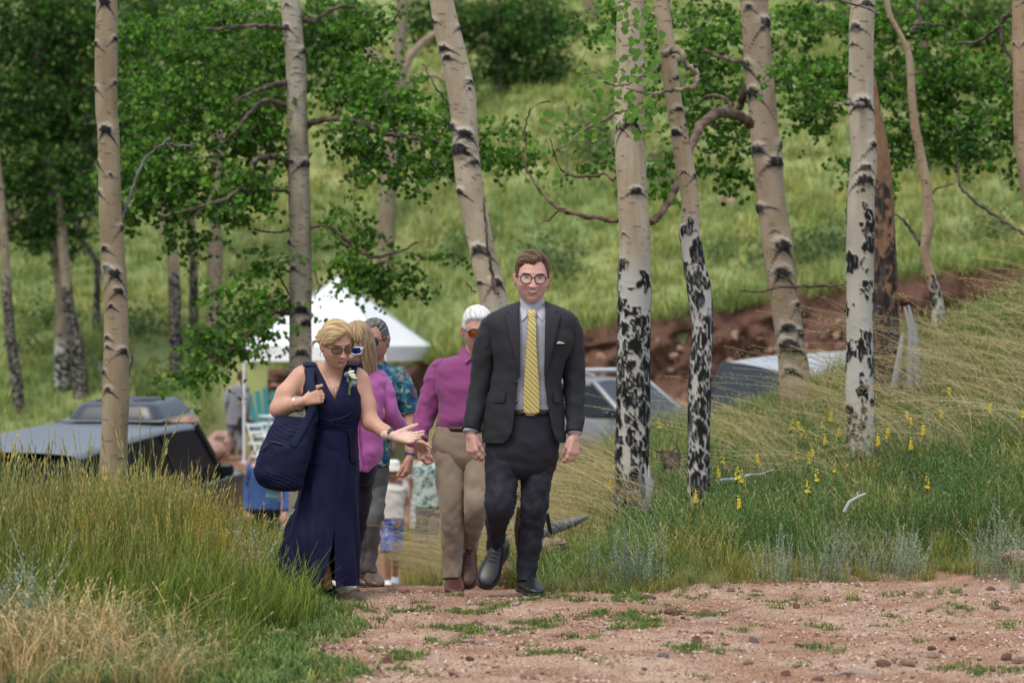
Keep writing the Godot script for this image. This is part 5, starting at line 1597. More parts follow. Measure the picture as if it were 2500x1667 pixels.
	tag(put("dead_branch", mb.mesh(), M.bark), "brown stick standing between the legs of the man in the suit", "branch")
	mb = MB.new()
	rod(mb, [at(1336, 1255, 16.9), at(1342, 1290, 17.0), at(1350, 1325, 17.2)], 0.012, 0.016, 7, L(0.05, 0.045, 0.04))
	tag(put("dead_branch", mb.mesh(), M.bark), "blackened stick above the pink boulder right of the dark trousers", "branch")

# ---------------------------------------------------------------- canopy, chairs, vehicles
func build_camp() -> void:
	# white pop-up canopy
	var c := at(853, 845, 56.5)
	var gy := -1.08
	var t := thing("canopy", "white pop-up canopy with a peaked roof pitched in the hollow", "canopy", Vector3(c.x - 0.25, gy, -57.0), "", deg_to_rad(-16))
	var eave := 2.34
	var h := 1.52
	var roof := MB.new()
	var n := 25
	for r in n:
		for k in n:
			var x := lerpf(-h, h, k / (n - 1.0))
			var z := lerpf(-h, h, r / (n - 1.0))
			var q := maxf(absf(x), absf(z)) / h
			var m := minf(absf(x), absf(z)) / h
			var y := eave + 1.42 * pow(1.0 - q, 1.12) + 0.05 * sin(PI * q) - 0.06 * (1.0 - m) * sin(PI * q)
			roof.vert(Vector3(x, y, z))
	roof.grid(0, n, n)
	var ro := put("roof", roof.mesh(), M.canvas, t)
	var seam := MB.new()
	for s in [[-1, -1], [1, -1], [1, 1], [-1, 1]]:
		var pts := []
		for k in 9:
			var q := k / 8.0
			pts.append(Vector3(s[0] * h * q, eave + 1.42 * pow(1.0 - q, 1.12) + 0.05 * sin(PI * q) + 0.006, s[1] * h * q))
		rod(seam, pts, 0.012, 0.012, 5)
	for s in [[0.28, 0.62], [-0.28, 0.62]]:
		var pts := []
		for k in 7:
			var q := k / 6.0
			var z := lerpf(0.25, 1.0, q)
			var x: float = s[0] * 2.3 * (z - 0.25)
			pts.append(Vector3(x * h, eave + 1.42 * pow(1.0 - z, 1.12) + 0.05 * sin(PI * z) - 0.06 * (1.0 - absf(x)) * sin(PI * z) + 0.008, z * h))
		rod(seam, pts, 0.008, 0.008, 5)
	put("seam", seam.mesh(), smat(L(0.5, 0.55, 0.64), 0.8), ro)
	for k in 4:
		var v := MB.new()
		var cols := 21
		for r in 4:
			for j in cols:
				var x := lerpf(-h, h, j / (cols - 1.0))
				var y := eave - 0.30 * r / 3.0
				v.vert(Vector3(x, y, h + 0.006 + 0.012 * sin(r * 2.0 + j * 0.3) * (r / 3.0)))
		v.grid(0, 4, cols, false, false)
		put("valance", v.mesh(), M.canvas, t).rotation.y = k * PI * 0.5
		var sx: float = [-1, 1, 1, -1][k]
		var sz: float = [1, 1, -1, -1][k]
		var lg := MB.new()
		lg.box(Transform3D(Basis(), Vector3(sx * (h - 0.04), eave * 0.5, sz * (h - 0.04))), Vector3(0.045, eave, 0.045), Color.WHITE, 0.008)
		lg.box(Transform3D(Basis(), Vector3(sx * (h - 0.04), 0.01, sz * (h - 0.04))), Vector3(0.13, 0.02, 0.13), Color.WHITE, 0.004)
		put("leg", lg.mesh(), M.white_paint, t)
		var tr := MB.new()
		for j in 2:
			rod(tr, [Vector3(-h + 0.05, eave - (0.36 if j else 0.06), h - 0.05), Vector3(0, eave - (0.06 if j else 0.36), h - 0.05), Vector3(h - 0.05, eave - (0.36 if j else 0.06), h - 0.05)], 0.012, 0.012, 5)
		put("truss", tr.mesh(), M.white_paint, t).rotation.y = k * PI * 0.5
	# white step shelf shaped like a ladder
	var lp := at(668, 1100, 50.0)
	var ly := ground(lp.x, 50.0)
	t = thing("ladder_shelf", "white ladder-shaped shelf with three treads standing left of the canopy", "shelf", Vector3(lp.x, ly, -50.0), "", 0.5)
	for s in [-1, 1]:
		var a := MB.new()
		rod(a, [Vector3(-0.38, 0, s * 0.24), Vector3(0.12, 1.45, s * 0.2)], 0.026, 0.022, 4)
		put("rail", a.mesh(), M.white_paint, t)
		a = MB.new()
		rod(a, [Vector3(0.36, 0, s * 0.24), Vector3(0.10, 1.42, s * 0.2)], 0.02, 0.018, 4)
		put("rear_leg", a.mesh(), M.white_paint, t)
	for k in 3:
		var y := 0.5 + 0.36 * k
		var a := MB.new()
		a.box(Transform3D(Basis(), Vector3(-0.02 + 0.0 * k, y, 0)), Vector3(0.62 - 0.14 * k, 0.03, 0.5), Color.WHITE, 0.006)
		put("tread", a.mesh(), M.white_paint, t)
	# white folding chair behind it
	var fp := at(636, 1060, 55.0)
	t = thing("folding_chair", "white slatted folding chair beside the man in grey", "chair", Vector3(fp.x, ground(fp.x, 55.0), -55.0), "", 0.9)
	for s in [-1, 1]:
		var a := MB.new()
		rod(a, [Vector3(s * 0.2, 0, 0.25), Vector3(s * 0.2, 0.45, -0.02), Vector3(s * 0.2, 0.85, -0.2)], 0.017, 0.017, 5)
		put("leg", a.mesh(), M.white_paint, t)
		a = MB.new()
		rod(a, [Vector3(s * 0.18, 0, -0.25), Vector3(s * 0.18, 0.45, 0.1)], 0.017, 0.017, 5)
		put("leg", a.mesh(), M.white_paint, t)
	var se := MB.new()
	se.box(Transform3D(Basis(), Vector3(0, 0.45, 0.03)), Vector3(0.4, 0.035, 0.38), Color.WHITE, 0.008)
	put("seat", se.mesh(), M.white_paint, t)
	for k in 2:
		var a := MB.new()
		a.box(Transform3D(Basis(Vector3.RIGHT, -0.4), Vector3(0, 0.66 + 0.14 * k, -0.11 - 0.06 * k)), Vector3(0.4, 0.07, 0.02), Color.WHITE, 0.004)
		put("back_slat", a.mesh(), M.white_paint, t)
	# teal garden chair
	var teal := smat(L(0.015, 0.21, 0.23), 0.5)
	var ap := at(655, 1010, 60.0)
	t = thing("garden_chair", "teal slatted garden chair behind the ladder shelf", "chair", Vector3(ap.x, ground(ap.x, 60.0), -60.0), "", 0.25)
	for k in 5:
		var a := MB.new()
		var sx := (k - 2) * 0.125
		a.box(Transform3D(Basis(Vector3.FORWARD, (k - 2) * 0.07) * Basis(Vector3.RIGHT, -0.3), Vector3(sx * 1.1, 0.85 - absf(k - 2) * 0.03, -0.3)), Vector3(0.115, 1.15 - absf(k - 2) * 0.08, 0.022), Color.WHITE, 0.006)
		put("back_slat", a.mesh(), teal, t)
	for k in 5:
		var a := MB.new()
		a.box(Transform3D(Basis(Vector3.RIGHT, 0.12), Vector3(0, 0.36 + 0.012 * k, -0.12 + 0.11 * k)), Vector3(0.56, 0.022, 0.1), Color.WHITE, 0.004)
		put("seat_slat", a.mesh(), teal, t)
	for s in [-1, 1]:
		var a := MB.new()
		a.box(Transform3D(Basis(), Vector3(s * 0.34, 0.56, 0.05)), Vector3(0.13, 0.022, 0.72), Color.WHITE, 0.006)
		put("armrest", a.mesh(), teal, t)
		a = MB.new()
		a.box(Transform3D(Basis(), Vector3(s * 0.31, 0.27, 0.34)), Vector3(0.03, 0.55, 0.1), Color.WHITE, 0.004)
		put("leg", a.mesh(), teal, t)
		a = MB.new()
		a.box(Transform3D(Basis(Vector3.RIGHT, -0.35), Vector3(s * 0.29, 0.2, -0.2)), Vector3(0.03, 0.1, 0.8), Color.WHITE, 0.004)
		put("leg", a.mesh(), teal, t)
	# folding table with a dark cooler under it
	var tp := at(742, 975, 57.5)
	t = thing("folding_table", "white folding table under the left side of the canopy", "table", Vector3(tp.x, ground(tp.x, 57.5), -57.5), "", -0.28)
	var tb := MB.new()
	tb.box(Transform3D(Basis(), Vector3(0, 0.73, 0)), Vector3(1.8, 0.05, 0.72), Color.WHITE, 0.015)
	put("tabletop", tb.mesh(), M.white_paint, t)
	for s in [[-1, -1], [1, -1], [1, 1], [-1, 1]]:
		var a := MB.new()
		rod(a, [Vector3(s[0] * 0.72, 0, s[1] * 0.3), Vector3(s[0] * 0.68, 0.71, s[1] * 0.28)], 0.014, 0.014, 6)
		put("leg", a.mesh(), M.metal, t)
	var cool := smat(L(0.02, 0.021, 0.024), 0.5)
	t = thing("cooler", "dark grey cooler with a rounded lid beside the man in grey", "cooler", Vector3(tp.x - 0.15, ground(tp.x - 0.2, 58.6), -58.6), "", -0.3)
	var cb := MB.new()
	cb.box(Transform3D(Basis(), Vector3(0, 0.42, 0)), Vector3(1.0, 0.6, 0.55), Color.WHITE, 0.06)
	put("body", cb.mesh(), cool, t)
	cb = MB.new()
	ball(cb, Vector3(0, 0.74, 0), Vector3(0.5, 0.24, 0.28), Color.WHITE, 20, 10)
	put("lid", cb.mesh(), smat(L(0.06, 0.065, 0.075), 0.25), t)
	cb = MB.new()
	rod(cb, [Vector3(-0.35, 0.78, 0.30), Vector3(0.35, 0.78, 0.30)], 0.018, 0.018, 6)
	put("handle", cb.mesh(), M.metal, t)
	for s in [[-1, -1], [1, -1], [1, 1], [-1, 1]]:
		cb = MB.new()
		cb.box(Transform3D(Basis(), Vector3(s[0] * 0.42, 0.06, s[1] * 0.2)), Vector3(0.05, 0.14, 0.05), Color.WHITE, 0.01)
		put("leg", cb.mesh(), cool, t)
	# paper cups and a teal box on the table
	var bx := MB.new()
	bx.box(Transform3D(), Vector3(0.3, 0.13, 0.22), Color.WHITE, 0.01)
	var o := put("storage_box", bx.mesh(), teal)
	o.position = Vector3(tp.x - 0.35, ground(tp.x, 57.5) + 0.82, -57.45)
	tag(o, "small teal box on the white folding table", "box")

# a car: front towards +z of its own axes, y up from the ground; c gives its measures
func car(label: String, cat: String, pos: Vector3, turn: float, pitch: float, c: Dictionary) -> Node3D:
	var t := thing("parked_car", label, cat, pos, "", turn)
	t.rotation.x = pitch
	var paint: Material = c.paint
	var W: float = c.w * 0.5
	var Lh: float = c.l * 0.5
	var belt: float = c.belt
	var top: float = c.h
	var wr: float = W - c.tumble
	# lower body as cross-sections from tail to nose
	var mb := MB.new()
	var secs := []
	var hood: float = c.hood
	var hy: float = c.hood_y
	var rear: float = c.rear
	for z in [[-Lh, 0.88, 0.45, belt - 0.12], [-Lh + 0.05, 0.96, 0.36, belt - 0.03], [-Lh + 0.25, 1.0, 0.34, belt], [0.0, 1.0, 0.32, belt], [Lh - hood - 0.1, 1.0, 0.32, belt], [Lh - hood + 0.15, 1.0, 0.33, hy + 0.04], [Lh - 0.35, 0.98, 0.36, hy], [Lh - 0.08, 0.93, 0.40, hy - 0.10], [Lh, 0.84, 0.46, hy - 0.28]]:
		secs.append(PackedFloat32Array([z[0], z[1], z[2], z[3]]))
	secs = curve(secs, 4)
	for s in secs:
		var w: float = W * s[1]
		var y0: float = s[2]
		var y1: float = s[3]
		var ring := [[-w * 0.92, y0], [-w, y0 + 0.10], [-w * 1.01, lerpf(y0, y1, 0.55)], [-w * 0.985, y1 - 0.07], [-w * 0.93, y1], [-w * 0.5, y1 + 0.025], [0.0, y1 + 0.03], [w * 0.5, y1 + 0.025], [w * 0.93, y1], [w * 0.985, y1 - 0.07], [w * 1.01, lerpf(y0, y1, 0.55)], [w, y0 + 0.10], [w * 0.92, y0]]
		for p in ring:
			mb.vert(Vector3(p[0], p[1], s[0]))
	mb.grid(0, secs.size(), 13, true)
	for e in [0, secs.size() - 1]:
		var ce := mb.vert(Vector3(0, (secs[e][2] + secs[e][3]) * 0.5, secs[e][0]))
		for k in 13:
			if e == 0:
				mb.tri(ce, e * 13 + k, e * 13 + (k + 1) % 13)
			else:
				mb.tri(ce, e * 13 + (k + 1) % 13, e * 13 + k)
	put("body", mb.mesh(), paint, t)
	# cabin corners: windscreen foot, roof front, roof rear, rear foot
	var zf0: float = Lh - hood
	var zf1: float = zf0 - c.rake
	var zr1: float = -Lh + rear
	var zr0: float = -Lh + 0.06
	var yb := belt - 0.02
	var ridge := MB.new()
	var rs := []
	for k in 15:
		var q := k / 14.0
		var z := lerpf(zr1, zf1, q)
		var dip := -0.05 * pow(absf(q - 0.45) * 1.9, 3.0)
		for p in [[-wr - 0.012, -0.075], [-wr, -0.02], [-wr + 0.10, 0.0], [-wr * 0.5, 0.018], [0.0, 0.024], [wr * 0.5, 0.018], [wr - 0.10, 0.0], [wr, -0.02], [wr + 0.012, -0.075]]:
			ridge.vert(Vector3(p[0], top + p[1] + dip, z))
	ridge.grid(0, 15, 9)
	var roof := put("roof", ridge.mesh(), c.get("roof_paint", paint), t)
	for k in int(c.get("ribs", 0)):
		var rb := MB.new()
		var x := lerpf(-wr * 0.75, wr * 0.75, k / (c.ribs - 1.0))
		rb.box(Transform3D(Basis(), Vector3(x, top + 0.018, (zr1 + zf1) * 0.5 - 0.1)), Vector3(0.11, 0.014, (zf1 - zr1) * 0.8), Color.WHITE, 0.008)
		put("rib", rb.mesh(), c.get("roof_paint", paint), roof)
	# pillars
	var yt := top - 0.07
	for s in [-1.0, 1.0]:
		var a := Vector3(s * (W - 0.04), yb, zf0)
		var b := Vector3(s * wr, yt, zf1)
		var d := Vector3(s * wr, yt, zr1)
		var e := Vector3(s * (W - 0.05), yb, zr0)
		for pr in [[a, b], [d, e]]:
			var m := MB.new()
			rod(m, [pr[0], pr[0].lerp(pr[1], 0.5), pr[1]], 0.055, 0.05, 8)
			put("pillar", m.mesh(), paint, t)
		# side windows between pillars
		var cuts: Array = c.windows
		for k in cuts.size() - 1:
			var u0: float = cuts[k] + 0.012
			var u1: float = cuts[k + 1] - 0.012
			var m := MB.new()
			var lo0 := e.lerp(a, u0) + Vector3(0, 0.03, 0)
			var lo1 := e.lerp(a, u1) + Vector3(0, 0.03, 0)
			var hi0 := d.lerp(b, u0)
			var hi1 := d.lerp(b, u1)
			if s > 0:
				m.face(lo0, hi0, hi1, lo1)
			else:
				m.face(lo0, lo1, hi1, hi0)
			put("side_window", m.mesh(), M.glass_dark, t)
			if k > 0:
				m = MB.new()
				rod(m, [e.lerp(a, cuts[k]) + Vector3(s * 0.004, 0, 0), d.lerp(b, cuts[k]) + Vector3(s * 0.004, 0, 0)], 0.03, 0.028, 4)
				put("pillar", m.mesh(), c.get("pillar_paint", paint), t)
		# mirror, wheels, lamps, handles
		var mi := MB.new()
		mi.box(Transform3D(Basis(), Vector3(s * (W + 0.12), belt + 0.09, zf0 - 0.28)), Vector3(0.17, 0.15, 0.10), Color.WHITE, 0.03)
		mi.box(Transform3D(Basis(), Vector3(s * (W + 0.01), belt + 0.03, zf0 - 0.26)), Vector3(0.14, 0.03, 0.05), Color.WHITE, 0.01)
		put("mirror", mi.mesh(), c.get("mirror_paint", paint), t)
		for wz in [-Lh + c.get("overhang", 1.0), Lh - 0.85]:
			var wp := Vector3(s * (W - 0.10), 0.36, wz)
			var wh := Node3D.new()
			wh.name = "wheel"
			t.add_child(wh, true)
			wh.position = wp
			var ty := MB.new()
			var prof := [[0.36, -0.09], [0.37, -0.05], [0.37, 0.05], [0.36, 0.09], [0.22, 0.11], [0.22, -0.11], [0.36, -0.09]]
			for p in prof:
				for k in 24:
					var an := TAU * k / 24
					ty.vert(Vector3(p[1], cos(an) * p[0], sin(an) * p[0]))
			ty.grid(0, prof.size(), 24, true, true)
			put("tyre", ty.mesh(), M.tyre, wh)
			var ri := MB.new()
			ball(ri, Vector3(s * 0.05, 0, 0), Vector3(0.03, 0.22, 0.22), Color.WHITE, 20, 10)
			for k in 5:
				ri.box(Transform3D(Basis(Vector3.RIGHT, TAU * k / 5.0), Vector3(s * 0.075, 0, 0)) * Transform3D(Basis(), Vector3(0, 0.1, 0)), Vector3(0.02, 0.18, 0.05))
			put("rim", ri.mesh(), M.metal, wh)
		var tl := MB.new()
		tl.box(Transform3D(Basis(), Vector3(s * (W - 0.12), belt - 0.18, -Lh + 0.03)), Vector3(0.16, 0.3, 0.08), Color.WHITE, 0.02)
		put("taillight", tl.mesh(), smat(L(0.25, 0.008, 0.008), 0.15), t)
		var hl := MB.new()
		hl.box(Transform3D(Basis(), Vector3(s * (W - 0.27), hy - 0.2, Lh - 0.05)), Vector3(0.3, 0.16, 0.1), Color.WHITE, 0.03)
		put("headlight", hl.mesh(), smat(L(0.6, 0.62, 0.64), 0.1), t)
		var dh := MB.new()
		dh.box(Transform3D(Basis(), Vector3(s * (W + 0.02), belt - 0.14, 0.1)), Vector3(0.03, 0.03, 0.2), Color.WHITE, 0.01)
		put("door_handle", dh.mesh(), paint, t)
	# windscreen and rear window
	var ws := MB.new()
	ws.face(Vector3(-W + 0.07, yb + 0.03, zf0 + 0.01), Vector3(W - 0.07, yb + 0.03, zf0 + 0.01), Vector3(wr - 0.02, yt + 0.02, zf1 + 0.02), Vector3(-wr + 0.02, yt + 0.02, zf1 + 0.02))
	put("windscreen", ws.mesh(), M.glass_dark, t)
	ws = MB.new()
	ws.face(Vector3(W - 0.10, yb + 0.03, zr0 - 0.01), Vector3(-W + 0.10, yb + 0.03, zr0 - 0.01), Vector3(-wr + 0.05, yt - 0.02, zr1 - 0.015), Vector3(wr - 0.05, yt - 0.02, zr1 - 0.015))
	put("rear_window", ws.mesh(), M.glass_dark, t)
	var bp := MB.new()
	bp.box(Transform3D(Basis(), Vector3(0, 0.5, -Lh - 0.03)), Vector3(W * 1.9, 0.22, 0.16), Color.WHITE, 0.05)
	put("rear_bumper", bp.mesh(), c.get("bumper_paint", paint), t)
	bp = MB.new()
	bp.box(Transform3D(Basis(), Vector3(0, 0.5, Lh + 0.0)), Vector3(W * 1.8, 0.24, 0.18), Color.WHITE, 0.06)
	put("front_bumper", bp.mesh(), c.get("bumper_paint", paint), t)
	t.set_meta("roof_at", [top, wr, zr1, zf1])
	return t

func build_vehicles() -> void:
	var black := smat(L(0.016, 0.018, 0.022), 0.28)
	black.clearcoat_enabled = true
	black.clearcoat = 0.6
	black.clearcoat_roughness = 0.12
	var roof_sky_sheen := smat(L(0.13, 0.145, 0.17), 0.4)  # sky reflection on the black roof, put into its base colour
	var silver := smat(L(0.20, 0.21, 0.225), 0.28, 0.4)
	silver.clearcoat_enabled = true
	silver.clearcoat = 0.5
	# black car at the left, tail to us
	var p := at(-25, 1080, 30.0)
	var t := car("black car with a roof box, seen from its tail behind the tall grass", "car", Vector3(-4.78, 0.38 - 1.86, -32.5), PI - 0.27, -0.080, {"paint": black, "roof_paint": roof_sky_sheen, "w": 1.98, "l": 5.2, "h": 1.86, "belt": 1.12, "tumble": 0.13, "hood": 1.05, "hood_y": 1.08, "rake": 0.62, "rear": 0.12, "windows": [0.0, 0.36, 0.68, 1.0], "mirror_paint": smat(L(0.01, 0.014, 0.013), 0.3)})
	var lb := MB.new()
	lb.box(Transform3D(Basis(), Vector3(0, 1.80, -2.44)), Vector3(0.5, 0.025, 0.02), Color.WHITE, 0.004)
	put("brake_light", lb.mesh(), smat(L(0.3, 0.01, 0.01), 0.2), t)
	# low roof box
	var rb := MB.new()
	var rows := []
	for k in [[0.0, 1.0], [0.02, 1.0], [0.08, 0.93], [0.14, 0.86], [0.175, 0.80], [0.19, 0.74], [0.195, 0.60], [0.197, 0.01]]:
		rows.append(PackedFloat32Array([0, k[0], 0, 0.60 * k[1], 0.56 * k[1], 7.0]))
	tube(rb, rows, 32, Color.WHITE)
	var box := Node3D.new()
	box.name = numbered("roof_box")
	add_child(box)
	box.transform = t.transform * Transform3D(Basis(), Vector3(-0.12, 1.90, 0.75))
	tag(box, "low dark box with sloping sides on the black car's roof", "roof box")
	put("shell", rb.mesh(), smat(L(0.035, 0.042, 0.055), 0.35), box)
	for k in [-0.2, 0.2]:
		var vt := MB.new()
		vt.box(Transform3D(Basis(), Vector3(k * 1.2, 0.20, -0.05)), Vector3(0.24, 0.012, 0.3), Color.WHITE, 0.004)
		put("vent", vt.mesh(), smat(L(0.01, 0.01, 0.011), 0.6), box)
	rb = MB.new()
	rb.box(Transform3D(Basis(), Vector3(0, 0.0, 0)), Vector3(1.26, 0.02, 1.18), Color.WHITE, 0.01)
	put("base_plate", rb.mesh(), smat(L(0.16, 0.17, 0.19), 0.4), box)
	# silver car with roof bars behind the man in the suit
	var s := at(1475, 1110, 46.0)
	t = car("silver car with roof rails parked below the dirt bank behind the man in the suit", "car", Vector3(s.x - 0.05, valley(46.0) + 0.45, -47.0), deg_to_rad(52), 0.0, {"paint": silver, "w": 1.86, "l": 4.7, "h": 1.66, "belt": 1.02, "tumble": 0.16, "hood": 1.15, "hood_y": 1.0, "rake": 0.75, "rear": 0.35, "windows": [0.0, 0.3, 0.64, 1.0], "mirror_paint": smat(L(0.02, 0.05, 0.05), 0.2)})
	for x in [-1, 1]:
		var r := MB.new()
		rod(r, [Vector3(x * 0.66, 1.70, -1.7), Vector3(x * 0.66, 1.74, -1.5), Vector3(x * 0.66, 1.74, 0.2), Vector3(x * 0.66, 1.70, 0.4)], 0.018, 0.018, 6)
		put("roof_rail", r.mesh(), M.chrome, t)
	for z in [-1.3, -0.1]:
		var r := MB.new()
		rod(r, [Vector3(-0.75, 1.79, z), Vector3(0.75, 1.79, z)], 0.024, 0.024, 6)
		put("roof_bar", r.mesh(), M.white_paint, t)
	# boxy car with a pale flat roof on the right
	var pale := smat(L(0.34, 0.36, 0.39), 0.5)
	var w := at(1905, 905, 38.0)
	t = car("boxy dark car with a pale flat roof, half sunk behind the right bank", "car", Vector3(w.x + 0.32, 1.10 - 1.82, -39.2), deg_to_rad(-63), 0.0, {"paint": smat(L(0.018, 0.019, 0.021), 0.55), "roof_paint": pale, "w": 1.87, "l": 4.3, "h": 1.82, "belt": 1.15, "tumble": 0.05, "hood": 1.25, "hood_y": 1.12, "rake": 0.3, "rear": 0.08, "windows": [0.0, 0.35, 0.68, 1.0]})
	t.basis = Basis(Vector3.RIGHT, 0.115) * Basis(Vector3.UP, deg_to_rad(-63))
	t.position += Vector3(0, -0.02, -0.25)

# ---------------------------------------------------------------- people
# a person's own axes: x to the right of the picture, y up from the feet, z towards the camera; px, py are pixels of the photograph
class Who:
	var node: Node3D
	var x0: float
	var y0: float
	var k: float
	var body: MB
	func pt(px: float, py: float, dz := 0.0) -> Vector3:
		return Vector3((px - x0) * k, (y0 - py) * k, dz)
	func ring(a: Array) -> PackedFloat32Array:
		# [px, py, half width px, half depth m, dz, exponent, open left px, open right px]
		var r := PackedFloat32Array([(a[0] - x0) * k, (y0 - a[1]) * k, a[4] if a.size() > 4 else 0.0, a[2] * k, a[3], a[5] if a.size() > 5 else 2.3])
		r.append((a[6] - x0) * k if a.size() > 6 else 0.0)
		r.append((a[7] - x0) * k if a.size() > 7 else 0.0)
		return r
	func rings(list: Array) -> Array:
		var out := []
		for a in list:
			out.append(ring(a))
		return out
	# limb rows [px, py, half width px, dz, depth ratio]
	func limb(list: Array) -> Array:
		var out := []
		for a in list:
			out.append(PackedFloat32Array([(a[0] - x0) * k, (y0 - a[1]) * k, a[3], a[2] * k, a[2] * k * (a[4] if a.size() > 4 else 1.05), 2.0]))
		return out

func person(label: String, px: float, py: float, d: float) -> Who:
	var w := Who.new()
	w.x0 = px; w.y0 = py; w.k = d / F
	w.node = thing("person", label, "person", at(px, py, d))
	w.body = MB.new()
	return w

func se(c: float, e: float) -> float:
	return signf(c) * pow(absf(c), e)

# level rings; where two opening edges differ the ring stays open at the front between them
func hloft(mb: MB, rings: Array, seg: int, col: Color, fold := 0.0, open := false, thick := 0.0, flute := 0.0, fs := Vector3(7, 13, 7), caps := true) -> void:
	var n := rings.size()
	for side in (2 if thick > 0.0 else 1):
		var s := mb.v.size()
		for k in n:
			var r: PackedFloat32Array = rings[k]
			var ex := 2.0 / r[5]
			var a0 := PI * 0.5
			var a1 := PI * 2.5
			if open:
				var fl := clampf((r[6] - r[0]) / r[3], -0.999, 0.999)
				var fr := clampf((r[7] - r[0]) / r[3], -0.999, 0.999)
				a0 = acos(se(fl, r[5] * 0.5))
				a1 = TAU + acos(se(fr, r[5] * 0.5))
			for j in seg:
				var th := lerpf(a0, a1, float(j) / (seg - 1)) if open else a0 + TAU * j / seg
				var t := float(k) / (n - 1)
				var q := (1.0 + flute * t * t * sin(th * 9.0 + 2.0 * sin(th * 2.0) + k * 0.05)) if flute > 0.0 else 1.0
				var dir := Vector3(r[3] * se(cos(th), ex), 0, r[4] * se(sin(th), ex))
				var p := Vector3(r[0], r[1], r[2]) + dir * q
				if fold > 0.0:
					p += dir.normalized() * fold * (n1.get_noise_3d(p.x * fs.x, p.y * fs.y + p.x * 3.0, p.z * fs.z) + 0.5 * n1.get_noise_3d(p.x * fs.x * 2.2 + 9.0, p.y * fs.y * 2.0, p.z * fs.z * 2.0))
				if side == 1:
					p -= dir.normalized() * thick
				mb.vert(p, col, Vector2(th, p.y))
		mb.grid(s, n, seg, not open, side == 0)
		if side == 1:
			var o := s - n * seg
			for k in n - 1:
				if open:
					mb.quad(o + k * seg, s + k * seg, s + (k + 1) * seg, o + (k + 1) * seg)
					mb.quad(o + k * seg + seg - 1, o + (k + 1) * seg + seg - 1, s + (k + 1) * seg + seg - 1, s + k * seg + seg - 1)
			for j in seg - 1:
				mb.quad(o + (n - 1) * seg + j, s + (n - 1) * seg + j, s + (n - 1) * seg + j + 1, o + (n - 1) * seg + j + 1)
		elif thick == 0.0 and caps and not open:
			for e in [0, n - 1]:
				var c := mb.vert(Vector3(rings[e][0], rings[e][1], rings[e][2]), col)
				for j in seg:
					if e == 0:
						mb.tri(c, s + j, s + (j + 1) % seg)
					else:
						mb.tri(c, s + e * seg + (j + 1) % seg, s + e * seg + j)

func front_z(rings: Array, x: float, y: float) -> float:
	for k in rings.size() - 1:
		var a: PackedFloat32Array = rings[k]
		var b: PackedFloat32Array = rings[k + 1]
		if y <= a[1] and y >= b[1]:
			var t := (a[1] - y) / maxf(a[1] - b[1], 1e-5)
			var hw := lerpf(a[3], b[3], t)
			var f := minf(absf((x - lerpf(a[0], b[0], t)) / hw), 1.0)
			return lerpf(a[2], b[2], t) + lerpf(a[4], b[4], t) * pow(1.0 - pow(f, a[5]), 1.0 / a[5])
	return 0.0

# a flat piece laid on the front of a loft: rows [py, left px, right px, lift m]
func panel(mb: MB, w: Who, rings: Array, rows: Array, cols: int, col: Color, steps := 3) -> void:
	var rr := curve(rows, steps) if steps > 1 else rows
	var s := mb.v.size()
	var n := rr.size()
	for k in n:
		var y: float = (w.y0 - rr[k][0]) * w.k
		var lift: float = rr[k][3]
		for j in cols:
			var t := (j - 1.0) / (cols - 3.0)
			var edge := j == 0 or j == cols - 1
			t = clampf(t, 0.0, 1.0)
			var x: float = (lerpf(rr[k][1], rr[k][2], t) - w.x0) * w.k
			var z := front_z(rings, x, y)
			mb.vert(Vector3(x, y, z + (lift - 0.004 if edge else lift) - (0.012 if edge else 0.0)), col, Vector2(x, y))
	mb.grid(s, n, cols, false, false)
	for e in [0, n - 1]:
		var o := mb.v.size()
		for j in cols:
			var p := mb.v[s + e * cols + j]
			mb.vert(p - Vector3(0, 0, 0.012), col, Vector2(p.x, p.y))
		for j in cols - 1:
			if e == 0:
				mb.quad(o + j, o + j + 1, s + j + 1, s + j)
			else:
				mb.quad(s + e * cols + j, s + e * cols + j + 1, o + j + 1, o + j)

# ---- heads
func head_pt(az: float, ph: float) -> Vector3:
	var cp := cos(ph)
	var y := 0.1175 * sin(ph)
	var low := clampf(-y / 0.1175, 0.0, 1.0)
	var wx := 0.0745 * (1.0 - 0.20 * pow(low, 1.8))
	var x := wx * sin(az) * pow(cp, 0.72 if y < 0.0 else 0.86)
	var ca := cos(az)
	var z := 0.0
	if ca > 0.0:
		z = 0.092 * ca * pow(cp, 0.60 if y < 0.0 else 0.78)
	else:
		z = 0.100 * (1.0 - 0.38 * low) * ca * pow(cp, 0.8)
	return Vector3(x, y, z)

func ga(p: Vector3, x: float, y: float, sx: float, sy: float) -> float:
	var a := (p.x - x) / sx
	var b := (p.y - y) / sy
	return exp(-a * a - b * b)

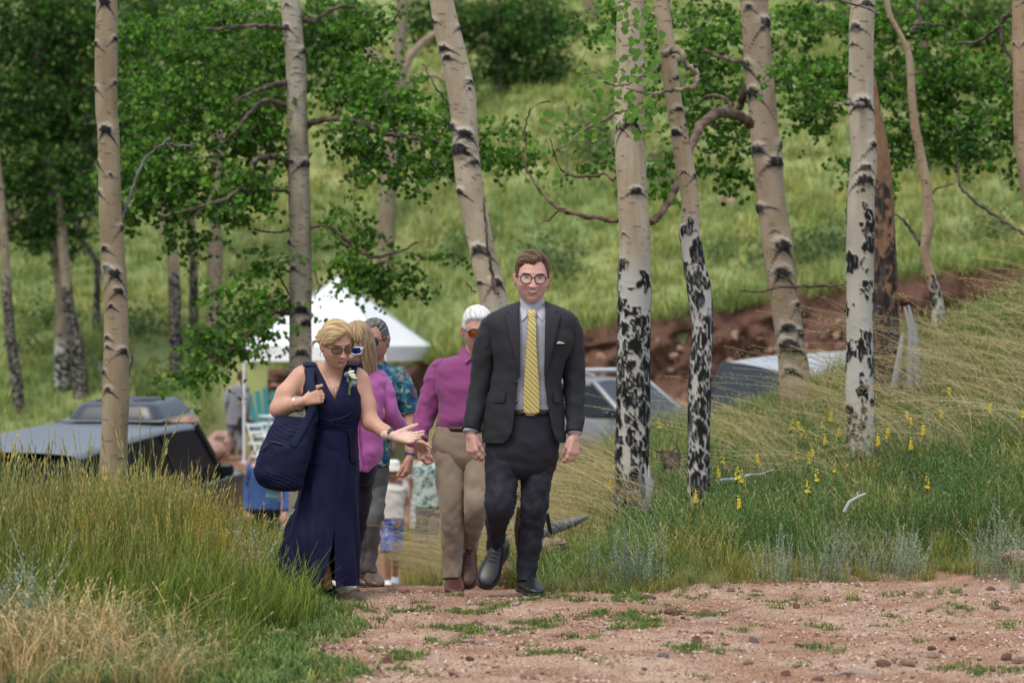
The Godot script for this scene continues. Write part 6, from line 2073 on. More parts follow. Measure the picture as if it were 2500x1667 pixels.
# c: skin, lip, brow, smile (0-1), open (0-1 of teeth), stubble, hair styles apart
func head(w: Who, px: float, py: float, dz: float, h: float, yaw: float, pitch: float, roll: float, c: Dictionary) -> Transform3D:
	var s := h / 0.235
	var b := Basis(Vector3.UP, deg_to_rad(yaw)) * Basis(Vector3.RIGHT, deg_to_rad(pitch)) * Basis(Vector3.BACK, deg_to_rad(roll))
	var t := Transform3D(b.scaled_local(Vector3(s, s, s)), w.pt(px, py, dz))
	var mb := w.body
	var s0 := mb.v.size()
	var R := 128
	var C := 112
	var skin: Color = c.skin
	var wide: float = c.get("wide", 1.0)
	var smile: float = c.get("smile", 0.0)
	var open: float = c.get("open", 0.0)
	for i in R + 1:
		var ph := PI * (0.5 - float(i) / R)
		for j in C:
			var q := (float(j) / C) * 2.0 - 1.0
			var az := PI * signf(q) * pow(absf(q), 1.55)
			var p := head_pt(az, ph)
			var col := skin
			if cos(az) > 0.0:
				var f := 0.0
				# nose
				var nb := clampf((0.012 - p.y) / 0.046, 0.0, 1.0) * (1.0 if p.y > -0.034 else exp(-pow((p.y + 0.034) / 0.007, 2.0)))
				f += (0.004 + 0.021 * nb) * exp(-pow(p.x / (0.008 + 0.006 * nb), 2.0)) * smoothstep(0.03, 0.008, p.y)
				f += 0.008 * (ga(p, 0.0125, -0.031, 0.006, 0.007) + ga(p, -0.0125, -0.031, 0.006, 0.007))
				# sockets, brows, cheeks, chin
				f -= 0.012 * (ga(p, 0.031, 0.008, 0.015, 0.011) + ga(p, -0.031, 0.008, 0.015, 0.011))
				f += 0.006 * (ga(p, 0.030, 0.008, 0.012, 0.007) + ga(p, -0.030, 0.008, 0.012, 0.007))
				f += 0.005 * (ga(p, 0.028, 0.030, 0.022, 0.008) + ga(p, -0.028, 0.030, 0.022, 0.008))
				f += (0.004 + 0.007 * smile) * (ga(p, 0.040, -0.024, 0.018, 0.016) + ga(p, -0.040, -0.024, 0.018, 0.016))
				f += 0.008 * ga(p, 0, -0.098, 0.022, 0.016) - 0.004 * ga(p, 0, -0.077, 0.024, 0.008)
				f -= (0.002 + 0.003 * smile) * (ga(p, 0.030, -0.048, 0.006, 0.016) + ga(p, -0.030, -0.048, 0.006, 0.016))
				# mouth
				var mw := 0.021 + 0.009 * smile
				var my := -0.058 + 0.009 * smile * pow(p.x / mw, 2.0)
				var mx := absf(p.x) / mw
				var gap := (0.0035 + 0.0055 * open) * (1.0 - mx * mx) if mx < 1.0 else 0.0
				var dy := p.y - my
				var lipw := 0.006 * (1.0 - pow(mx, 2.5)) if mx < 1.0 else 0.0
				if mx < 1.05 and absf(dy) < gap + lipw:
					if open > 0.05 and absf(dy) < gap:
						col = L(0.74, 0.69, 0.60) if dy > -gap * 0.35 and mx < 0.82 else L(0.12, 0.02, 0.02)
						f -= 0.002
					else:
						col = c.get("lip", skin * L(0.85, 0.5, 0.5))
						f += 0.0035
					if open <= 0.05 and absf(dy) < 0.0016:
						col = skin * 0.35
				f += 0.004 * ga(p, 0, -0.058, 0.03, 0.016)
				p.z += f
				p.x += (0.003 * smile * signf(p.x) * (ga(p, 0.045, -0.03, 0.02, 0.02) + ga(p, -0.045, -0.03, 0.02, 0.02)))
				# eyes and brows
				for sd in [-1.0, 1.0]:
					var ex: float = (p.x - sd * 0.031) / 0.0135
					var ey: float = (p.y - 0.007) / (0.0050 * c.get("eye", 0.6))
					if ex * ex + ey * ey < 1.0:
						col = L(0.10, 0.07, 0.06) if absf(ex) < 0.42 else L(0.40, 0.36, 0.34)
					elif ex * ex + ey * ey * 0.45 < 1.0 and p.y > 0.007:
						col = skin * 0.35
					var bx: float = (p.x - sd * 0.032) / 0.021
					var by: float = (p.y - 0.0265 + 0.006 * bx * bx - sd * bx * 0.002) / 0.0042
					if bx * bx + by * by < 1.0:
						col = c.get("brow", skin * 0.4)
				var red := 0.35 * (ga(p, 0.042, -0.024, 0.022, 0.018) + ga(p, -0.042, -0.024, 0.022, 0.018)) + 0.3 * ga(p, 0, -0.03, 0.014, 0.012)
				col = col.lerp(col * L(1.08, 0.80, 0.78), clampf(red, 0.0, 1.0))
				if c.get("stubble", 0.0) > 0.0:
					var st := smoothstep(-0.035, -0.06, p.y) * (1.0 if absf(dy) > 0.012 or mx > 1.0 else 0.0)
					col = col.lerp(col * L(0.62, 0.60, 0.60), st * c.stubble)
				if c.get("moustache", 0.0) > 0.0 and absf(p.x) < 0.028 and absf(p.y + 0.0465) < 0.0055 - 0.003 * absf(p.x) / 0.028:
					col = col.lerp(c.get("brow", skin * 0.5), c.moustache)
				if c.get("lines", 0.0) > 0.0 and p.y > 0.04:
					col = col * (1.0 - 0.22 * c.lines * smoothstep(0.55, 0.9, sin(p.y * 700.0 + 3.0 * cos(p.x * 30.0))))
			col = col * (1.0 + 0.05 * n1.get_noise_3d(p.x * 70.0, p.y * 70.0, p.z * 70.0 + px))
			p.x *= wide
			mb.vert(t * p, col)
	mb.grid(s0, R + 1, C, true, true)
	for sd in [-1.0, 1.0]:
		# ears: a bowl with a rim
		var e := Basis(Vector3.UP, sd * -0.35) * Basis(Vector3.RIGHT, -0.15)
		ball(mb, t * Vector3(sd * 0.0765 * wide, -0.004, -0.008), Vector3(0.008, 0.031, 0.018) * s, skin * L(1.0, 0.85, 0.82), 12, 10, b * e)
		ball(mb, t * Vector3(sd * 0.082 * wide, 0.004, -0.011), Vector3(0.006, 0.020, 0.013) * s, skin * L(0.9, 0.72, 0.7), 10, 8, b * e)
	return t

# hair: a shell over the skull; keys [azimuth degrees, hairline height], thickness on top and at the sides
func hair(w: Who, t: Transform3D, keys: Array, top: float, side: float, c0: Color, c1: Color, wide := 1.0, comb := "back", called := "hair") -> MeshInstance3D:
	var mb := MB.new()
	var R := 64
	var C := 96
	for i in R + 1:
		var ph := PI * (0.5 - float(i) / R)
		for j in C:
			var az := -PI + TAU * j / C
			var p := head_pt(az, ph)
			var deg := rad_to_deg(az)
			var line := 0.0
			for k in keys.size() - 1:
				if deg >= keys[k][0] and deg <= keys[k + 1][0]:
					line = lerpf(keys[k][1], keys[k + 1][1], (deg - keys[k][0]) / (keys[k + 1][0] - keys[k][0]))
			line += 0.004 * n1.get_noise_2d(deg * 0.12, 3.0)
			var m := smoothstep(line - 0.004, line + 0.022, p.y)
			var nrm := Vector3(p.x / 0.0055, p.y / 0.0138, p.z / 0.0085).normalized()
			var pp := p
			if comb == "sweep":
				pp = p.rotated(Vector3.UP, -0.95).rotated(Vector3.RIGHT, 0.15)
			var uu := atan2(pp.x, pp.y + 0.03) if comb != "down" else az
			var vv := pp.z if comb != "down" else p.y
			var st := n1.get_noise_2d(uu * 11.0, vv * 14.0)
			var fi := n1.get_noise_2d(uu * 34.0, vv * 22.0 + 40.0)
			var th := lerpf(side, top, smoothstep(0.02, 0.09, p.y)) * m - 0.010 * (1.0 - m)
			th += (0.0013 * st + 0.0008 * fi) * m
			p.x *= wide
			mb.vert(t * (p + nrm * th), c0.lerp(c1, clampf(0.5 + st * 0.9, 0.0, 1.0)))
	mb.grid(0, R + 1, C, true, true)
	return put(called, mb.mesh(), M.hair, w.node)

# glasses: two lenses in rims, a bridge and two temples, in head axes
func glasses(w: Who, t: Transform3D, frame: Material, lens: Material, rw: float, rh: float, thick: float, square: float, z := 0.092, wide := 1.0, tucked := false) -> void:
	var g := Node3D.new()
	g.name = "glasses"
	w.node.add_child(g, true)
	var fr := MB.new()
	for sd in [-1.0, 1.0]:
		var pts := []
		var c := Vector3(sd * 0.033, 0.004, z)
		var lm := MB.new()
		var s := lm.vert(t * (c + Vector3(0, 0, 0.002)))
		for k in 29:
			var a := TAU * k / 28
			var x := rw * se(cos(a), square)
			var y := rh * se(sin(a), square) * (1.0 if sin(a) < 0.0 else 0.82)
			var p := c + Vector3(x, y, -0.006 * pow(absf(x + sd * 0.033) / 0.06, 2.0) * 3.0)
			pts.append(t * p)
			if k < 28:
				lm.vert(t * (p - Vector3(0, 0, 0.001)))
		for k in 28:
			lm.tri(s, s + 1 + (k + 1) % 28, s + 1 + k)
		rod(fr, pts, thick, thick, 6, Color.WHITE, t.basis.z.normalized())
		put("lens", lm.mesh(), lens, g)
		rod(fr, [t * (c + Vector3(sd * rw, 0.008, -0.004)), t * Vector3(sd * (0.064 if tucked else 0.073) * wide, 0.012, z - 0.035), t * Vector3(sd * (0.070 if tucked else 0.080) * wide, 0.010, 0.02 if tucked else 0.0), t * Vector3(sd * (0.070 if tucked else 0.080) * wide, 0.0, -0.015)], thick * 1.1, thick, 5)
	rod(fr, [t * Vector3(-0.033 + rw, 0.010, z), t * Vector3(0, 0.013, z + 0.004), t * Vector3(0.033 - rw, 0.010, z)], thick, thick, 5)
	put("frame", fr.mesh(), frame, g)

# ---- hands: wrist, way of the fingers, way the palm faces, thumb side (+1 or -1), bends in degrees for index..little, thumb
func hand(w: Who, wr: Vector3, f: Vector3, n: Vector3, side: float, curl: Array, spread: float, s: float, col: Color, thumb := Vector3(0.7, 0.62, 0.25), tb := 20.0) -> void:
	f = f.normalized()
	n = (n - f * n.dot(f)).normalized()
	var t := f.cross(n).normalized() * side
	var ax := f.cross(n).normalized()
	var caps := []
	caps.append([wr - f * 0.05 * s, wr + f * 0.01 * s, 0.025 * s, 0.024 * s])
	var offs := [0.027, 0.009, -0.009, -0.026]
	var lens := [0.072, 0.080, 0.074, 0.058]
	for k in 4:
		var base: Vector3 = wr + f * (0.088 - absf(k - 1.2) * 0.004) * s + t * offs[k] * s
		caps.append([wr + f * 0.012 * s + t * offs[k] * 0.55 * s, base, 0.017 * s, 0.0135 * s])
		var d := f.rotated(n, 0.0)
		d = (f + t * tan(deg_to_rad(spread)) * (1.5 - k) / 1.5).normalized()
		var p := base
		var seg := [0.45, 0.31, 0.24]
		for j in 3:
			d = d.rotated(ax, deg_to_rad(curl[k] * [0.85, 1.15, 0.8][j]))
			var e: Vector3 = p + d * lens[k] * seg[j] * s
			caps.append([p, e, (0.0098 - 0.0010 * j) * s * (0.88 if k == 3 else 1.0), (0.0090 - 0.0010 * j) * s * (0.88 if k == 3 else 1.0)])
			p = e
	var tp := wr + f * 0.022 * s + t * 0.022 * s + n * 0.006 * s
	var td := (f * thumb.x + t * thumb.y + n * thumb.z).normalized()
	var taxis := td.cross(f * 0.6 - t * 0.6 + n * 0.5).normalized()
	for j in 3:
		var e: Vector3 = tp + td * [0.042, 0.034, 0.028][j] * s
		caps.append([tp, e, [0.016, 0.0115, 0.0105][j] * s, [0.012, 0.011, 0.0085][j] * s])
		tp = e
		td = td.rotated(taxis, deg_to_rad(tb * [1.0, 0.7, 0.0][j]))
	var lo := Vector3.INF
	var hi := -Vector3.INF
	for c in caps:
		for q in 2:
			lo = lo.min(c[q]); hi = hi.max(c[q])
	var fl := Field.new(lo - Vector3.ONE * 0.04, hi + Vector3.ONE * 0.04, 0.0042)
	for c in caps:
		fl.cap(c[0], c[1], c[2], c[3], 0.007 * s)
	fl.emit(w.body, func(p): return col * (1.0 + 0.10 * n1.get_noise_3d(p.x * 45.0, p.y * 45.0, p.z * 45.0)))

# the body under the clothes: capsules [a, b, ra, rb] joined smoothly
func flesh(w: Who, caps: Array, cell: float, col: Color, k := 0.03) -> void:
	var lo := Vector3.INF
	var hi := -Vector3.INF
	for c in caps:
		for q in 2:
			var m := maxf(c[2], c[3]) + 0.05
			lo = lo.min(c[q] - Vector3.ONE * m); hi = hi.max(c[q] + Vector3.ONE * m)
	var fl := Field.new(lo, hi, cell)
	for c in caps:
		fl.cap(c[0], c[1], c[2], c[3], k)
	fl.emit(w.body, func(p): return col * (1.0 + 0.07 * n1.get_noise_3d(p.x * 12.0, p.y * 12.0, p.z * 12.0)))

func shoe(w: Who, heel: Vector3, toe: Vector3, up: Vector3, width: float, tall: float, col: Color, sole: Color, called := "shoe", laces := true) -> void:
	var d := (toe - heel)
	var ln := d.length()
	d = d.normalized()
	up = (up - d * up.dot(d)).normalized()
	var g := Node3D.new()
	g.name = called
	w.node.add_child(g, true)
	var mb := MB.new()
	var rows := []
	for r in [[0.0, 0.5, 0.55], [0.03, 0.74, 0.80], [0.12, 0.84, 1.0], [0.28, 0.82, 1.12], [0.42, 0.86, 0.95], [0.58, 0.98, 0.72], [0.75, 1.0, 0.55], [0.90, 0.84, 0.44], [0.97, 0.58, 0.34], [1.0, 0.25, 0.18]]:
		var hh: float = tall * r[2] * 0.5
		var c: Vector3 = heel + d * ln * r[0] + up * (hh + 0.012)
		rows.append(PackedFloat32Array([c.x, c.y, c.z, width * 0.5 * r[1], hh, 2.5]))
	tube(mb, curve(rows, 3), 20, col, 3, up)
	put("upper", mb.mesh(), M.leather, g)
	mb = MB.new()
	rows = []
	for r in [[-0.02, 0.5], [0.02, 0.80], [0.12, 0.92], [0.3, 0.84], [0.45, 0.84], [0.6, 1.0], [0.76, 1.06], [0.92, 0.90], [0.99, 0.62], [1.02, 0.3]]:
		var c: Vector3 = heel + d * ln * r[0] + up * 0.010
		rows.append(PackedFloat32Array([c.x, c.y, c.z, width * 0.5 * r[1], 0.012, 5.0]))
	tube(mb, curve(rows, 2), 16, sole, 3, up)
	put("sole", mb.mesh(), M.vc_soft, g)
	if laces:
		mb = MB.new()
		var sd := d.cross(up)
		for k in 4:
			var q := 0.36 + 0.07 * k
			var c: Vector3 = heel + d * ln * q + up * (tall * lerpf(1.02, 0.70, k / 3.0) + 0.014)
			rod(mb, [c - sd * width * 0.2, c + up * 0.006, c + sd * width * 0.2], 0.0028, 0.0028, 4, col * 0.5)
		put("laces", mb.mesh(), M.vc, g)

func garment(w: Who, called: String, mb: MB, mat: Material = null, label := "") -> MeshInstance3D:
	var o := put(called, mb.mesh(), mat if mat else M.cloth, w.node)
	if label:
		o.set_meta("label", label)
	return o

func cloth_tube(w: Who, called: String, rows: Array, col: Color, fold: float, mat: Material = null, seg := 26, under: Node = null) -> MeshInstance3D:
	var mb := MB.new()
	tube(mb, curve(w.limb(rows), 7), seg, col, 3, Vector3.BACK, fold * 0.75, Vector3(10, 11, 10))
	return put(called, mb.mesh(), mat if mat else M.cloth, under if under else w.node)

# printed cloth: leaves, ferns and blossoms scattered on a ground colour
func print_cloth(ground_col: Color, inks: Array, count: int, seed_: int, size_cm: float) -> StandardMaterial3D:
	var r := RandomNumberGenerator.new()
	r.seed = seed_
	var N := 256
	var im := Image.create_empty(N, N, false, Image.FORMAT_RGB8)
	im.fill(ground_col)
	for k in count:
		var c := Vector2(r.randf() * N, r.randf() * N)
		var a := r.randf() * TAU
		var ink: Color = inks[r.randi_range(0, inks.size() - 1)]
		var kind := r.randi_range(0, 2)
		var ln := r.randf_range(16, 44)
		if kind == 2:
			for q in 5:
				var o := c + Vector2.from_angle(a + q * TAU / 5) * 5.0
				for yy in range(-4, 5):
					for xx in range(-4, 5):
						if xx * xx + yy * yy < 16:
							im.set_pixel(posmod(int(o.x) + xx, N), posmod(int(o.y) + yy, N), ink)
			continue
		for j in int(ln * 2):
			var t := j / (ln * 2.0)
			var p := c + Vector2.from_angle(a + t * 0.7) * t * ln
			im.set_pixel(posmod(int(p.x), N), posmod(int(p.y), N), ink)
			if kind == 0:
				if j % 5 == 0:
					for sd in [-1.0, 1.0]:
						var d := Vector2.from_angle(a + t * 0.7 + sd * 0.9)
						for m in int(14 * sin(PI * clampf(t + 0.15, 0, 1))):
							var q := p + d * m
							im.set_pixel(posmod(int(q.x), N), posmod(int(q.y), N), ink)
							im.set_pixel(posmod(int(q.x) + 1, N), posmod(int(q.y), N), ink)
			else:
				var d := Vector2.from_angle(a + t * 0.7 + PI * 0.5)
				var hw := int(7 * sin(PI * t))
				for m in range(-hw, hw + 1):
					var q := p + d * m
					im.set_pixel(posmod(int(q.x), N), posmod(int(q.y), N), ink if absi(m) != hw else ink.darkened(0.3))
	var m := smat(Color.WHITE, 0.85)
	m.albedo_texture = ImageTexture.create_from_image(im)
	m.uv1_triplanar = true
	m.uv1_scale = Vector3.ONE * (100.0 / size_cm)
	m.rim_enabled = true
	m.rim = 0.25
	m.metallic_specular = 0.2
	return m

func tie_cloth() -> StandardMaterial3D:
	var N := 96
	var im := Image.create_empty(N, N, false, Image.FORMAT_RGB8)
	im.fill(Color8(188, 170, 98))
	# diagonal rows of little squares: dark, pale, grey in turn
	for y in N:
		for x in N:
			var u := posmod(x + y, 24)
			var v := posmod(x - y, 24)
			var row := int(posmod(x + y, 96) / 24)
			if u > 5 and u < 19 and v > 5 and v < 19:
				im.set_pixel(x, y, [Color8(52, 42, 26), Color8(206, 194, 132), Color8(110, 100, 76), Color8(216, 204, 146)][row])
	var m := smat(Color.WHITE, 0.5)
	m.albedo_texture = ImageTexture.create_from_image(im)
	m.uv1_scale = Vector3(19, 19, 1)
	return m

const FAIR := Color(0.60, 0.36, 0.28)

func build_people() -> void:
	rng.seed = 31
	man_in_suit()
	man_in_magenta()
	woman_in_navy()
	woman_in_pink()
	man_in_print_shirt()
	others_behind()

func man_in_suit() -> void:
	var w := person("smiling man in a dark suit and yellow tie walking at the front", 1285, 1451, 15.0)
	var skin := L(0.60, 0.345, 0.285)
	var suit := L(0.025, 0.0245, 0.031)
	var P := w.pt
	flesh(w, [[w.pt(1299, 700, -0.02), w.pt(1299, 780, -0.03), 0.062, 0.066], [w.pt(1250, 805, -0.02), w.pt(1348, 805, -0.02), 0.065, 0.065], [w.pt(1250, 880, 0), w.pt(1330, 880, 0), 0.09, 0.09], [w.pt(1255, 960, 0), w.pt(1320, 960, 0), 0.09, 0.09], [w.pt(1240, 1060, 0), w.pt(1310, 1060, 0), 0.095, 0.095],
		[w.pt(1203, 800, -0.02), w.pt(1178, 920, -0.04), 0.042, 0.038], [w.pt(1176, 920, -0.04), w.pt(1151, 1054, 0.04), 0.04, 0.026], [w.pt(1391, 800, -0.02), w.pt(1402, 920, -0.04), 0.042, 0.038], [w.pt(1402, 920, -0.04), w.pt(1402, 1056, 0.04), 0.04, 0.026],
		[w.pt(1232, 1090, 0), w.pt(1222, 1240, 0.10), 0.075, 0.055], [w.pt(1222, 1240, 0.08), w.pt(1210, 1355, -0.16), 0.036, 0.028], [w.pt(1315, 1090, 0), w.pt(1304, 1240, 0.02), 0.075, 0.055], [w.pt(1303, 1240, 0.01), w.pt(1288, 1430, -0.01), 0.04, 0.03]], 0.014, skin)
	var t := head(w, 1299, 680, 0.02, 0.266, 3, 5, -2, {"skin": skin, "smile": 1.0, "open": 0.95, "stubble": 0.14, "brow": L(0.07, 0.04, 0.03), "lip": L(0.52, 0.23, 0.21), "eye": 0.8, "wide": 1.02})
	hair(w, t, [[-180, -0.075], [-120, -0.07], [-100, -0.02], [-88, 0.012], [-76, -0.006], [-66, -0.008], [-60, 0.04], [-45, 0.062], [-25, 0.066], [0, 0.060], [15, 0.072], [35, 0.082], [52, 0.066], [62, 0.03], [68, -0.008], [78, -0.006], [88, 0.012], [100, -0.02], [120, -0.07], [180, -0.075]], 0.020, 0.007, L(0.055, 0.032, 0.022), L(0.19, 0.12, 0.08), 1.02, "sweep")
	glasses(w, t, smat(L(0.012, 0.008, 0.01), 0.4), clear_lens(), 0.0255, 0.022, 0.0026, 0.75, 0.098)
	# hands
	hand(w, w.pt(1150, 1060, 0.05), Vector3(0.10, -1, 0.12), Vector3(0.55, -0.1, -0.6), 1.0, [26, 28, 30, 32], 5, 1.02, skin, Vector3(0.92, 0.25, 0.45), 8)
	hand(w, w.pt(1402, 1064, 0.05), Vector3(-0.08, -1, 0.12), Vector3(-0.55, -0.1, -0.6), -1.0, [24, 27, 30, 32], 5, 1.02, skin, Vector3(0.92, 0.25, 0.45), 8)
	garment(w, "body", w.body, M.skin)
	# shirt, with collar
	var srings := curve(w.rings([[1299, 748, 40, 0.065, -0.02], [1299, 770, 76, 0.095, -0.01], [1298, 800, 84, 0.115, 0.0], [1296, 850, 82, 0.125, 0.0], [1294, 900, 76, 0.122, 0.005], [1291, 950, 74, 0.118, 0.005], [1290, 1000, 76, 0.118, 0.0], [1288, 1012, 76, 0.117, 0.0]]), 6)
	var mb := MB.new()
	hloft(mb, srings, 44, L(0.36, 0.365, 0.42), 0.004)
	var shirt := garment(w, "shirt", mb)
	for sd in [-1.0, 1.0]:
		mb = MB.new()
		# collar leaf: neck side, fold, point
		var a := [w.pt(1299 + sd * 31, 738, 0.0), w.pt(1299 + sd * 29, 748, 0.045), w.pt(1299 + sd * 8, 766, 0.085)]
		var b := [w.pt(1299 + sd * 37, 748, 0.02), w.pt(1299 + sd * 36, 764, 0.068), w.pt(1299 + sd * 25, 784, 0.105)]
		for q in 2:
			var s := mb.v.size()
			for k in 7:
				var u := k / 6.0 * 2.0
				var i0 := mini(int(u), 1)
				for j in 4:
					var p: Vector3 = a[i0].lerp(a[i0 + 1], u - i0).lerp(b[i0].lerp(b[i0 + 1], u - i0), j / 3.0)
					p.z += 0.008 * sin(PI * j / 3.0) - q * 0.004
					mb.vert(p, L(0.46, 0.47, 0.53))
			mb.grid(s, 7, 4, false, (sd > 0) != (q == 1))
		put("collar", mb.mesh(), M.cloth, shirt)
	mb = MB.new()
	hloft(mb, curve(w.rings([[1299, 731, 29.5, 0.066, -0.022], [1299, 742, 32, 0.070, -0.022], [1299, 756, 37, 0.078, -0.02]]), 3), 30, L(0.42, 0.43, 0.49), 0.0, false, 0.0, 0.0, Vector3.ONE, false)
	put("collar_stand", mb.mesh(), M.cloth, shirt)
	for k in 3:
		mb = MB.new()
		ball(mb, w.pt(1262, 870 + k * 55, 0.0) + Vector3(0, 0, front_z(srings, w.pt(1262, 0).x, w.pt(0, 870 + k * 55).y)), Vector3(0.005, 0.005, 0.003), L(0.5, 0.5, 0.55), 8, 4)
		put("button", mb.mesh(), M.vc_soft, shirt)
	for sl in [[1150, 1054, 23, 0.045], [1403, 1059, 22, 0.045]]:
		mb = MB.new()
		tube(mb, w.limb([[sl[0], sl[1] - 22, sl[2] - 6, sl[3] - 0.015], [sl[0], sl[1], sl[2] - 3.5, sl[3]]]), 20, L(0.46, 0.46, 0.52), 3)
		put("cuff", mb.mesh(), M.cloth, shirt)
	# tie
	mb = MB.new()
	panel(mb, w, srings, [[776, 1291, 1306, 0.030], [790, 1288, 1309, 0.022], [840, 1285, 1310, 0.018], [900, 1281, 1314, 0.018], [960, 1278, 1317, 0.020], [1000, 1278, 1317, 0.022], [1006, 1281, 1314, 0.022], [1021, 1297, 1299, 0.022]], 12, Color.WHITE, 4)
	var tm := tie_cloth()
	var tie := garment(w, "tie", mb, tm)
	mb = MB.new()
	tube(mb, curve(w.limb([[1298, 759, 11, 0.085, 0.6], [1298, 764, 13.5, 0.092, 0.7], [1298, 772, 11, 0.105, 0.7], [1298, 780, 7.5, 0.112, 0.7]]), 4), 16, Color.WHITE, 3)
	put("knot", mb.mesh(), tm, tie)
	# jacket
	var jr := curve(w.rings([[1299, 736, 37, 0.075, -0.035, 2.3, 1266, 1333], [1299, 746, 62, 0.095, -0.03, 2.3, 1265, 1335], [1298, 757, 88, 0.110, -0.025, 2.4, 1265, 1335], [1298, 768, 105, 0.122, -0.02, 2.5, 1266, 1335], [1298, 792, 108, 0.135, -0.01, 2.5, 1266, 1334], [1298, 840, 101, 0.148, 0.0, 2.5, 1267, 1332], [1292, 890, 88, 0.150, 0.0, 2.5, 1267, 1330], [1284, 930, 86, 0.146, 0.0, 2.5, 1263, 1330], [1281, 985, 95, 0.150, 0.0, 2.5, 1258, 1339], [1279, 1040, 101, 0.155, 0.0, 2.5, 1252, 1348], [1279, 1066, 102, 0.157, 0.0, 2.5, 1243, 1355], [1279, 1080, 102, 0.158, 0.0, 2.5, 1228, 1364]]), 6)
	mb = MB.new()
	hloft(mb, jr, 72, suit, 0.007, true, 0.007, 0.0, Vector3(5, 9, 5))
	var jacket := garment(w, "jacket", mb, M.suiting)
	cloth_tube(w, "sleeve", [[1204, 767, 5, -0.02], [1203, 771, 14, -0.02], [1202, 780, 22, -0.02], [1198, 800, 28, -0.02], [1190, 830, 31, -0.025], [1182, 880, 31, -0.03], [1173, 940, 29, -0.03], [1161, 1000, 25, 0.01], [1150, 1050, 21.5, 0.045]], suit, 0.009, M.suiting, 26, jacket)
	cloth_tube(w, "sleeve", [[1391, 769, 5, -0.02], [1391, 773, 13, -0.02], [1392, 782, 20, -0.02], [1394, 802, 26, -0.02], [1398, 832, 28, -0.025], [1401, 900, 28, -0.03], [1402, 960, 26, -0.02], [1404, 1010, 23.5, 0.01], [1403, 1056, 21.5, 0.045]], suit, 0.009, M.suiting, 26, jacket)
	var lap := suit * 1.12
	for e in [[-1, [[738, 1258, 1268, 0.006], [748, 1247, 1268, 0.012], [760, 1237, 1268, 0.014], [763, 1241, 1268, 0.014], [766, 1240, 1268, 0.014], [771, 1231, 1268, 0.014], [800, 1236, 1269, 0.014], [850, 1250, 1269, 0.014], [895, 1262, 1270, 0.012], [922, 1267, 1270, 0.008]]], [1, [[738, 1331, 1341, 0.006], [748, 1331, 1352, 0.012], [758, 1331, 1361, 0.014], [761, 1331, 1357, 0.014], [764, 1331, 1358, 0.014], [769, 1331, 1368, 0.014], [800, 1330, 1362, 0.014], [850, 1329, 1350, 0.014], [895, 1328, 1338, 0.012], [918, 1328, 1332, 0.008]]]]:
		mb = MB.new()
		panel(mb, w, jr, e[1], 9, lap, 2)
		put("lapel", mb.mesh(), M.suiting, jacket)
	for e in [[[957, 1191, 1233], [962, 1190, 1234], [978, 1189, 1233], [981, 1190, 1232]], [[958, 1352, 1368], [962, 1352, 1369], [979, 1352, 1370], [982, 1353, 1369]]]:
		mb = MB.new()
		var rows := []
		for r in e:
			rows.append([r[0], r[1], r[2], 0.011])
		panel(mb, w, jr, rows, 8, suit * 1.05, 2)
		put("pocket_flap", mb.mesh(), M.suiting, jacket)
	mb = MB.new()
	panel(mb, w, jr, [[838, 1356, 1382, 0.008], [843, 1356, 1382, 0.008]], 6, suit * 0.8, 1)
	put("breast_pocket", mb.mesh(), M.suiting, jacket)
	mb = MB.new()
	panel(mb, w, jr, [[834, 1362, 1366, 0.014], [837, 1359, 1376, 0.014], [839, 1358, 1378, 0.012]], 6, L(0.72, 0.66, 0.44), 2)
	put("pocket_square", mb.mesh(), M.cloth, w.node)
	for y in [931, 980]:
		mb = MB.new()
		ball(mb, w.pt(1260, y, 0.0) + Vector3(0, 0, 0.006 + front_z(jr, w.pt(1260, 0).x, w.pt(0, y).y)), Vector3(0.009, 0.009, 0.005), L(0.012, 0.012, 0.014), 10, 6)
		put("button", mb.mesh(), M.vc_soft, jacket)
	# trousers and belt
	var tr := L(0.0225, 0.022, 0.0275)
	mb = MB.new()
	hloft(mb, curve(w.rings([[1288, 1002, 77, 0.122, 0.0], [1282, 1050, 84, 0.13, 0.0], [1274, 1090, 91, 0.135, 0.0], [1272, 1125, 88, 0.128, 0.0], [1270, 1152, 74, 0.105, 0.0], [1268, 1170, 40, 0.06, 0.0]]), 5), 48, tr, 0.006)
	var legs := [[[1231, 1085, 45, 0.0], [1226, 1140, 42, 0.03], [1223, 1190, 37, 0.07], [1222, 1228, 36, 0.11, 1.1], [1217, 1256, 30, 0.07, 1.1], [1211, 1290, 24, -0.02, 1.2], [1209, 1335, 20, -0.13, 1.3], [1209, 1362, 18, -0.19, 1.35]],
		[[1317, 1085, 45, 0.0], [1313, 1140, 41, 0.0], [1308, 1190, 35, 0.02], [1304, 1231, 34, 0.03], [1300, 1260, 32, 0.015], [1298, 1290, 31, 0.0], [1292, 1350, 27, -0.015], [1287, 1400, 24, -0.01], [1285, 1421, 23, 0.0]]]
	for lg in legs:
		tube(mb, curve(w.limb(lg), 9), 40, tr, 3, Vector3.BACK, 0.010, Vector3(15, 11, 15))
	garment(w, "trousers", mb, M.suiting)
	mb = MB.new()
	hloft(mb, curve(w.rings([[1288, 999, 79, 0.125, 0.0], [1287, 1013, 80, 0.127, 0.0]]), 2), 40, L(0.01, 0.01, 0.011), 0.0)
	mb.box(Transform3D(Basis(), w.pt(1294, 1006, 0.130)), Vector3(0.045, 0.032, 0.006), L(0.35, 0.35, 0.36), 0.002)
	garment(w, "belt", mb, M.vc_soft)
	var blk := L(0.012, 0.012, 0.014)
	shoe(w, w.pt(1226, 1345, -0.20), w.pt(1180, 1437, -0.02), Vector3(-0.1, 0.35, 0.95), 0.115, 0.095, blk, L(0.02, 0.02, 0.02))
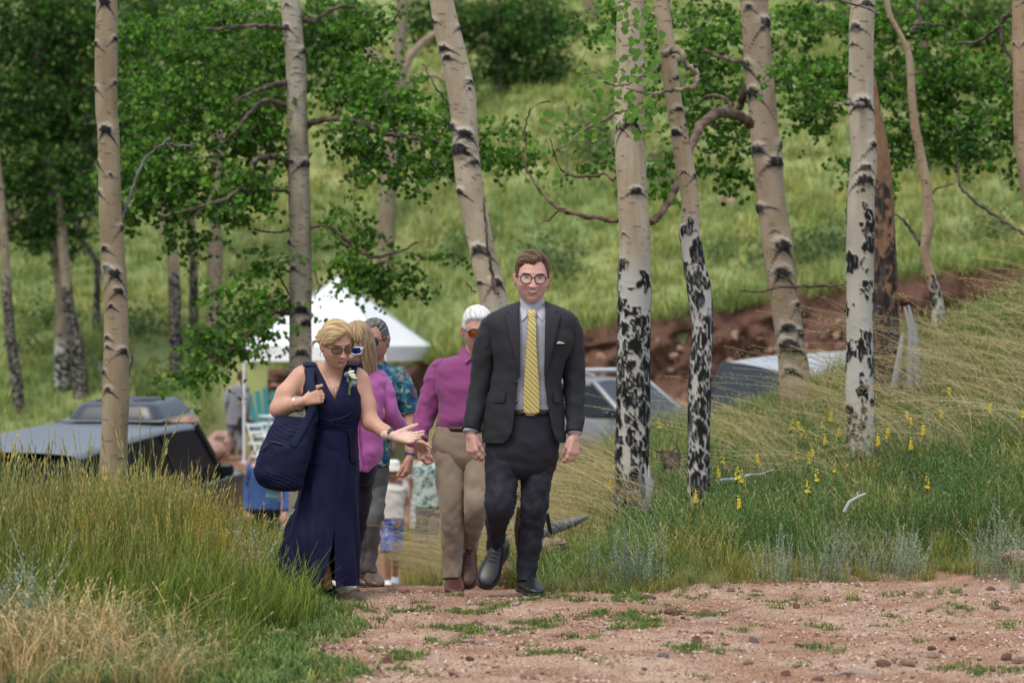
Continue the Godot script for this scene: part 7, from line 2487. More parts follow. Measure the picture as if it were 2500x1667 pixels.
	shoe(w, w.pt(1277, 1446, -0.10), w.pt(1313, 1452, 0.15), Vector3.UP, 0.108, 0.085, blk, L(0.015, 0.015, 0.015))

func clear_lens() -> StandardMaterial3D:
	var m := smat(L(1, 1, 1), 0.02)
	m.albedo_color = Color(1, 1, 1, 0.02)
	m.transparency = BaseMaterial3D.TRANSPARENCY_ALPHA
	m.metallic_specular = 0.12
	return m

func man_in_magenta() -> void:
	var w := person("white-haired man in a magenta shirt and khaki trousers behind the man in the suit", 1125, 1449, 16.75)
	var skin := L(0.58, 0.31, 0.245)
	flesh(w, [[w.pt(1163, 830, -0.0), w.pt(1160, 890, -0.05), 0.06, 0.068], [w.pt(1115, 910, -0.04), w.pt(1200, 910, -0.04), 0.065, 0.065], [w.pt(1120, 980, 0), w.pt(1190, 980, 0), 0.095, 0.095], [w.pt(1110, 1060, 0), w.pt(1170, 1060, 0), 0.095, 0.095],
		[w.pt(1082, 905, -0.04), w.pt(1048, 985, -0.02), 0.044, 0.040], [w.pt(1046, 985, -0.02), w.pt(1025, 1076, 0.10), 0.042, 0.028], [w.pt(1230, 895, -0.04), w.pt(1240, 1000, -0.06), 0.05, 0.04], [w.pt(1240, 1000, -0.06), w.pt(1235, 1090, 0.0), 0.04, 0.026],
		[w.pt(1104, 1090, 0), w.pt(1105, 1250, 0.05), 0.065, 0.042], [w.pt(1105, 1250, 0.05), w.pt(1103, 1428, 0.02), 0.036, 0.026], [w.pt(1168, 1090, 0), w.pt(1166, 1235, 0.10), 0.065, 0.042], [w.pt(1166, 1235, 0.10), w.pt(1142, 1378, -0.19), 0.034, 0.024]], 0.015, skin)
	var t := head(w, 1166, 805, 0.05, 0.262, 10, 14, 2, {"skin": skin, "brow": L(0.42, 0.38, 0.34), "moustache": 0.5, "lip": L(0.42, 0.19, 0.16), "wide": 1.04, "lines": 0.5})
	hair(w, t, [[-180, -0.075], [-120, -0.07], [-98, -0.015], [-85, 0.015], [-76, -0.012], [-66, -0.012], [-60, 0.035], [-48, 0.056], [-20, 0.060], [0, 0.058], [20, 0.060], [48, 0.056], [60, 0.035], [66, -0.012], [76, -0.012], [85, 0.015], [98, -0.015], [120, -0.07], [180, -0.075]], 0.016, 0.007, L(0.50, 0.49, 0.47), L(0.80, 0.79, 0.77), 1.04, "back")
	glasses(w, t, smat(L(0.012, 0.012, 0.012), 0.25), smat(L(0.36, 0.085, 0.004), 0.08, 0.35), 0.0275, 0.020, 0.0034, 0.6, 0.098, 1.04)
	hand(w, w.pt(1027, 1082, 0.12), Vector3(0.12, -1, 0.05), Vector3(0.8, 0.2, -0.3), 1.0, [40, 46, 50, 52], 4, 1.04, skin, Vector3(0.8, 0.5, 0.4), 30)
	garment(w, "body", w.body, M.skin)
	var mag := L(0.23, 0.058, 0.165)
	var tr := curve(w.rings([[1160, 864, 36, 0.055, -0.065], [1160, 872, 62, 0.085, -0.055], [1158, 884, 92, 0.112, -0.04], [1156, 905, 98, 0.13, -0.03], [1152, 950, 92, 0.145, -0.01], [1150, 985, 80, 0.15, 0.0], [1148, 1020, 82, 0.155, 0.01], [1148, 1050, 82, 0.15, 0.0], [1150, 1066, 84, 0.14, 0.0]]), 6)
	var mb := MB.new()
	hloft(mb, tr, 48, mag, 0.008)
	var shirt := garment(w, "shirt", mb)
	cloth_tube(w, "sleeve", [[1081, 874, 5, -0.035], [1081, 879, 15, -0.035], [1079, 890, 23, -0.035], [1074, 908, 29, -0.035], [1064, 938, 31, -0.03], [1050, 975, 28, -0.02], [1038, 1010, 26, 0.0], [1028, 1045, 22, 0.06], [1024, 1075, 20, 0.10]], mag, 0.013, null, 26, shirt)
	cloth_tube(w, "sleeve", [[1231, 876, 5, -0.035], [1231, 882, 15, -0.035], [1232, 892, 22, -0.035], [1234, 910, 28, -0.035], [1240, 945, 29, -0.05], [1241, 1000, 26, -0.06], [1236, 1080, 20, 0.0]], mag, 0.012, null, 26, shirt)
	mb = MB.new()
	for sd in [-1.0, 1.0]:
		var s := mb.v.size()
		for k in 6:
			var u := k / 5.0
			for j in 4:
				var a := w.pt(1161 + sd * lerpf(31, 10, u), lerpf(842, 874, u), lerpf(-0.03, 0.07, u))
				var b := w.pt(1161 + sd * lerpf(42, 24, u), lerpf(868, 886, u), lerpf(-0.01, 0.09, u))
				var p := a.lerp(b, j / 3.0)
				p.z += 0.008 * sin(PI * j / 3.0)
				mb.vert(p, mag * 1.1)
		mb.grid(s, 6, 4, false, sd > 0)
	put("collar", mb.mesh(), M.cloth, shirt)
	var kh := L(0.285, 0.225, 0.165)
	mb = MB.new()
	hloft(mb, curve(w.rings([[1148, 1040, 84, 0.155, 0.0], [1144, 1070, 87, 0.155, 0.0], [1142, 1100, 85, 0.15, 0.0], [1140, 1130, 76, 0.13, 0.0], [1140, 1155, 52, 0.09, 0.0]]), 5), 44, kh, 0.006)
	for lg in [[[1100, 1070, 40, 0.0], [1101, 1120, 42, 0.02], [1103, 1180, 36, 0.05], [1105, 1250, 31, 0.06], [1105, 1300, 29, 0.03], [1103, 1360, 25, 0.0], [1103, 1413, 22, 0.02]], [[1170, 1070, 44, 0.0], [1172, 1130, 42, 0.05], [1168, 1190, 36, 0.10], [1164, 1235, 32, 0.12], [1156, 1275, 26, 0.03], [1148, 1320, 21, -0.10], [1141, 1368, 18, -0.19]]]:
		tube(mb, curve(w.limb(lg), 9), 30, kh, 3, Vector3.BACK, 0.009, Vector3(12, 8, 12))
	garment(w, "trousers", mb)
	mb = MB.new()
	var br := curve(w.rings([[1148, 1038, 85, 0.157, 0.0], [1148, 1052, 86, 0.158, 0.0]]), 2)
	for r in br:
		r[1] -= 0.0
	hloft(mb, br, 44, L(0.055, 0.022, 0.012), 0.0)
	garment(w, "belt", mb, M.vc_soft)
	var brown := L(0.095, 0.034, 0.020)
	shoe(w, w.pt(1106, 1438, -0.10), w.pt(1112, 1453, 0.17), Vector3.UP, 0.122, 0.10, brown, L(0.10, 0.06, 0.04))
	shoe(w, w.pt(1143, 1362, -0.22), w.pt(1140, 1438, -0.03), Vector3(0, 0.35, 0.94), 0.118, 0.10, brown, L(0.10, 0.06, 0.04))

func woman_in_navy() -> void:
	var w := person("blonde woman in a sleeveless navy dress gesturing with an open hand", 800, 1474, 14.8)
	var skin := L(0.56, 0.31, 0.215)
	var arm := []
	flesh(w, [[w.pt(822, 870, 0.03), w.pt(812, 920, -0.03), 0.055, 0.058], [w.pt(765, 922, -0.03), w.pt(850, 922, -0.03), 0.062, 0.062], [w.pt(812, 895, -0.035), w.pt(750, 912, -0.035), 0.04, 0.045], [w.pt(812, 895, -0.035), w.pt(868, 916, -0.035), 0.04, 0.042], [w.pt(775, 960, -0.005), w.pt(850, 960, -0.005), 0.085, 0.085], [w.pt(790, 1010, 0.0), w.pt(842, 1010, 0.0), 0.075, 0.075], [w.pt(795, 1060, 0), w.pt(832, 1060, 0), 0.07, 0.07], [w.pt(785, 1130, 0), w.pt(828, 1130, 0), 0.08, 0.08],
		[w.pt(736, 922, -0.03), w.pt(700, 965, 0.0), 0.062, 0.060], [w.pt(700, 965, 0.0), w.pt(683, 998, 0.02), 0.058, 0.050], [w.pt(683, 998, 0.02), w.pt(728, 985, 0.13), 0.048, 0.036], [w.pt(728, 985, 0.13), w.pt(748, 977, 0.17), 0.034, 0.027],
		[w.pt(877, 930, -0.03), w.pt(893, 990, 0.0), 0.056, 0.052], [w.pt(893, 990, 0.0), w.pt(905, 1030, 0.03), 0.050, 0.044], [w.pt(905, 1030, 0.03), w.pt(940, 1052, 0.08), 0.042, 0.034], [w.pt(940, 1052, 0.08), w.pt(962, 1062, 0.11), 0.032, 0.026],
		[w.pt(790, 1150, 0), w.pt(770, 1290, 0.10), 0.085, 0.06], [w.pt(770, 1290, 0.10), w.pt(800, 1430, 0.03), 0.052, 0.030], [w.pt(828, 1150, 0), w.pt(838, 1290, -0.05), 0.075, 0.055], [w.pt(842, 1290, -0.05), w.pt(845, 1420, -0.22), 0.05, 0.032]], 0.0105, skin, 0.025)
	var t := head(w, 823, 843, 0.07, 0.238, 26, 17, 4, {"skin": skin, "smile": 0.35, "open": 0.55, "brow": L(0.24, 0.13, 0.08), "lip": L(0.46, 0.17, 0.16), "eye": 0.7, "lines": 0.8})
	hair(w, t, [[-180, -0.05], [-130, -0.04], [-110, -0.005], [-95, 0.012], [-80, -0.002], [-65, 0.004], [-50, 0.014], [-35, 0.026], [-15, 0.048], [5, 0.066], [15, 0.070], [30, 0.060], [45, 0.046], [60, 0.022], [72, -0.004], [85, -0.01], [95, 0.01], [110, -0.005], [130, -0.04], [180, -0.05]], 0.022, 0.014, L(0.26, 0.165, 0.075), L(0.62, 0.46, 0.27), 1.0, "sweep")
	# loose strand by the right temple and the gathered knot behind
	var mb := MB.new()
	for k in 5:
		rod(mb, [t * Vector3(0.03 + k * 0.004, 0.085, 0.075 - k * 0.006), t * Vector3(0.066 + k * 0.002, 0.055, 0.062 - k * 0.006), t * Vector3(0.082 + k * 0.001, 0.02, 0.05 - k * 0.006), t * Vector3(0.074, 0.0 - k * 0.004, 0.045 - k * 0.006)], 0.004, 0.002, 5, L(0.62, 0.46, 0.26) * (0.8 + 0.1 * k))
	ball(mb, t * Vector3(-0.012, 0.01, -0.125), Vector3(0.05, 0.045, 0.035), L(0.42, 0.29, 0.15), 16, 10, Basis(), 0.3)
	for k in 4:
		rod(mb, [t * Vector3(-0.07, 0.02, -0.06), t * Vector3(-0.10, 0.012 - k * 0.006, -0.07), t * Vector3(-0.125 + k * 0.008, -0.012 - k * 0.006, -0.075)], 0.004, 0.0015, 4, L(0.60, 0.46, 0.28))
	put("hair_strand", mb.mesh(), M.hair, w.node)
	var tint := smat(L(0.10, 0.05, 0.045), 0.03)
	tint.albedo_color = Color(0.30, 0.17, 0.16, 0.62)
	tint.transparency = BaseMaterial3D.TRANSPARENCY_ALPHA
	glasses(w, t, smat(L(0.05, 0.014, 0.012), 0.3), tint, 0.0275, 0.0205, 0.0021, 0.72, 0.100)
	# fist round the bag's straps, and the open right hand
	hand(w, w.pt(748, 977, 0.175), Vector3(0.95, 0.28, 0.22), Vector3(-0.2, -0.25, -1), 1.0, [66, 70, 72, 72], 2, 0.94, skin, Vector3(0.75, 0.6, 0.2), 18)
	hand(w, w.pt(964, 1062, 0.12), Vector3(0.95, -0.12, 0.22), Vector3(0.05, 0.62, 0.78), -1.0, [6, 12, 16, 22], 15, 1.0, L(0.64, 0.42, 0.34), Vector3(0.80, 0.60, 0.1), 6)
	garment(w, "body", w.body, M.skin)
	# dress
	var navy := L(0.0055, 0.0075, 0.034)
	mb = MB.new()
	var dr := curve(w.rings([[806, 886, 60, 0.055, -0.045, 2.6, 770, 847], [807, 896, 66, 0.085, -0.04, 2.6, 776, 844], [808, 920, 68, 0.108, -0.03, 2.5, 790, 837], [809, 950, 72, 0.130, -0.005, 2.4, 807, 829], [811, 976, 74, 0.142, 0.01, 2.3, 820.6, 821.4], [814, 1005, 69, 0.142, 0.01, 2.3, 820.9, 821.1], [817, 1042, 57, 0.128, 0.005, 2.2, 821, 821], [812, 1085, 62, 0.135, 0.0, 2.2, 820, 820], [808, 1130, 68, 0.145, 0.0, 2.2, 820, 820]]), 7)
	hloft(mb, dr, 84, navy, 0.004, true, 0.004, 0.0, Vector3(6, 12, 6))
	var dress := garment(w, "dress", mb, M.suiting)
	mb = MB.new()
	var sk := curve(w.rings([[808, 1122, 69, 0.147, 0.0, 2.2, 821, 821], [803, 1180, 74, 0.155, 0.0, 2.2, 822, 822.2], [794, 1240, 80, 0.165, 0.01, 2.1, 822, 822.3], [785, 1300, 88, 0.185, 0.02, 2.1, 821, 823], [778, 1350, 96, 0.20, 0.02, 2.1, 810, 823], [774, 1395, 100, 0.21, 0.02, 2.1, 798, 822], [775, 1425, 100, 0.215, 0.02, 2.1, 780, 823]]), 8)
	hloft(mb, sk, 160, navy, 0.014, true, 0.003, 0.085, Vector3(9, 2, 9))
	put("skirt", mb.mesh(), M.suiting, dress)
	# gathered twist below the bust and a draped side panel
	mb = MB.new()
	for k in 7:
		var sd := -1.0 if k % 2 else 1.0
		var pts := []
		for j in 7:
			var u := j / 6.0
			var x := 818 + sd * u * (46 - k)
			var y := 1030 + (k - 3) * 2.0 + u * u * (k * 9 - 22)
			var q := w.pt(x, y)
			pts.append(Vector3(q.x, q.y, front_z(dr, q.x, q.y) + 0.002))
		rod(mb, pts, 0.009, 0.004, 6, navy)
	put("twist", mb.mesh(), M.suiting, dress)
	mb = MB.new()
	panel(mb, w, dr, [[1046, 850, 868, 0.012], [1070, 856, 872, 0.016], [1100, 858, 873, 0.016], [1128, 860, 873, 0.012]], 8, navy * 0.9, 3)
	put("drape", mb.mesh(), M.suiting, dress)
	# shoulder straps of the dress, over the collar bones
	for s in [[755, 742], [861, 872]]:
		mb = MB.new()
		var a := w.pt(s[0], 894, 0.040)
		var b := w.pt(lerpf(s[0], s[1], 0.25), 885, -0.035)
		var c := w.pt(s[0], 900, -0.10)
		var rows := []
		for q in [a, b, c]:
			rows.append(PackedFloat32Array([q.x, q.y, q.z, 0.031, 0.005, 2.6]))
		tube(mb, curve(rows, 6), 14, navy, 3, Vector3.UP)
		put("strap", mb.mesh(), M.suiting, dress)
	# jewellery
	var silver := smat(L(0.75, 0.73, 0.70), 0.2, 1.0)
	mb = MB.new()
	var ch := []
	for k in 15:
		var u := k / 14.0 * 2.0 - 1.0
		var q := w.pt(822 + u * 32 - 2.0, 950 - pow(absf(u), 1.3) * 52)
		ch.append(q + Vector3(0, 0, 0.093 - absf(u) * 0.06))
	rod(mb, ch, 0.0016, 0.0016, 4)
	var cr := w.pt(821, 953, 0.105)
	mb.box(Transform3D(Basis(), cr), Vector3(0.005, 0.024, 0.004))
	mb.box(Transform3D(Basis(), cr + Vector3(0, 0.004, 0.001)), Vector3(0.016, 0.005, 0.004))
	garment(w, "necklace", mb, silver)
	mb = MB.new()
	var ear := t * Vector3(-0.079, -0.044, -0.004)
	var loop := []
	for k in 13:
		loop.append(ear + Vector3(0.009 * cos(TAU * k / 12), 0.011 * sin(TAU * k / 12), 0.004 * cos(TAU * k / 12)))
	rod(mb, loop, 0.0022, 0.0022, 5)
	garment(w, "earring", mb, silver)
	for e in [[w.pt(733, 984, 0.14), Vector3(0.8, 0.2, 0.55), 0.041, silver, 0.003], [w.pt(955, 1059, 0.105), Vector3(0.85, -0.35, 0.4), 0.031, smat(L(0.05, 0.04, 0.06), 0.4), 0.005]]:
		mb = MB.new()
		var ax: Vector3 = e[1].normalized()
		var u := ax.cross(Vector3.UP).normalized()
		var v := ax.cross(u)
		for m in 3:
			var pts := []
			for k in 17:
				var a := TAU * k / 16
				pts.append(e[0] + ax * (m - 1) * 0.005 + (u * cos(a) + v * sin(a)) * e[2])
			rod(mb, pts, e[4], e[4], 5)
		garment(w, "bracelet", mb, e[3])
	# sprig pinned to the dress
	var sprig := Node3D.new()
	sprig.name = "boutonniere"
	w.node.add_child(sprig, true)
	var sb := MB.new()
	for k in 5:
		rod(sb, [w.pt(853 + k * 1.2, 963, 0.125), w.pt(856 + k * 0.6, 940, 0.128), w.pt(852 + k * 4, 918 - k % 2 * 10, 0.12)], 0.0022, 0.0016, 4, L(0.10, 0.17, 0.06))
	put("stems", sb.mesh(), M.vc, sprig)
	for e in [[850, 914], [869, 935]]:
		sb = MB.new()
		ball(sb, w.pt(e[0], e[1], 0.13), Vector3.ONE * 0.0145, L(0.16, 0.20, 0.26), 14, 10, Basis(), 0.35)
		put("thistle_head", sb.mesh(), M.vc, sprig)
	for e in [[863, 915, 0.5], [866, 920, 0.2], [860, 908, 0.9]]:
		sb = MB.new()
		ball(sb, w.pt(e[0], e[1], 0.135), Vector3(0.020, 0.009, 0.009), L(0.72, 0.72, 0.52), 12, 8, Basis(Vector3.BACK, e[2] - 0.6))
		put("bud", sb.mesh(), M.vc, sprig)
	for e in [[868, 926, 0.5], [864, 930, -0.3], [858, 903, 1.6], [856, 908, 2.2], [852, 925, 2.6], [860, 938, -0.8]]:
		var lf := put("leaf", leaf_mesh, smat(L(0.10, 0.19, 0.07), 0.6), sprig)
		lf.transform = Transform3D(Basis(Vector3.BACK, e[2] - 1.57).scaled(Vector3(0.013, 0.03, 0.02)), w.pt(e[0], e[1], 0.134))
	# feet in black and white strapped shoes
	shoe(w, w.pt(800, 1452, -0.06), w.pt(806, 1472, 0.14), Vector3.UP, 0.09, 0.05, L(0.02, 0.02, 0.022), L(0.6, 0.6, 0.6))
	shoe(w, w.pt(838, 1420, -0.34), w.pt(834, 1446, -0.16), Vector3(0, 0.7, 0.5), 0.09, 0.055, L(0.55, 0.55, 0.55), L(0.6, 0.6, 0.6))
	# quilted bag hung from her shoulder: a thing of its own
	var bag := thing("tote_bag", "navy quilted tote bag hanging at the blonde woman's side", "bag", w.node.position + w.pt(690, 1192, 0.15))
	var b0 := w.pt(690, 1192, 0.15)
	var bcol := L(0.008, 0.0105, 0.036)
	mb = MB.new()
	var br := curve(w.rings([[728, 1016, 47, 0.035, 0.15, 3.2], [721, 1040, 50, 0.055, 0.15, 3.0], [714, 1062, 54, 0.07, 0.15, 2.8], [702, 1100, 58, 0.085, 0.16, 2.6], [688, 1150, 61, 0.09, 0.16, 2.5], [690, 1176, 54, 0.085, 0.16, 2.3], [692, 1190, 38, 0.06, 0.16, 2.2], [693, 1195, 12, 0.02, 0.16, 2.0]]), 9)
	var seg := 96
	for k in br.size():
		var r: PackedFloat32Array = br[k]
		for j in seg:
			var th := TAU * j / seg
			var dir := Vector3(r[3] * se(cos(th), 2.0 / r[5]), 0, r[4] * se(sin(th), 2.0 / r[5]))
			var u := th * 0.085
			var v := r[1]
			var qx := absf(sin((u + v * 0.75) * 150.0))
			var qy := absf(sin((u * 0.55 - v) * 150.0))
			var p := Vector3(r[0], r[1] - dir.x * 0.10, r[2]) + dir
			p += dir.normalized() * (0.0075 * minf(qx, qy) + 0.006 * n1.get_noise_3d(p.x * 12.0, p.y * 12.0, p.z * 12.0))
			mb.vert(p - b0, bcol)
	mb.grid(0, br.size(), seg, true, true)
	put("pouch", mb.mesh(), M.suiting, bag)
	for e in [[[761, 897, 0.07], [764, 930, 0.15], [771, 962, 0.185], [770, 985, 0.185], [752, 1030, 0.20], [722, 1085, 0.245]], [[752, 900, 0.05], [760, 940, 0.12], [768, 975, 0.19], [771, 1000, 0.17], [772, 1030, 0.16]]]:
		mb = MB.new()
		var rows := []
		for q in e:
			var p := w.pt(q[0], q[1], q[2]) - b0
			rows.append(PackedFloat32Array([p.x, p.y, p.z, 0.019, 0.004, 3.0]))
		tube(mb, curve(rows, 6), 12, bcol * 1.15)
		put("strap", mb.mesh(), M.suiting, bag)
	mb = MB.new()
	rod(mb, [w.pt(667, 1074, 0.235) - b0, w.pt(683, 1076, 0.243) - b0, w.pt(698, 1081, 0.246) - b0], 0.004, 0.004, 5, bcol * 2.2)
	rod(mb, [w.pt(664, 1078, 0.236) - b0, w.pt(655, 1088, 0.235) - b0, w.pt(647, 1096, 0.23) - b0], 0.004, 0.006, 5, bcol)
	put("zip", mb.mesh(), M.vc_soft, bag)
	# pale blue cloth mask hanging out under the bag
	mb = MB.new()
	for r in 6:
		for j in 9:
			var p := w.pt(655 + j * 4.4, 1183 + r * 6.2 + j * 1.1 - absf(j - 4) * 0.6, 0.16 + 0.012 * sin(r * 1.9 + j * 0.3))
			mb.vert(p - w.pt(672, 1200, 0.16), L(0.24, 0.42, 0.47))
	mb.grid(0, 6, 9)
	var mk := put("face_mask", mb.mesh(), M.cloth)
	mk.position = w.node.position + w.pt(672, 1200, 0.16)
	tag(mk, "pale blue pleated face mask hanging below the quilted bag", "mask")

func woman_in_pink() -> void:
	var w := person("woman with a straight bob and white-framed sunglasses in a pink cardigan", 870, 1455, 16.0)
	var skin := L(0.62, 0.38, 0.29)
	flesh(w, [[w.pt(872, 870, 0.02), w.pt(872, 915, -0.04), 0.052, 0.055], [w.pt(842, 935, -0.04), w.pt(908, 935, -0.04), 0.055, 0.055], [w.pt(840, 1000, 0), w.pt(905, 1000, 0), 0.085, 0.085], [w.pt(840, 1090, 0), w.pt(895, 1090, 0), 0.09, 0.09],
		[w.pt(926, 932, -0.04), w.pt(950, 1010, -0.03), 0.036, 0.034], [w.pt(950, 1010, -0.03), w.pt(996, 1078, -0.25), 0.038, 0.026], [w.pt(822, 925, -0.04), w.pt(815, 1020, -0.06), 0.045, 0.038], [w.pt(815, 1020, -0.06), w.pt(815, 1100, 0.0), 0.036, 0.026],
		[w.pt(845, 1110, 0), w.pt(838, 1270, 0.05), 0.075, 0.052], [w.pt(838, 1270, 0.05), w.pt(832, 1420, -0.03), 0.048, 0.035], [w.pt(890, 1110, 0), w.pt(872, 1270, 0.0), 0.072, 0.05], [w.pt(872, 1270, 0.0), w.pt(850, 1410, -0.12), 0.046, 0.034]], 0.016, skin)
	var t := head(w, 874, 842, 0.05, 0.245, -22, 20, -3, {"skin": skin, "brow": L(0.3, 0.2, 0.12), "lip": L(0.42, 0.18, 0.16), "smile": 0.2})
	var c0 := L(0.20, 0.125, 0.065)
	var c1 := L(0.46, 0.33, 0.20)
	hair(w, t, [[-180, -0.1], [-60, -0.1], [-52, 0.0], [-42, 0.028], [-20, 0.036], [0, 0.036], [20, 0.034], [40, 0.026], [50, 0.0], [58, -0.1], [180, -0.1]], 0.018, 0.012, c0, c1, 1.0, "down")
	var mb := MB.new()
	var hr := []
	for r in [[0.045, 0.083, 0.105], [0.0, 0.090, 0.112], [-0.05, 0.094, 0.110], [-0.10, 0.095, 0.104], [-0.145, 0.090, 0.098], [-0.160, 0.084, 0.09]]:
		hr.append(PackedFloat32Array([0, r[0], -0.006, r[1], r[2], 2.2, -r[1] * 0.86, r[1] * 0.86]))
	hr = curve(hr, 5)
	for k in hr.size():
		for j in 64:
			var th := lerpf(PI - 0.95, TAU + 0.95, j / 63.0)
			var st := n1.get_noise_3d(th * 9.0, hr[k][1] * 6.0, 2.0)
			var p := Vector3(hr[k][3] * cos(th), hr[k][1], -0.006 + hr[k][4] * sin(th)) * Vector3(1.0 + st * 0.03, 1, 1.0 + st * 0.03)
			mb.vert(t * p, c0.lerp(c1, clampf(0.5 + st, 0, 1)))
	mb.grid(0, hr.size(), 64, false, true)
	put("hair_curtain", mb.mesh(), M.hair, w.node)
	glasses(w, t, smat(L(0.75, 0.75, 0.78), 0.35), smat(L(0.01, 0.045, 0.36), 0.05, 0.5), 0.0285, 0.0225, 0.0040, 0.6, 0.100, 1.0, true)
	hand(w, w.pt(1000, 1082, -0.30), Vector3(0.75, -0.5, -0.5), Vector3(0.3, -0.5, 0.2), -1.0, [34, 36, 38, 40], 4, 0.92, skin)
	garment(w, "body", w.body, M.skin)
	var pink := L(0.42, 0.115, 0.33)
	mb = MB.new()
	hloft(mb, curve(w.rings([[872, 900, 32, 0.06, -0.04], [872, 925, 58, 0.10, -0.03], [870, 1000, 56, 0.12, 0.0], [868, 1080, 56, 0.12, 0.0], [868, 1140, 50, 0.12, 0.0]]), 5), 36, L(0.012, 0.011, 0.016), 0.006)
	garment(w, "top", mb)
	mb = MB.new()
	var cr := curve(w.rings([[874, 896, 34, 0.075, -0.045, 2.3, 850, 897], [876, 906, 52, 0.10, -0.04, 2.3, 845, 890], [878, 918, 62, 0.118, -0.035, 2.3, 842, 884], [880, 950, 62, 0.13, -0.01, 2.3, 836, 880], [880, 1000, 58, 0.14, 0.0, 2.3, 832, 878], [880, 1050, 56, 0.14, 0.0, 2.3, 832, 874], [880, 1105, 55, 0.145, 0.0, 2.3, 832, 876], [880, 1128, 45, 0.145, 0.0, 2.3, 840, 886], [884, 1150, 26, 0.143, 0.0, 2.3, 862, 890]]), 6)
	hloft(mb, cr, 60, pink, 0.008, true, 0.006)
	var card := garment(w, "cardigan", mb)
	mb = MB.new()
	panel(mb, w, cr, [[1000, 872, 882, 0.012], [1060, 868, 880, 0.016], [1110, 872, 886, 0.018], [1148, 882, 892, 0.018]], 6, pink * 0.92, 3)
	put("placket", mb.mesh(), M.cloth, card)
	cloth_tube(w, "sleeve", [[925, 905, 4, -0.04], [926, 909, 12, -0.04], [927, 918, 18, -0.04], [930, 934, 24, -0.04], [938, 968, 26, -0.03], [950, 1008, 24, -0.03], [968, 1040, 21, -0.10], [986, 1066, 18, -0.18], [998, 1082, 15, -0.26]], pink, 0.009, null, 26, card)
	cloth_tube(w, "sleeve", [[826, 907, 4, -0.04], [825, 911, 12, -0.04], [824, 920, 18, -0.04], [821, 936, 24, -0.04], [816, 965, 25, -0.05], [813, 1020, 23, -0.06], [814, 1100, 16, 0.0]], pink, 0.008, null, 26, card)
	mb = MB.new()
	var rows := []
	for q in [[888, 890, -0.03], [897, 905, 0.045], [892, 930, 0.10], [868, 985, 0.148]]:
		var p := w.pt(q[0], q[1], q[2])
		rows.append(PackedFloat32Array([p.x, p.y, p.z, 0.014, 0.004, 3.0]))
	tube(mb, curve(rows, 5), 12, L(0.012, 0.012, 0.014))
	garment(w, "bag_strap", mb)
	mb = MB.new()
	var tr := L(0.012, 0.010, 0.016)
	hloft(mb, curve(w.rings([[868, 1100, 54, 0.13, 0.0], [867, 1150, 54, 0.13, 0.0], [866, 1185, 40, 0.09, 0.0]]), 4), 36, tr, 0.006)
	for lg in [[[846, 1130, 32, 0.0], [842, 1200, 31, 0.03], [838, 1270, 25, 0.06], [836, 1340, 21, 0.02], [832, 1405, 18, -0.02]], [[886, 1130, 32, 0.0], [882, 1200, 29, 0.0], [872, 1270, 25, 0.0], [860, 1340, 21, -0.06], [850, 1405, 17, -0.12]]]:
		tube(mb, curve(w.limb(lg), 6), 22, tr, 3, Vector3.BACK, 0.010)
	garment(w, "trousers", mb)
	shoe(w, w.pt(836, 1436, -0.12), w.pt(818, 1456, 0.14), Vector3.UP, 0.098, 0.085, L(0.62, 0.62, 0.64), L(0.66, 0.66, 0.66))
	shoe(w, w.pt(852, 1420, -0.22), w.pt(846, 1443, 0.02), Vector3(0, 1, 0.3), 0.098, 0.085, L(0.62, 0.62, 0.64), L(0.66, 0.66, 0.66))

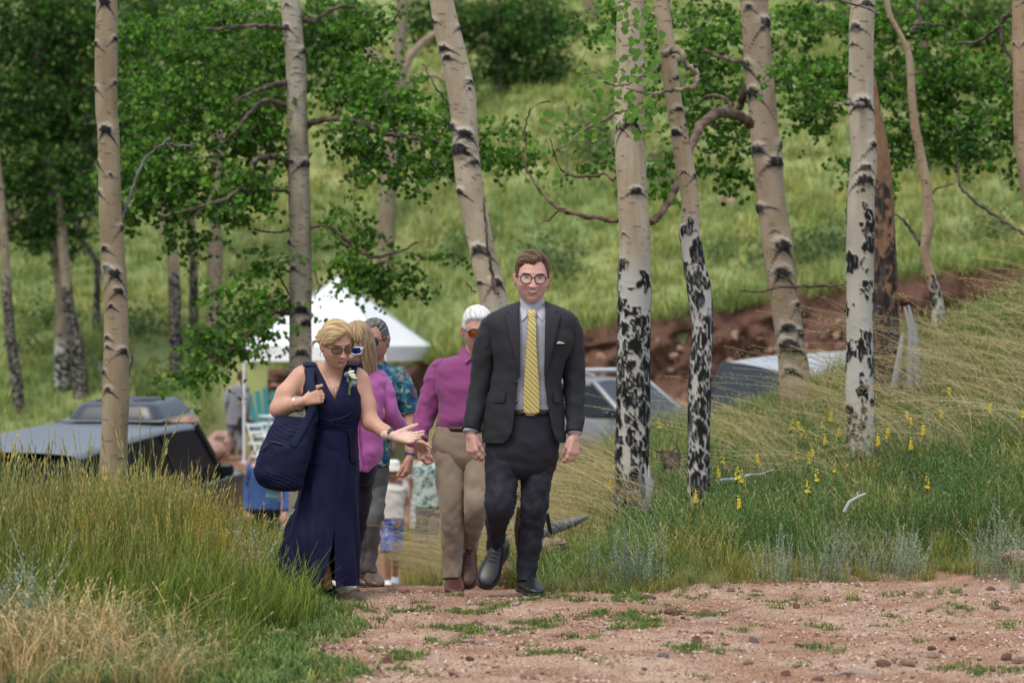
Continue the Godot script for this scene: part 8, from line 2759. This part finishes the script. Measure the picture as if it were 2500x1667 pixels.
func man_in_print_shirt() -> void:
	var w := person("grey-haired man in a blue leaf-print shirt and mirrored sunglasses", 915, 1436, 17.8)
	var skin := L(0.47, 0.24, 0.175)
	flesh(w, [[w.pt(914, 850, 0.01), w.pt(914, 900, -0.05), 0.06, 0.066], [w.pt(880, 922, -0.04), w.pt(948, 922, -0.04), 0.062, 0.062], [w.pt(888, 1000, 0), w.pt(926, 1000, 0), 0.075, 0.075], [w.pt(888, 1100, 0), w.pt(918, 1100, 0), 0.07, 0.07],
		[w.pt(970, 928, -0.04), w.pt(1000, 1010, -0.02), 0.044, 0.042], [w.pt(1000, 1010, -0.02), w.pt(1001, 1112, 0.08), 0.044, 0.030], [w.pt(860, 915, -0.04), w.pt(845, 1010, -0.04), 0.05, 0.042], [w.pt(845, 1010, -0.04), w.pt(850, 1110, 0.05), 0.04, 0.028],
		[w.pt(888, 1140, 0), w.pt(885, 1280, 0.04), 0.055, 0.042], [w.pt(884, 1280, 0.04), w.pt(884, 1420, -0.02), 0.03, 0.02], [w.pt(918, 1140, 0), w.pt(914, 1270, 0.06), 0.055, 0.042], [w.pt(914, 1270, 0.06), w.pt(898, 1420, 0.0), 0.03, 0.02]], 0.016, skin)
	var t := head(w, 915, 830, 0.03, 0.262, -24, 10, 0, {"skin": skin, "brow": L(0.10, 0.08, 0.07), "lip": L(0.34, 0.15, 0.13), "stubble": 0.25, "wide": 1.03})
	hair(w, t, [[-180, -0.07], [-120, -0.065], [-98, -0.015], [-85, 0.015], [-76, -0.02], [-66, -0.015], [-60, 0.05], [-45, 0.080], [-25, 0.074], [0, 0.068], [25, 0.074], [45, 0.080], [60, 0.05], [66, -0.015], [76, -0.02], [85, 0.015], [98, -0.015], [120, -0.065], [180, -0.07]], 0.010, 0.006, L(0.035, 0.03, 0.028), L(0.22, 0.21, 0.20), 1.03, "back")
	glasses(w, t, smat(L(0.012, 0.012, 0.014), 0.25), smat(L(0.008, 0.11, 0.28), 0.05, 0.5), 0.0285, 0.0195, 0.0036, 0.55, 0.098, 1.03)
	hand(w, w.pt(1001, 1116, 0.09), Vector3(-0.12, -1, 0.12), Vector3(-0.75, -0.1, -0.35), -1.0, [36, 46, 52, 54], 4, 1.06, skin, Vector3(0.9, 0.3, 0.3), 10)
	garment(w, "body", w.body, M.skin)
	var pr := print_cloth(Color8(28, 76, 112), [Color8(94, 146, 150), Color8(58, 116, 140), Color8(150, 168, 110), Color8(122, 150, 84), Color8(20, 54, 84), Color8(20, 54, 84), Color8(136, 58, 58), Color8(44, 100, 120), Color8(180, 190, 160)], 170, 5, 42.0)
	var mb := MB.new()
	var tr := curve(w.rings([[914, 886, 28, 0.07, -0.04], [914, 898, 55, 0.10, -0.04], [914, 910, 74, 0.12, -0.035], [912, 945, 76, 0.14, -0.02], [910, 1000, 60, 0.155, 0.0], [906, 1060, 50, 0.16, 0.01], [904, 1110, 50, 0.155, 0.0], [902, 1138, 49, 0.15, 0.0]]), 6)
	hloft(mb, tr, 44, Color.WHITE, 0.012)
	var shirt := garment(w, "shirt", mb, pr)
	cloth_tube(w, "sleeve", [[968, 894, 5, -0.04], [969, 899, 15, -0.04], [970, 910, 23, -0.04], [974, 928, 29, -0.04], [983, 954, 31, -0.03], [996, 985, 27, -0.025], [1003, 1009, 24, -0.02]], Color.WHITE, 0.012, pr, 26, shirt)
	cloth_tube(w, "sleeve", [[862, 896, 5, -0.04], [861, 901, 15, -0.04], [860, 912, 22, -0.04], [857, 928, 28, -0.04], [852, 950, 30, -0.04], [846, 1000, 26, -0.04]], Color.WHITE, 0.010, pr, 26, shirt)
	mb = MB.new()
	for sd in [-1.0, 1.0]:
		var s := mb.v.size()
		for k in 6:
			var u := k / 5.0
			for j in 4:
				var a := w.pt(914 + sd * lerpf(26, 6, u), lerpf(880, 912, u), lerpf(0.0, 0.08, u))
				var b := w.pt(914 + sd * lerpf(38, 24, u), lerpf(898, 930, u), lerpf(0.02, 0.10, u))
				var p := a.lerp(b, j / 3.0)
				p.z += 0.008 * sin(PI * j / 3.0)
				mb.vert(p)
		mb.grid(s, 6, 4, false, sd > 0)
	put("collar", mb.mesh(), pr, shirt)
	var gy := L(0.12, 0.118, 0.115)
	mb = MB.new()
	hloft(mb, curve(w.rings([[904, 1120, 46, 0.14, 0.0], [905, 1160, 45, 0.14, 0.0], [905, 1200, 36, 0.10, 0.0]]), 4), 36, gy, 0.008)
	for lg in [[[888, 1150, 27, 0.0], [886, 1220, 26, 0.03], [884, 1285, 23, 0.05], [884, 1340, 21, 0.01], [884, 1398, 20, -0.02]], [[920, 1150, 27, 0.0], [918, 1215, 25, 0.05], [913, 1265, 23, 0.08], [904, 1330, 20, 0.02], [898, 1396, 20, 0.0]]]:
		tube(mb, curve(w.limb(lg), 7), 26, gy, 3, Vector3.BACK, 0.012)
	garment(w, "trousers", mb)
	var br := L(0.10, 0.062, 0.042)
	shoe(w, w.pt(884, 1428, -0.10), w.pt(928, 1437, 0.12), Vector3.UP, 0.115, 0.11, br, L(0.05, 0.035, 0.025), "boot")
	shoe(w, w.pt(874, 1428, -0.20), w.pt(896, 1437, 0.05), Vector3.UP, 0.115, 0.11, br, L(0.05, 0.035, 0.025), "boot")
	mb = MB.new()
	tube(mb, w.limb([[1002, 1103, 12.6, 0.075], [1001, 1112, 12.2, 0.085]]), 20, L(0.05, 0.07, 0.16))
	garment(w, "wristband", mb, M.vc_soft)

# plainer figures farther off: joints in pixels
func figure(w: Who, j: Dictionary, c: Dictionary) -> Transform3D:
	var skin: Color = c.skin
	var q := func(n): return w.pt(j[n][0], j[n][1], j[n][2] if j[n].size() > 2 else 0.0)
	var caps := []
	for b in [["neck", "chest", 0.05, 0.09], ["chest", "hips", 0.10, 0.10], ["sl", "el", 0.045, 0.038], ["el", "wl", 0.038, 0.026], ["sr", "er", 0.045, 0.038], ["er", "wr", 0.038, 0.026], ["hl", "kl", 0.075, 0.05], ["kl", "al", 0.05, 0.034], ["hr", "kr", 0.075, 0.05], ["kr", "ar", 0.05, 0.034], ["sl", "sr", 0.05, 0.05]]:
		caps.append([(q as Callable).call(b[0]), (q as Callable).call(b[1]), b[2], b[3]])
	flesh(w, caps, 0.02, skin)
	var t := head(w, j.head[0], j.head[1], j.head[2] if j.head.size() > 2 else 0.0, c.get("head", 0.24), c.get("yaw", 0.0), c.get("pitch", 5.0), 0, {"skin": skin, "brow": c.get("hair", skin * 0.4)})
	if c.has("hair"):
		hair(w, t, [[-180, -0.07], [-110, -0.06], [-85, 0.0], [-60, 0.03], [-40, 0.06], [0, 0.062], [40, 0.06], [60, 0.03], [85, 0.0], [110, -0.06], [180, -0.07]], 0.014, 0.008, c.hair, c.hair * 1.6)
	for s in [["er", "wr", -1.0], ["el", "wl", 1.0]]:
		var a: Vector3 = (q as Callable).call(s[0])
		var b: Vector3 = (q as Callable).call(s[1])
		hand(w, b, b - a, Vector3(s[2], 0, -0.4), s[2], [30, 34, 38, 40], 4, 1.0, skin)
	garment(w, "body", w.body, M.skin)
	var sm: Material = c.get("shirt_mat")
	var sc: Color = c.get("shirt", Color.WHITE)
	var kk := 1.0 / w.k
	var mb := MB.new()
	var n: Array = j.neck
	var ch: Array = j.chest
	var hp: Array = j.hips
	var hem: float = c.get("hem", 0.06) * kk
	var wd: float = c.get("wide", 0.19) * kk
	hloft(mb, curve(w.rings([[n[0], n[1] + 0.03 * kk, wd * 0.36, 0.06, -0.01], [n[0], n[1] + 0.06 * kk, wd * 0.75, 0.09, -0.01], [n[0], n[1] + 0.10 * kk, wd, 0.11, 0.0], [ch[0], ch[1], wd * 0.95, 0.125, 0.0], [lerpf(ch[0], hp[0], 0.6), lerpf(ch[1], hp[1], 0.6), wd * 0.86, 0.125, 0.0], [hp[0], hp[1] + hem, wd * 0.92, 0.13, 0.0]]), 5), 32, sc, 0.012)
	var shirt := garment(w, c.get("shirt_name", "shirt"), mb, sm)
	for s in [["sl", "el", "wl"], ["sr", "er", "wr"]]:
		var a: Array = j[s[0]]
		var e: Array = j[s[1]]
		var r: Array = j[s[2]]
		var rows := [[a[0], a[1] - 0.055 * kk, 0.012 * kk, 0.0], [a[0], a[1] - 0.043 * kk, 0.034 * kk, 0.0], [a[0], a[1] - 0.015 * kk, 0.052 * kk, 0.0], [a[0], a[1] + 0.05 * kk, 0.063 * kk, a[2] if a.size() > 2 else 0.0], [lerpf(a[0], e[0], 0.6), lerpf(a[1], e[1], 0.6), 0.062 * kk, e[2] if e.size() > 2 else 0.0]]
		if c.get("long", false):
			rows.append([e[0], e[1], 0.056 * kk, e[2] if e.size() > 2 else 0.0])
			rows.append([lerpf(e[0], r[0], 0.95), lerpf(e[1], r[1], 0.95), 0.042 * kk, r[2] if r.size() > 2 else 0.0])
		cloth_tube(w, "sleeve", rows, sc, 0.010, sm, 18, shirt)
	mb = MB.new()
	var pc: Color = c.get("pants", Color.WHITE)
	hloft(mb, curve(w.rings([[hp[0], hp[1] - 0.05 * kk, wd * 0.84, 0.12, 0.0], [hp[0], hp[1] + 0.06 * kk, wd * 0.88, 0.125, 0.0], [(j.hl[0] + j.hr[0]) * 0.5, hp[1] + 0.18 * kk, wd * 0.7, 0.09, 0.0]]), 4), 28, pc, 0.008)
	var short: float = c.get("short", 0.0)
	for s in [["hl", "kl", "al"], ["hr", "kr", "ar"]]:
		var a: Array = j[s[0]]
		var e: Array = j[s[1]]
		var r: Array = j[s[2]]
		var ez: float = e[2] if e.size() > 2 else 0.0
		var rz: float = r[2] if r.size() > 2 else 0.0
		var rows := [[a[0], a[1], 0.095 * kk, 0.0], [lerpf(a[0], e[0], 0.6), lerpf(a[1], e[1], 0.6), 0.085 * kk, ez * 0.6]]
		if short > 0.0:
			rows.append([lerpf(a[0], e[0], short), lerpf(a[1], e[1], short), 0.088 * kk, ez])
		else:
			rows.append([e[0], e[1], 0.068 * kk, ez])
			rows.append([lerpf(e[0], r[0], 0.97), lerpf(e[1], r[1], 0.97), 0.052 * kk, rz])
		tube(mb, curve(w.limb(rows), 6), 22, pc, 3, Vector3.BACK, 0.010)
	garment(w, c.get("pants_name", "trousers"), mb, c.get("pants_mat"))
	for s in ["al", "ar"]:
		var a: Array = j[s]
		var az: float = a[2] if a.size() > 2 else 0.0
		var dx: float = c.get("toe", 0.0)
		shoe(w, w.pt(a[0], a[1] + 0.075 * kk, az - 0.07), w.pt(a[0], a[1] + 0.08 * kk, az + 0.18 * c.get("face", 1.0)) + Vector3(dx, 0, 0), Vector3.UP, 0.10, 0.085, c.get("shoe", L(0.5, 0.5, 0.5)), L(0.4, 0.4, 0.4), "shoe", false)
	return t

func others_behind() -> void:
	# white hat, white shirt, blue flowered shorts
	var d := 34.0
	var w := person("person in a white brimmed hat, white shirt and blue flowered shorts, coming up behind", 958, 1440, d)
	var blue := print_cloth(Color8(40, 78, 178), [Color8(120, 150, 220), Color8(190, 205, 235), Color8(24, 48, 130), Color8(70, 110, 205)], 120, 9, 40.0)
	var t := figure(w, {"head": [958, 1155], "neck": [958, 1172], "chest": [957, 1205], "hips": [955, 1262], "sl": [928, 1182], "el": [922, 1225, -0.05], "wl": [926, 1268, 0.05], "sr": [986, 1182], "er": [990, 1225, -0.05], "wr": [980, 1266, 0.05], "hl": [944, 1272], "kl": [948, 1345, 0.08], "al": [946, 1420, 0.0], "hr": [968, 1272], "kr": [966, 1345, -0.05], "ar": [962, 1415, -0.25]},
		{"skin": L(0.36, 0.19, 0.125), "shirt": L(0.62, 0.59, 0.55), "pants_mat": blue, "pants_name": "shorts", "short": 1.02, "wide": 0.175, "hem": 0.02, "shoe": L(0.7, 0.7, 0.72), "head": 0.235, "hair": L(0.1, 0.06, 0.04)})
	var mb := MB.new()
	var rows := []
	for r in [[0.045, 0.150, 0.165], [0.052, 0.155, 0.17], [0.058, 0.10, 0.118], [0.10, 0.092, 0.11], [0.145, 0.084, 0.10], [0.155, 0.07, 0.085], [0.158, 0.02, 0.02]]:
		rows.append(PackedFloat32Array([0, r[0], 0, r[1], r[2], 2.0]))
	tube(mb, rows, 28, L(0.74, 0.72, 0.66))
	rows = [PackedFloat32Array([0, 0.058, 0, 0.103, 0.121, 2.0]), PackedFloat32Array([0, 0.078, 0, 0.100, 0.118, 2.0])]
	tube(mb, rows, 28, L(0.66, 0.62, 0.54))
	put("hat", mb.mesh(), M.cloth, w.node).transform = t
	# teal leaf-print shirt, towel in hand
	w = person("person in a pale shirt with teal leaves, mostly hidden behind the khaki trousers", 1040, 1442, 36.0)
	var leafp := print_cloth(Color8(186, 196, 190), [Color8(40, 100, 104), Color8(60, 120, 110), Color8(90, 120, 90), Color8(36, 80, 96)], 110, 14, 50.0)
	figure(w, {"head": [1042, 1103], "neck": [1042, 1118], "chest": [1042, 1160], "hips": [1040, 1232], "sl": [1008, 1132], "el": [1000, 1190, -0.05], "wl": [992, 1262, 0.08], "sr": [1076, 1132], "er": [1086, 1190, -0.05], "wr": [1080, 1240, 0.05], "hl": [1026, 1245], "kl": [1024, 1330, 0.05], "al": [1024, 1420], "hr": [1056, 1245], "kr": [1056, 1330], "ar": [1056, 1420, -0.2]},
		{"skin": L(0.38, 0.19, 0.13), "shirt_mat": leafp, "pants": L(0.20, 0.20, 0.205), "wide": 0.20, "hem": 0.04, "hair": L(0.2, 0.15, 0.1)})
	mb = MB.new()
	for r in 16:
		for k in 6:
			var p := Vector3((k - 2.5) * 0.012 + 0.008 * sin(r * 0.8), -r * 0.024, 0.012 * sin(k * 2.2 + r * 0.3))
			mb.vert(p, L(0.72, 0.72, 0.72) if r % 3 else L(0.40, 0.45, 0.52))
	mb.grid(0, 16, 6)
	var tw := put("towel", mb.mesh(), M.cloth)
	tw.position = at(1008, 1220, 35.8)
	tag(tw, "white striped towel hanging from a tanned hand behind the walkers", "towel")
	# blue jacket behind the bag
	w = person("person in a blue jacket and dark trousers, mostly hidden behind the quilted bag", 650, 1446, 33.0)
	figure(w, {"head": [655, 1112], "neck": [653, 1128], "chest": [650, 1165], "hips": [645, 1235], "sl": [612, 1142], "el": [603, 1195, -0.05], "wl": [602, 1250, 0.05], "sr": [690, 1142], "er": [700, 1195, -0.05], "wr": [698, 1250, 0.05], "hl": [630, 1245], "kl": [628, 1335, 0.06], "al": [626, 1420, 0.0], "hr": [664, 1245], "kr": [666, 1335], "ar": [668, 1420, -0.2]},
		{"skin": FAIR, "shirt": L(0.06, 0.12, 0.32), "shirt_name": "jacket", "long": true, "pants": L(0.012, 0.012, 0.016), "wide": 0.21, "hem": 0.05, "hair": L(0.08, 0.05, 0.03), "shoe": L(0.03, 0.03, 0.03)})
	# man in grey walking off with a folder
	w = person("man in a light grey suit seen from behind, carrying a black folder in the hollow", 578, 1112, 58.0)
	figure(w, {"head": [590, 921], "neck": [584, 936], "chest": [578, 975], "hips": [573, 1018], "sl": [556, 950], "el": [553, 985, 0.05], "wl": [556, 1020, -0.1], "sr": [601, 950], "er": [605, 988, 0.05], "wr": [603, 1026, -0.05], "hl": [564, 1030], "kl": [563, 1065, -0.05], "al": [561, 1100], "hr": [584, 1030], "kr": [586, 1065], "ar": [586, 1102, 0.1]},
		{"skin": FAIR, "shirt": L(0.23, 0.235, 0.255), "shirt_name": "jacket", "long": true, "pants": L(0.20, 0.205, 0.225), "wide": 0.205, "hem": 0.18, "hair": L(0.06, 0.035, 0.02), "shoe": L(0.07, 0.03, 0.02), "yaw": 120.0, "face": -1.0, "head": 0.245})
	mb = MB.new()
	mb.box(Transform3D(Basis(Vector3.BACK, -0.25), Vector3.ZERO), Vector3(0.34, 0.27, 0.03), Color.WHITE, 0.008)
	var fo := put("folder", mb.mesh(), smat(L(0.008, 0.008, 0.009), 0.5))
	fo.position = at(598, 1038, 57.85)
	tag(fo, "black folder held by the man in the light grey suit", "folder")
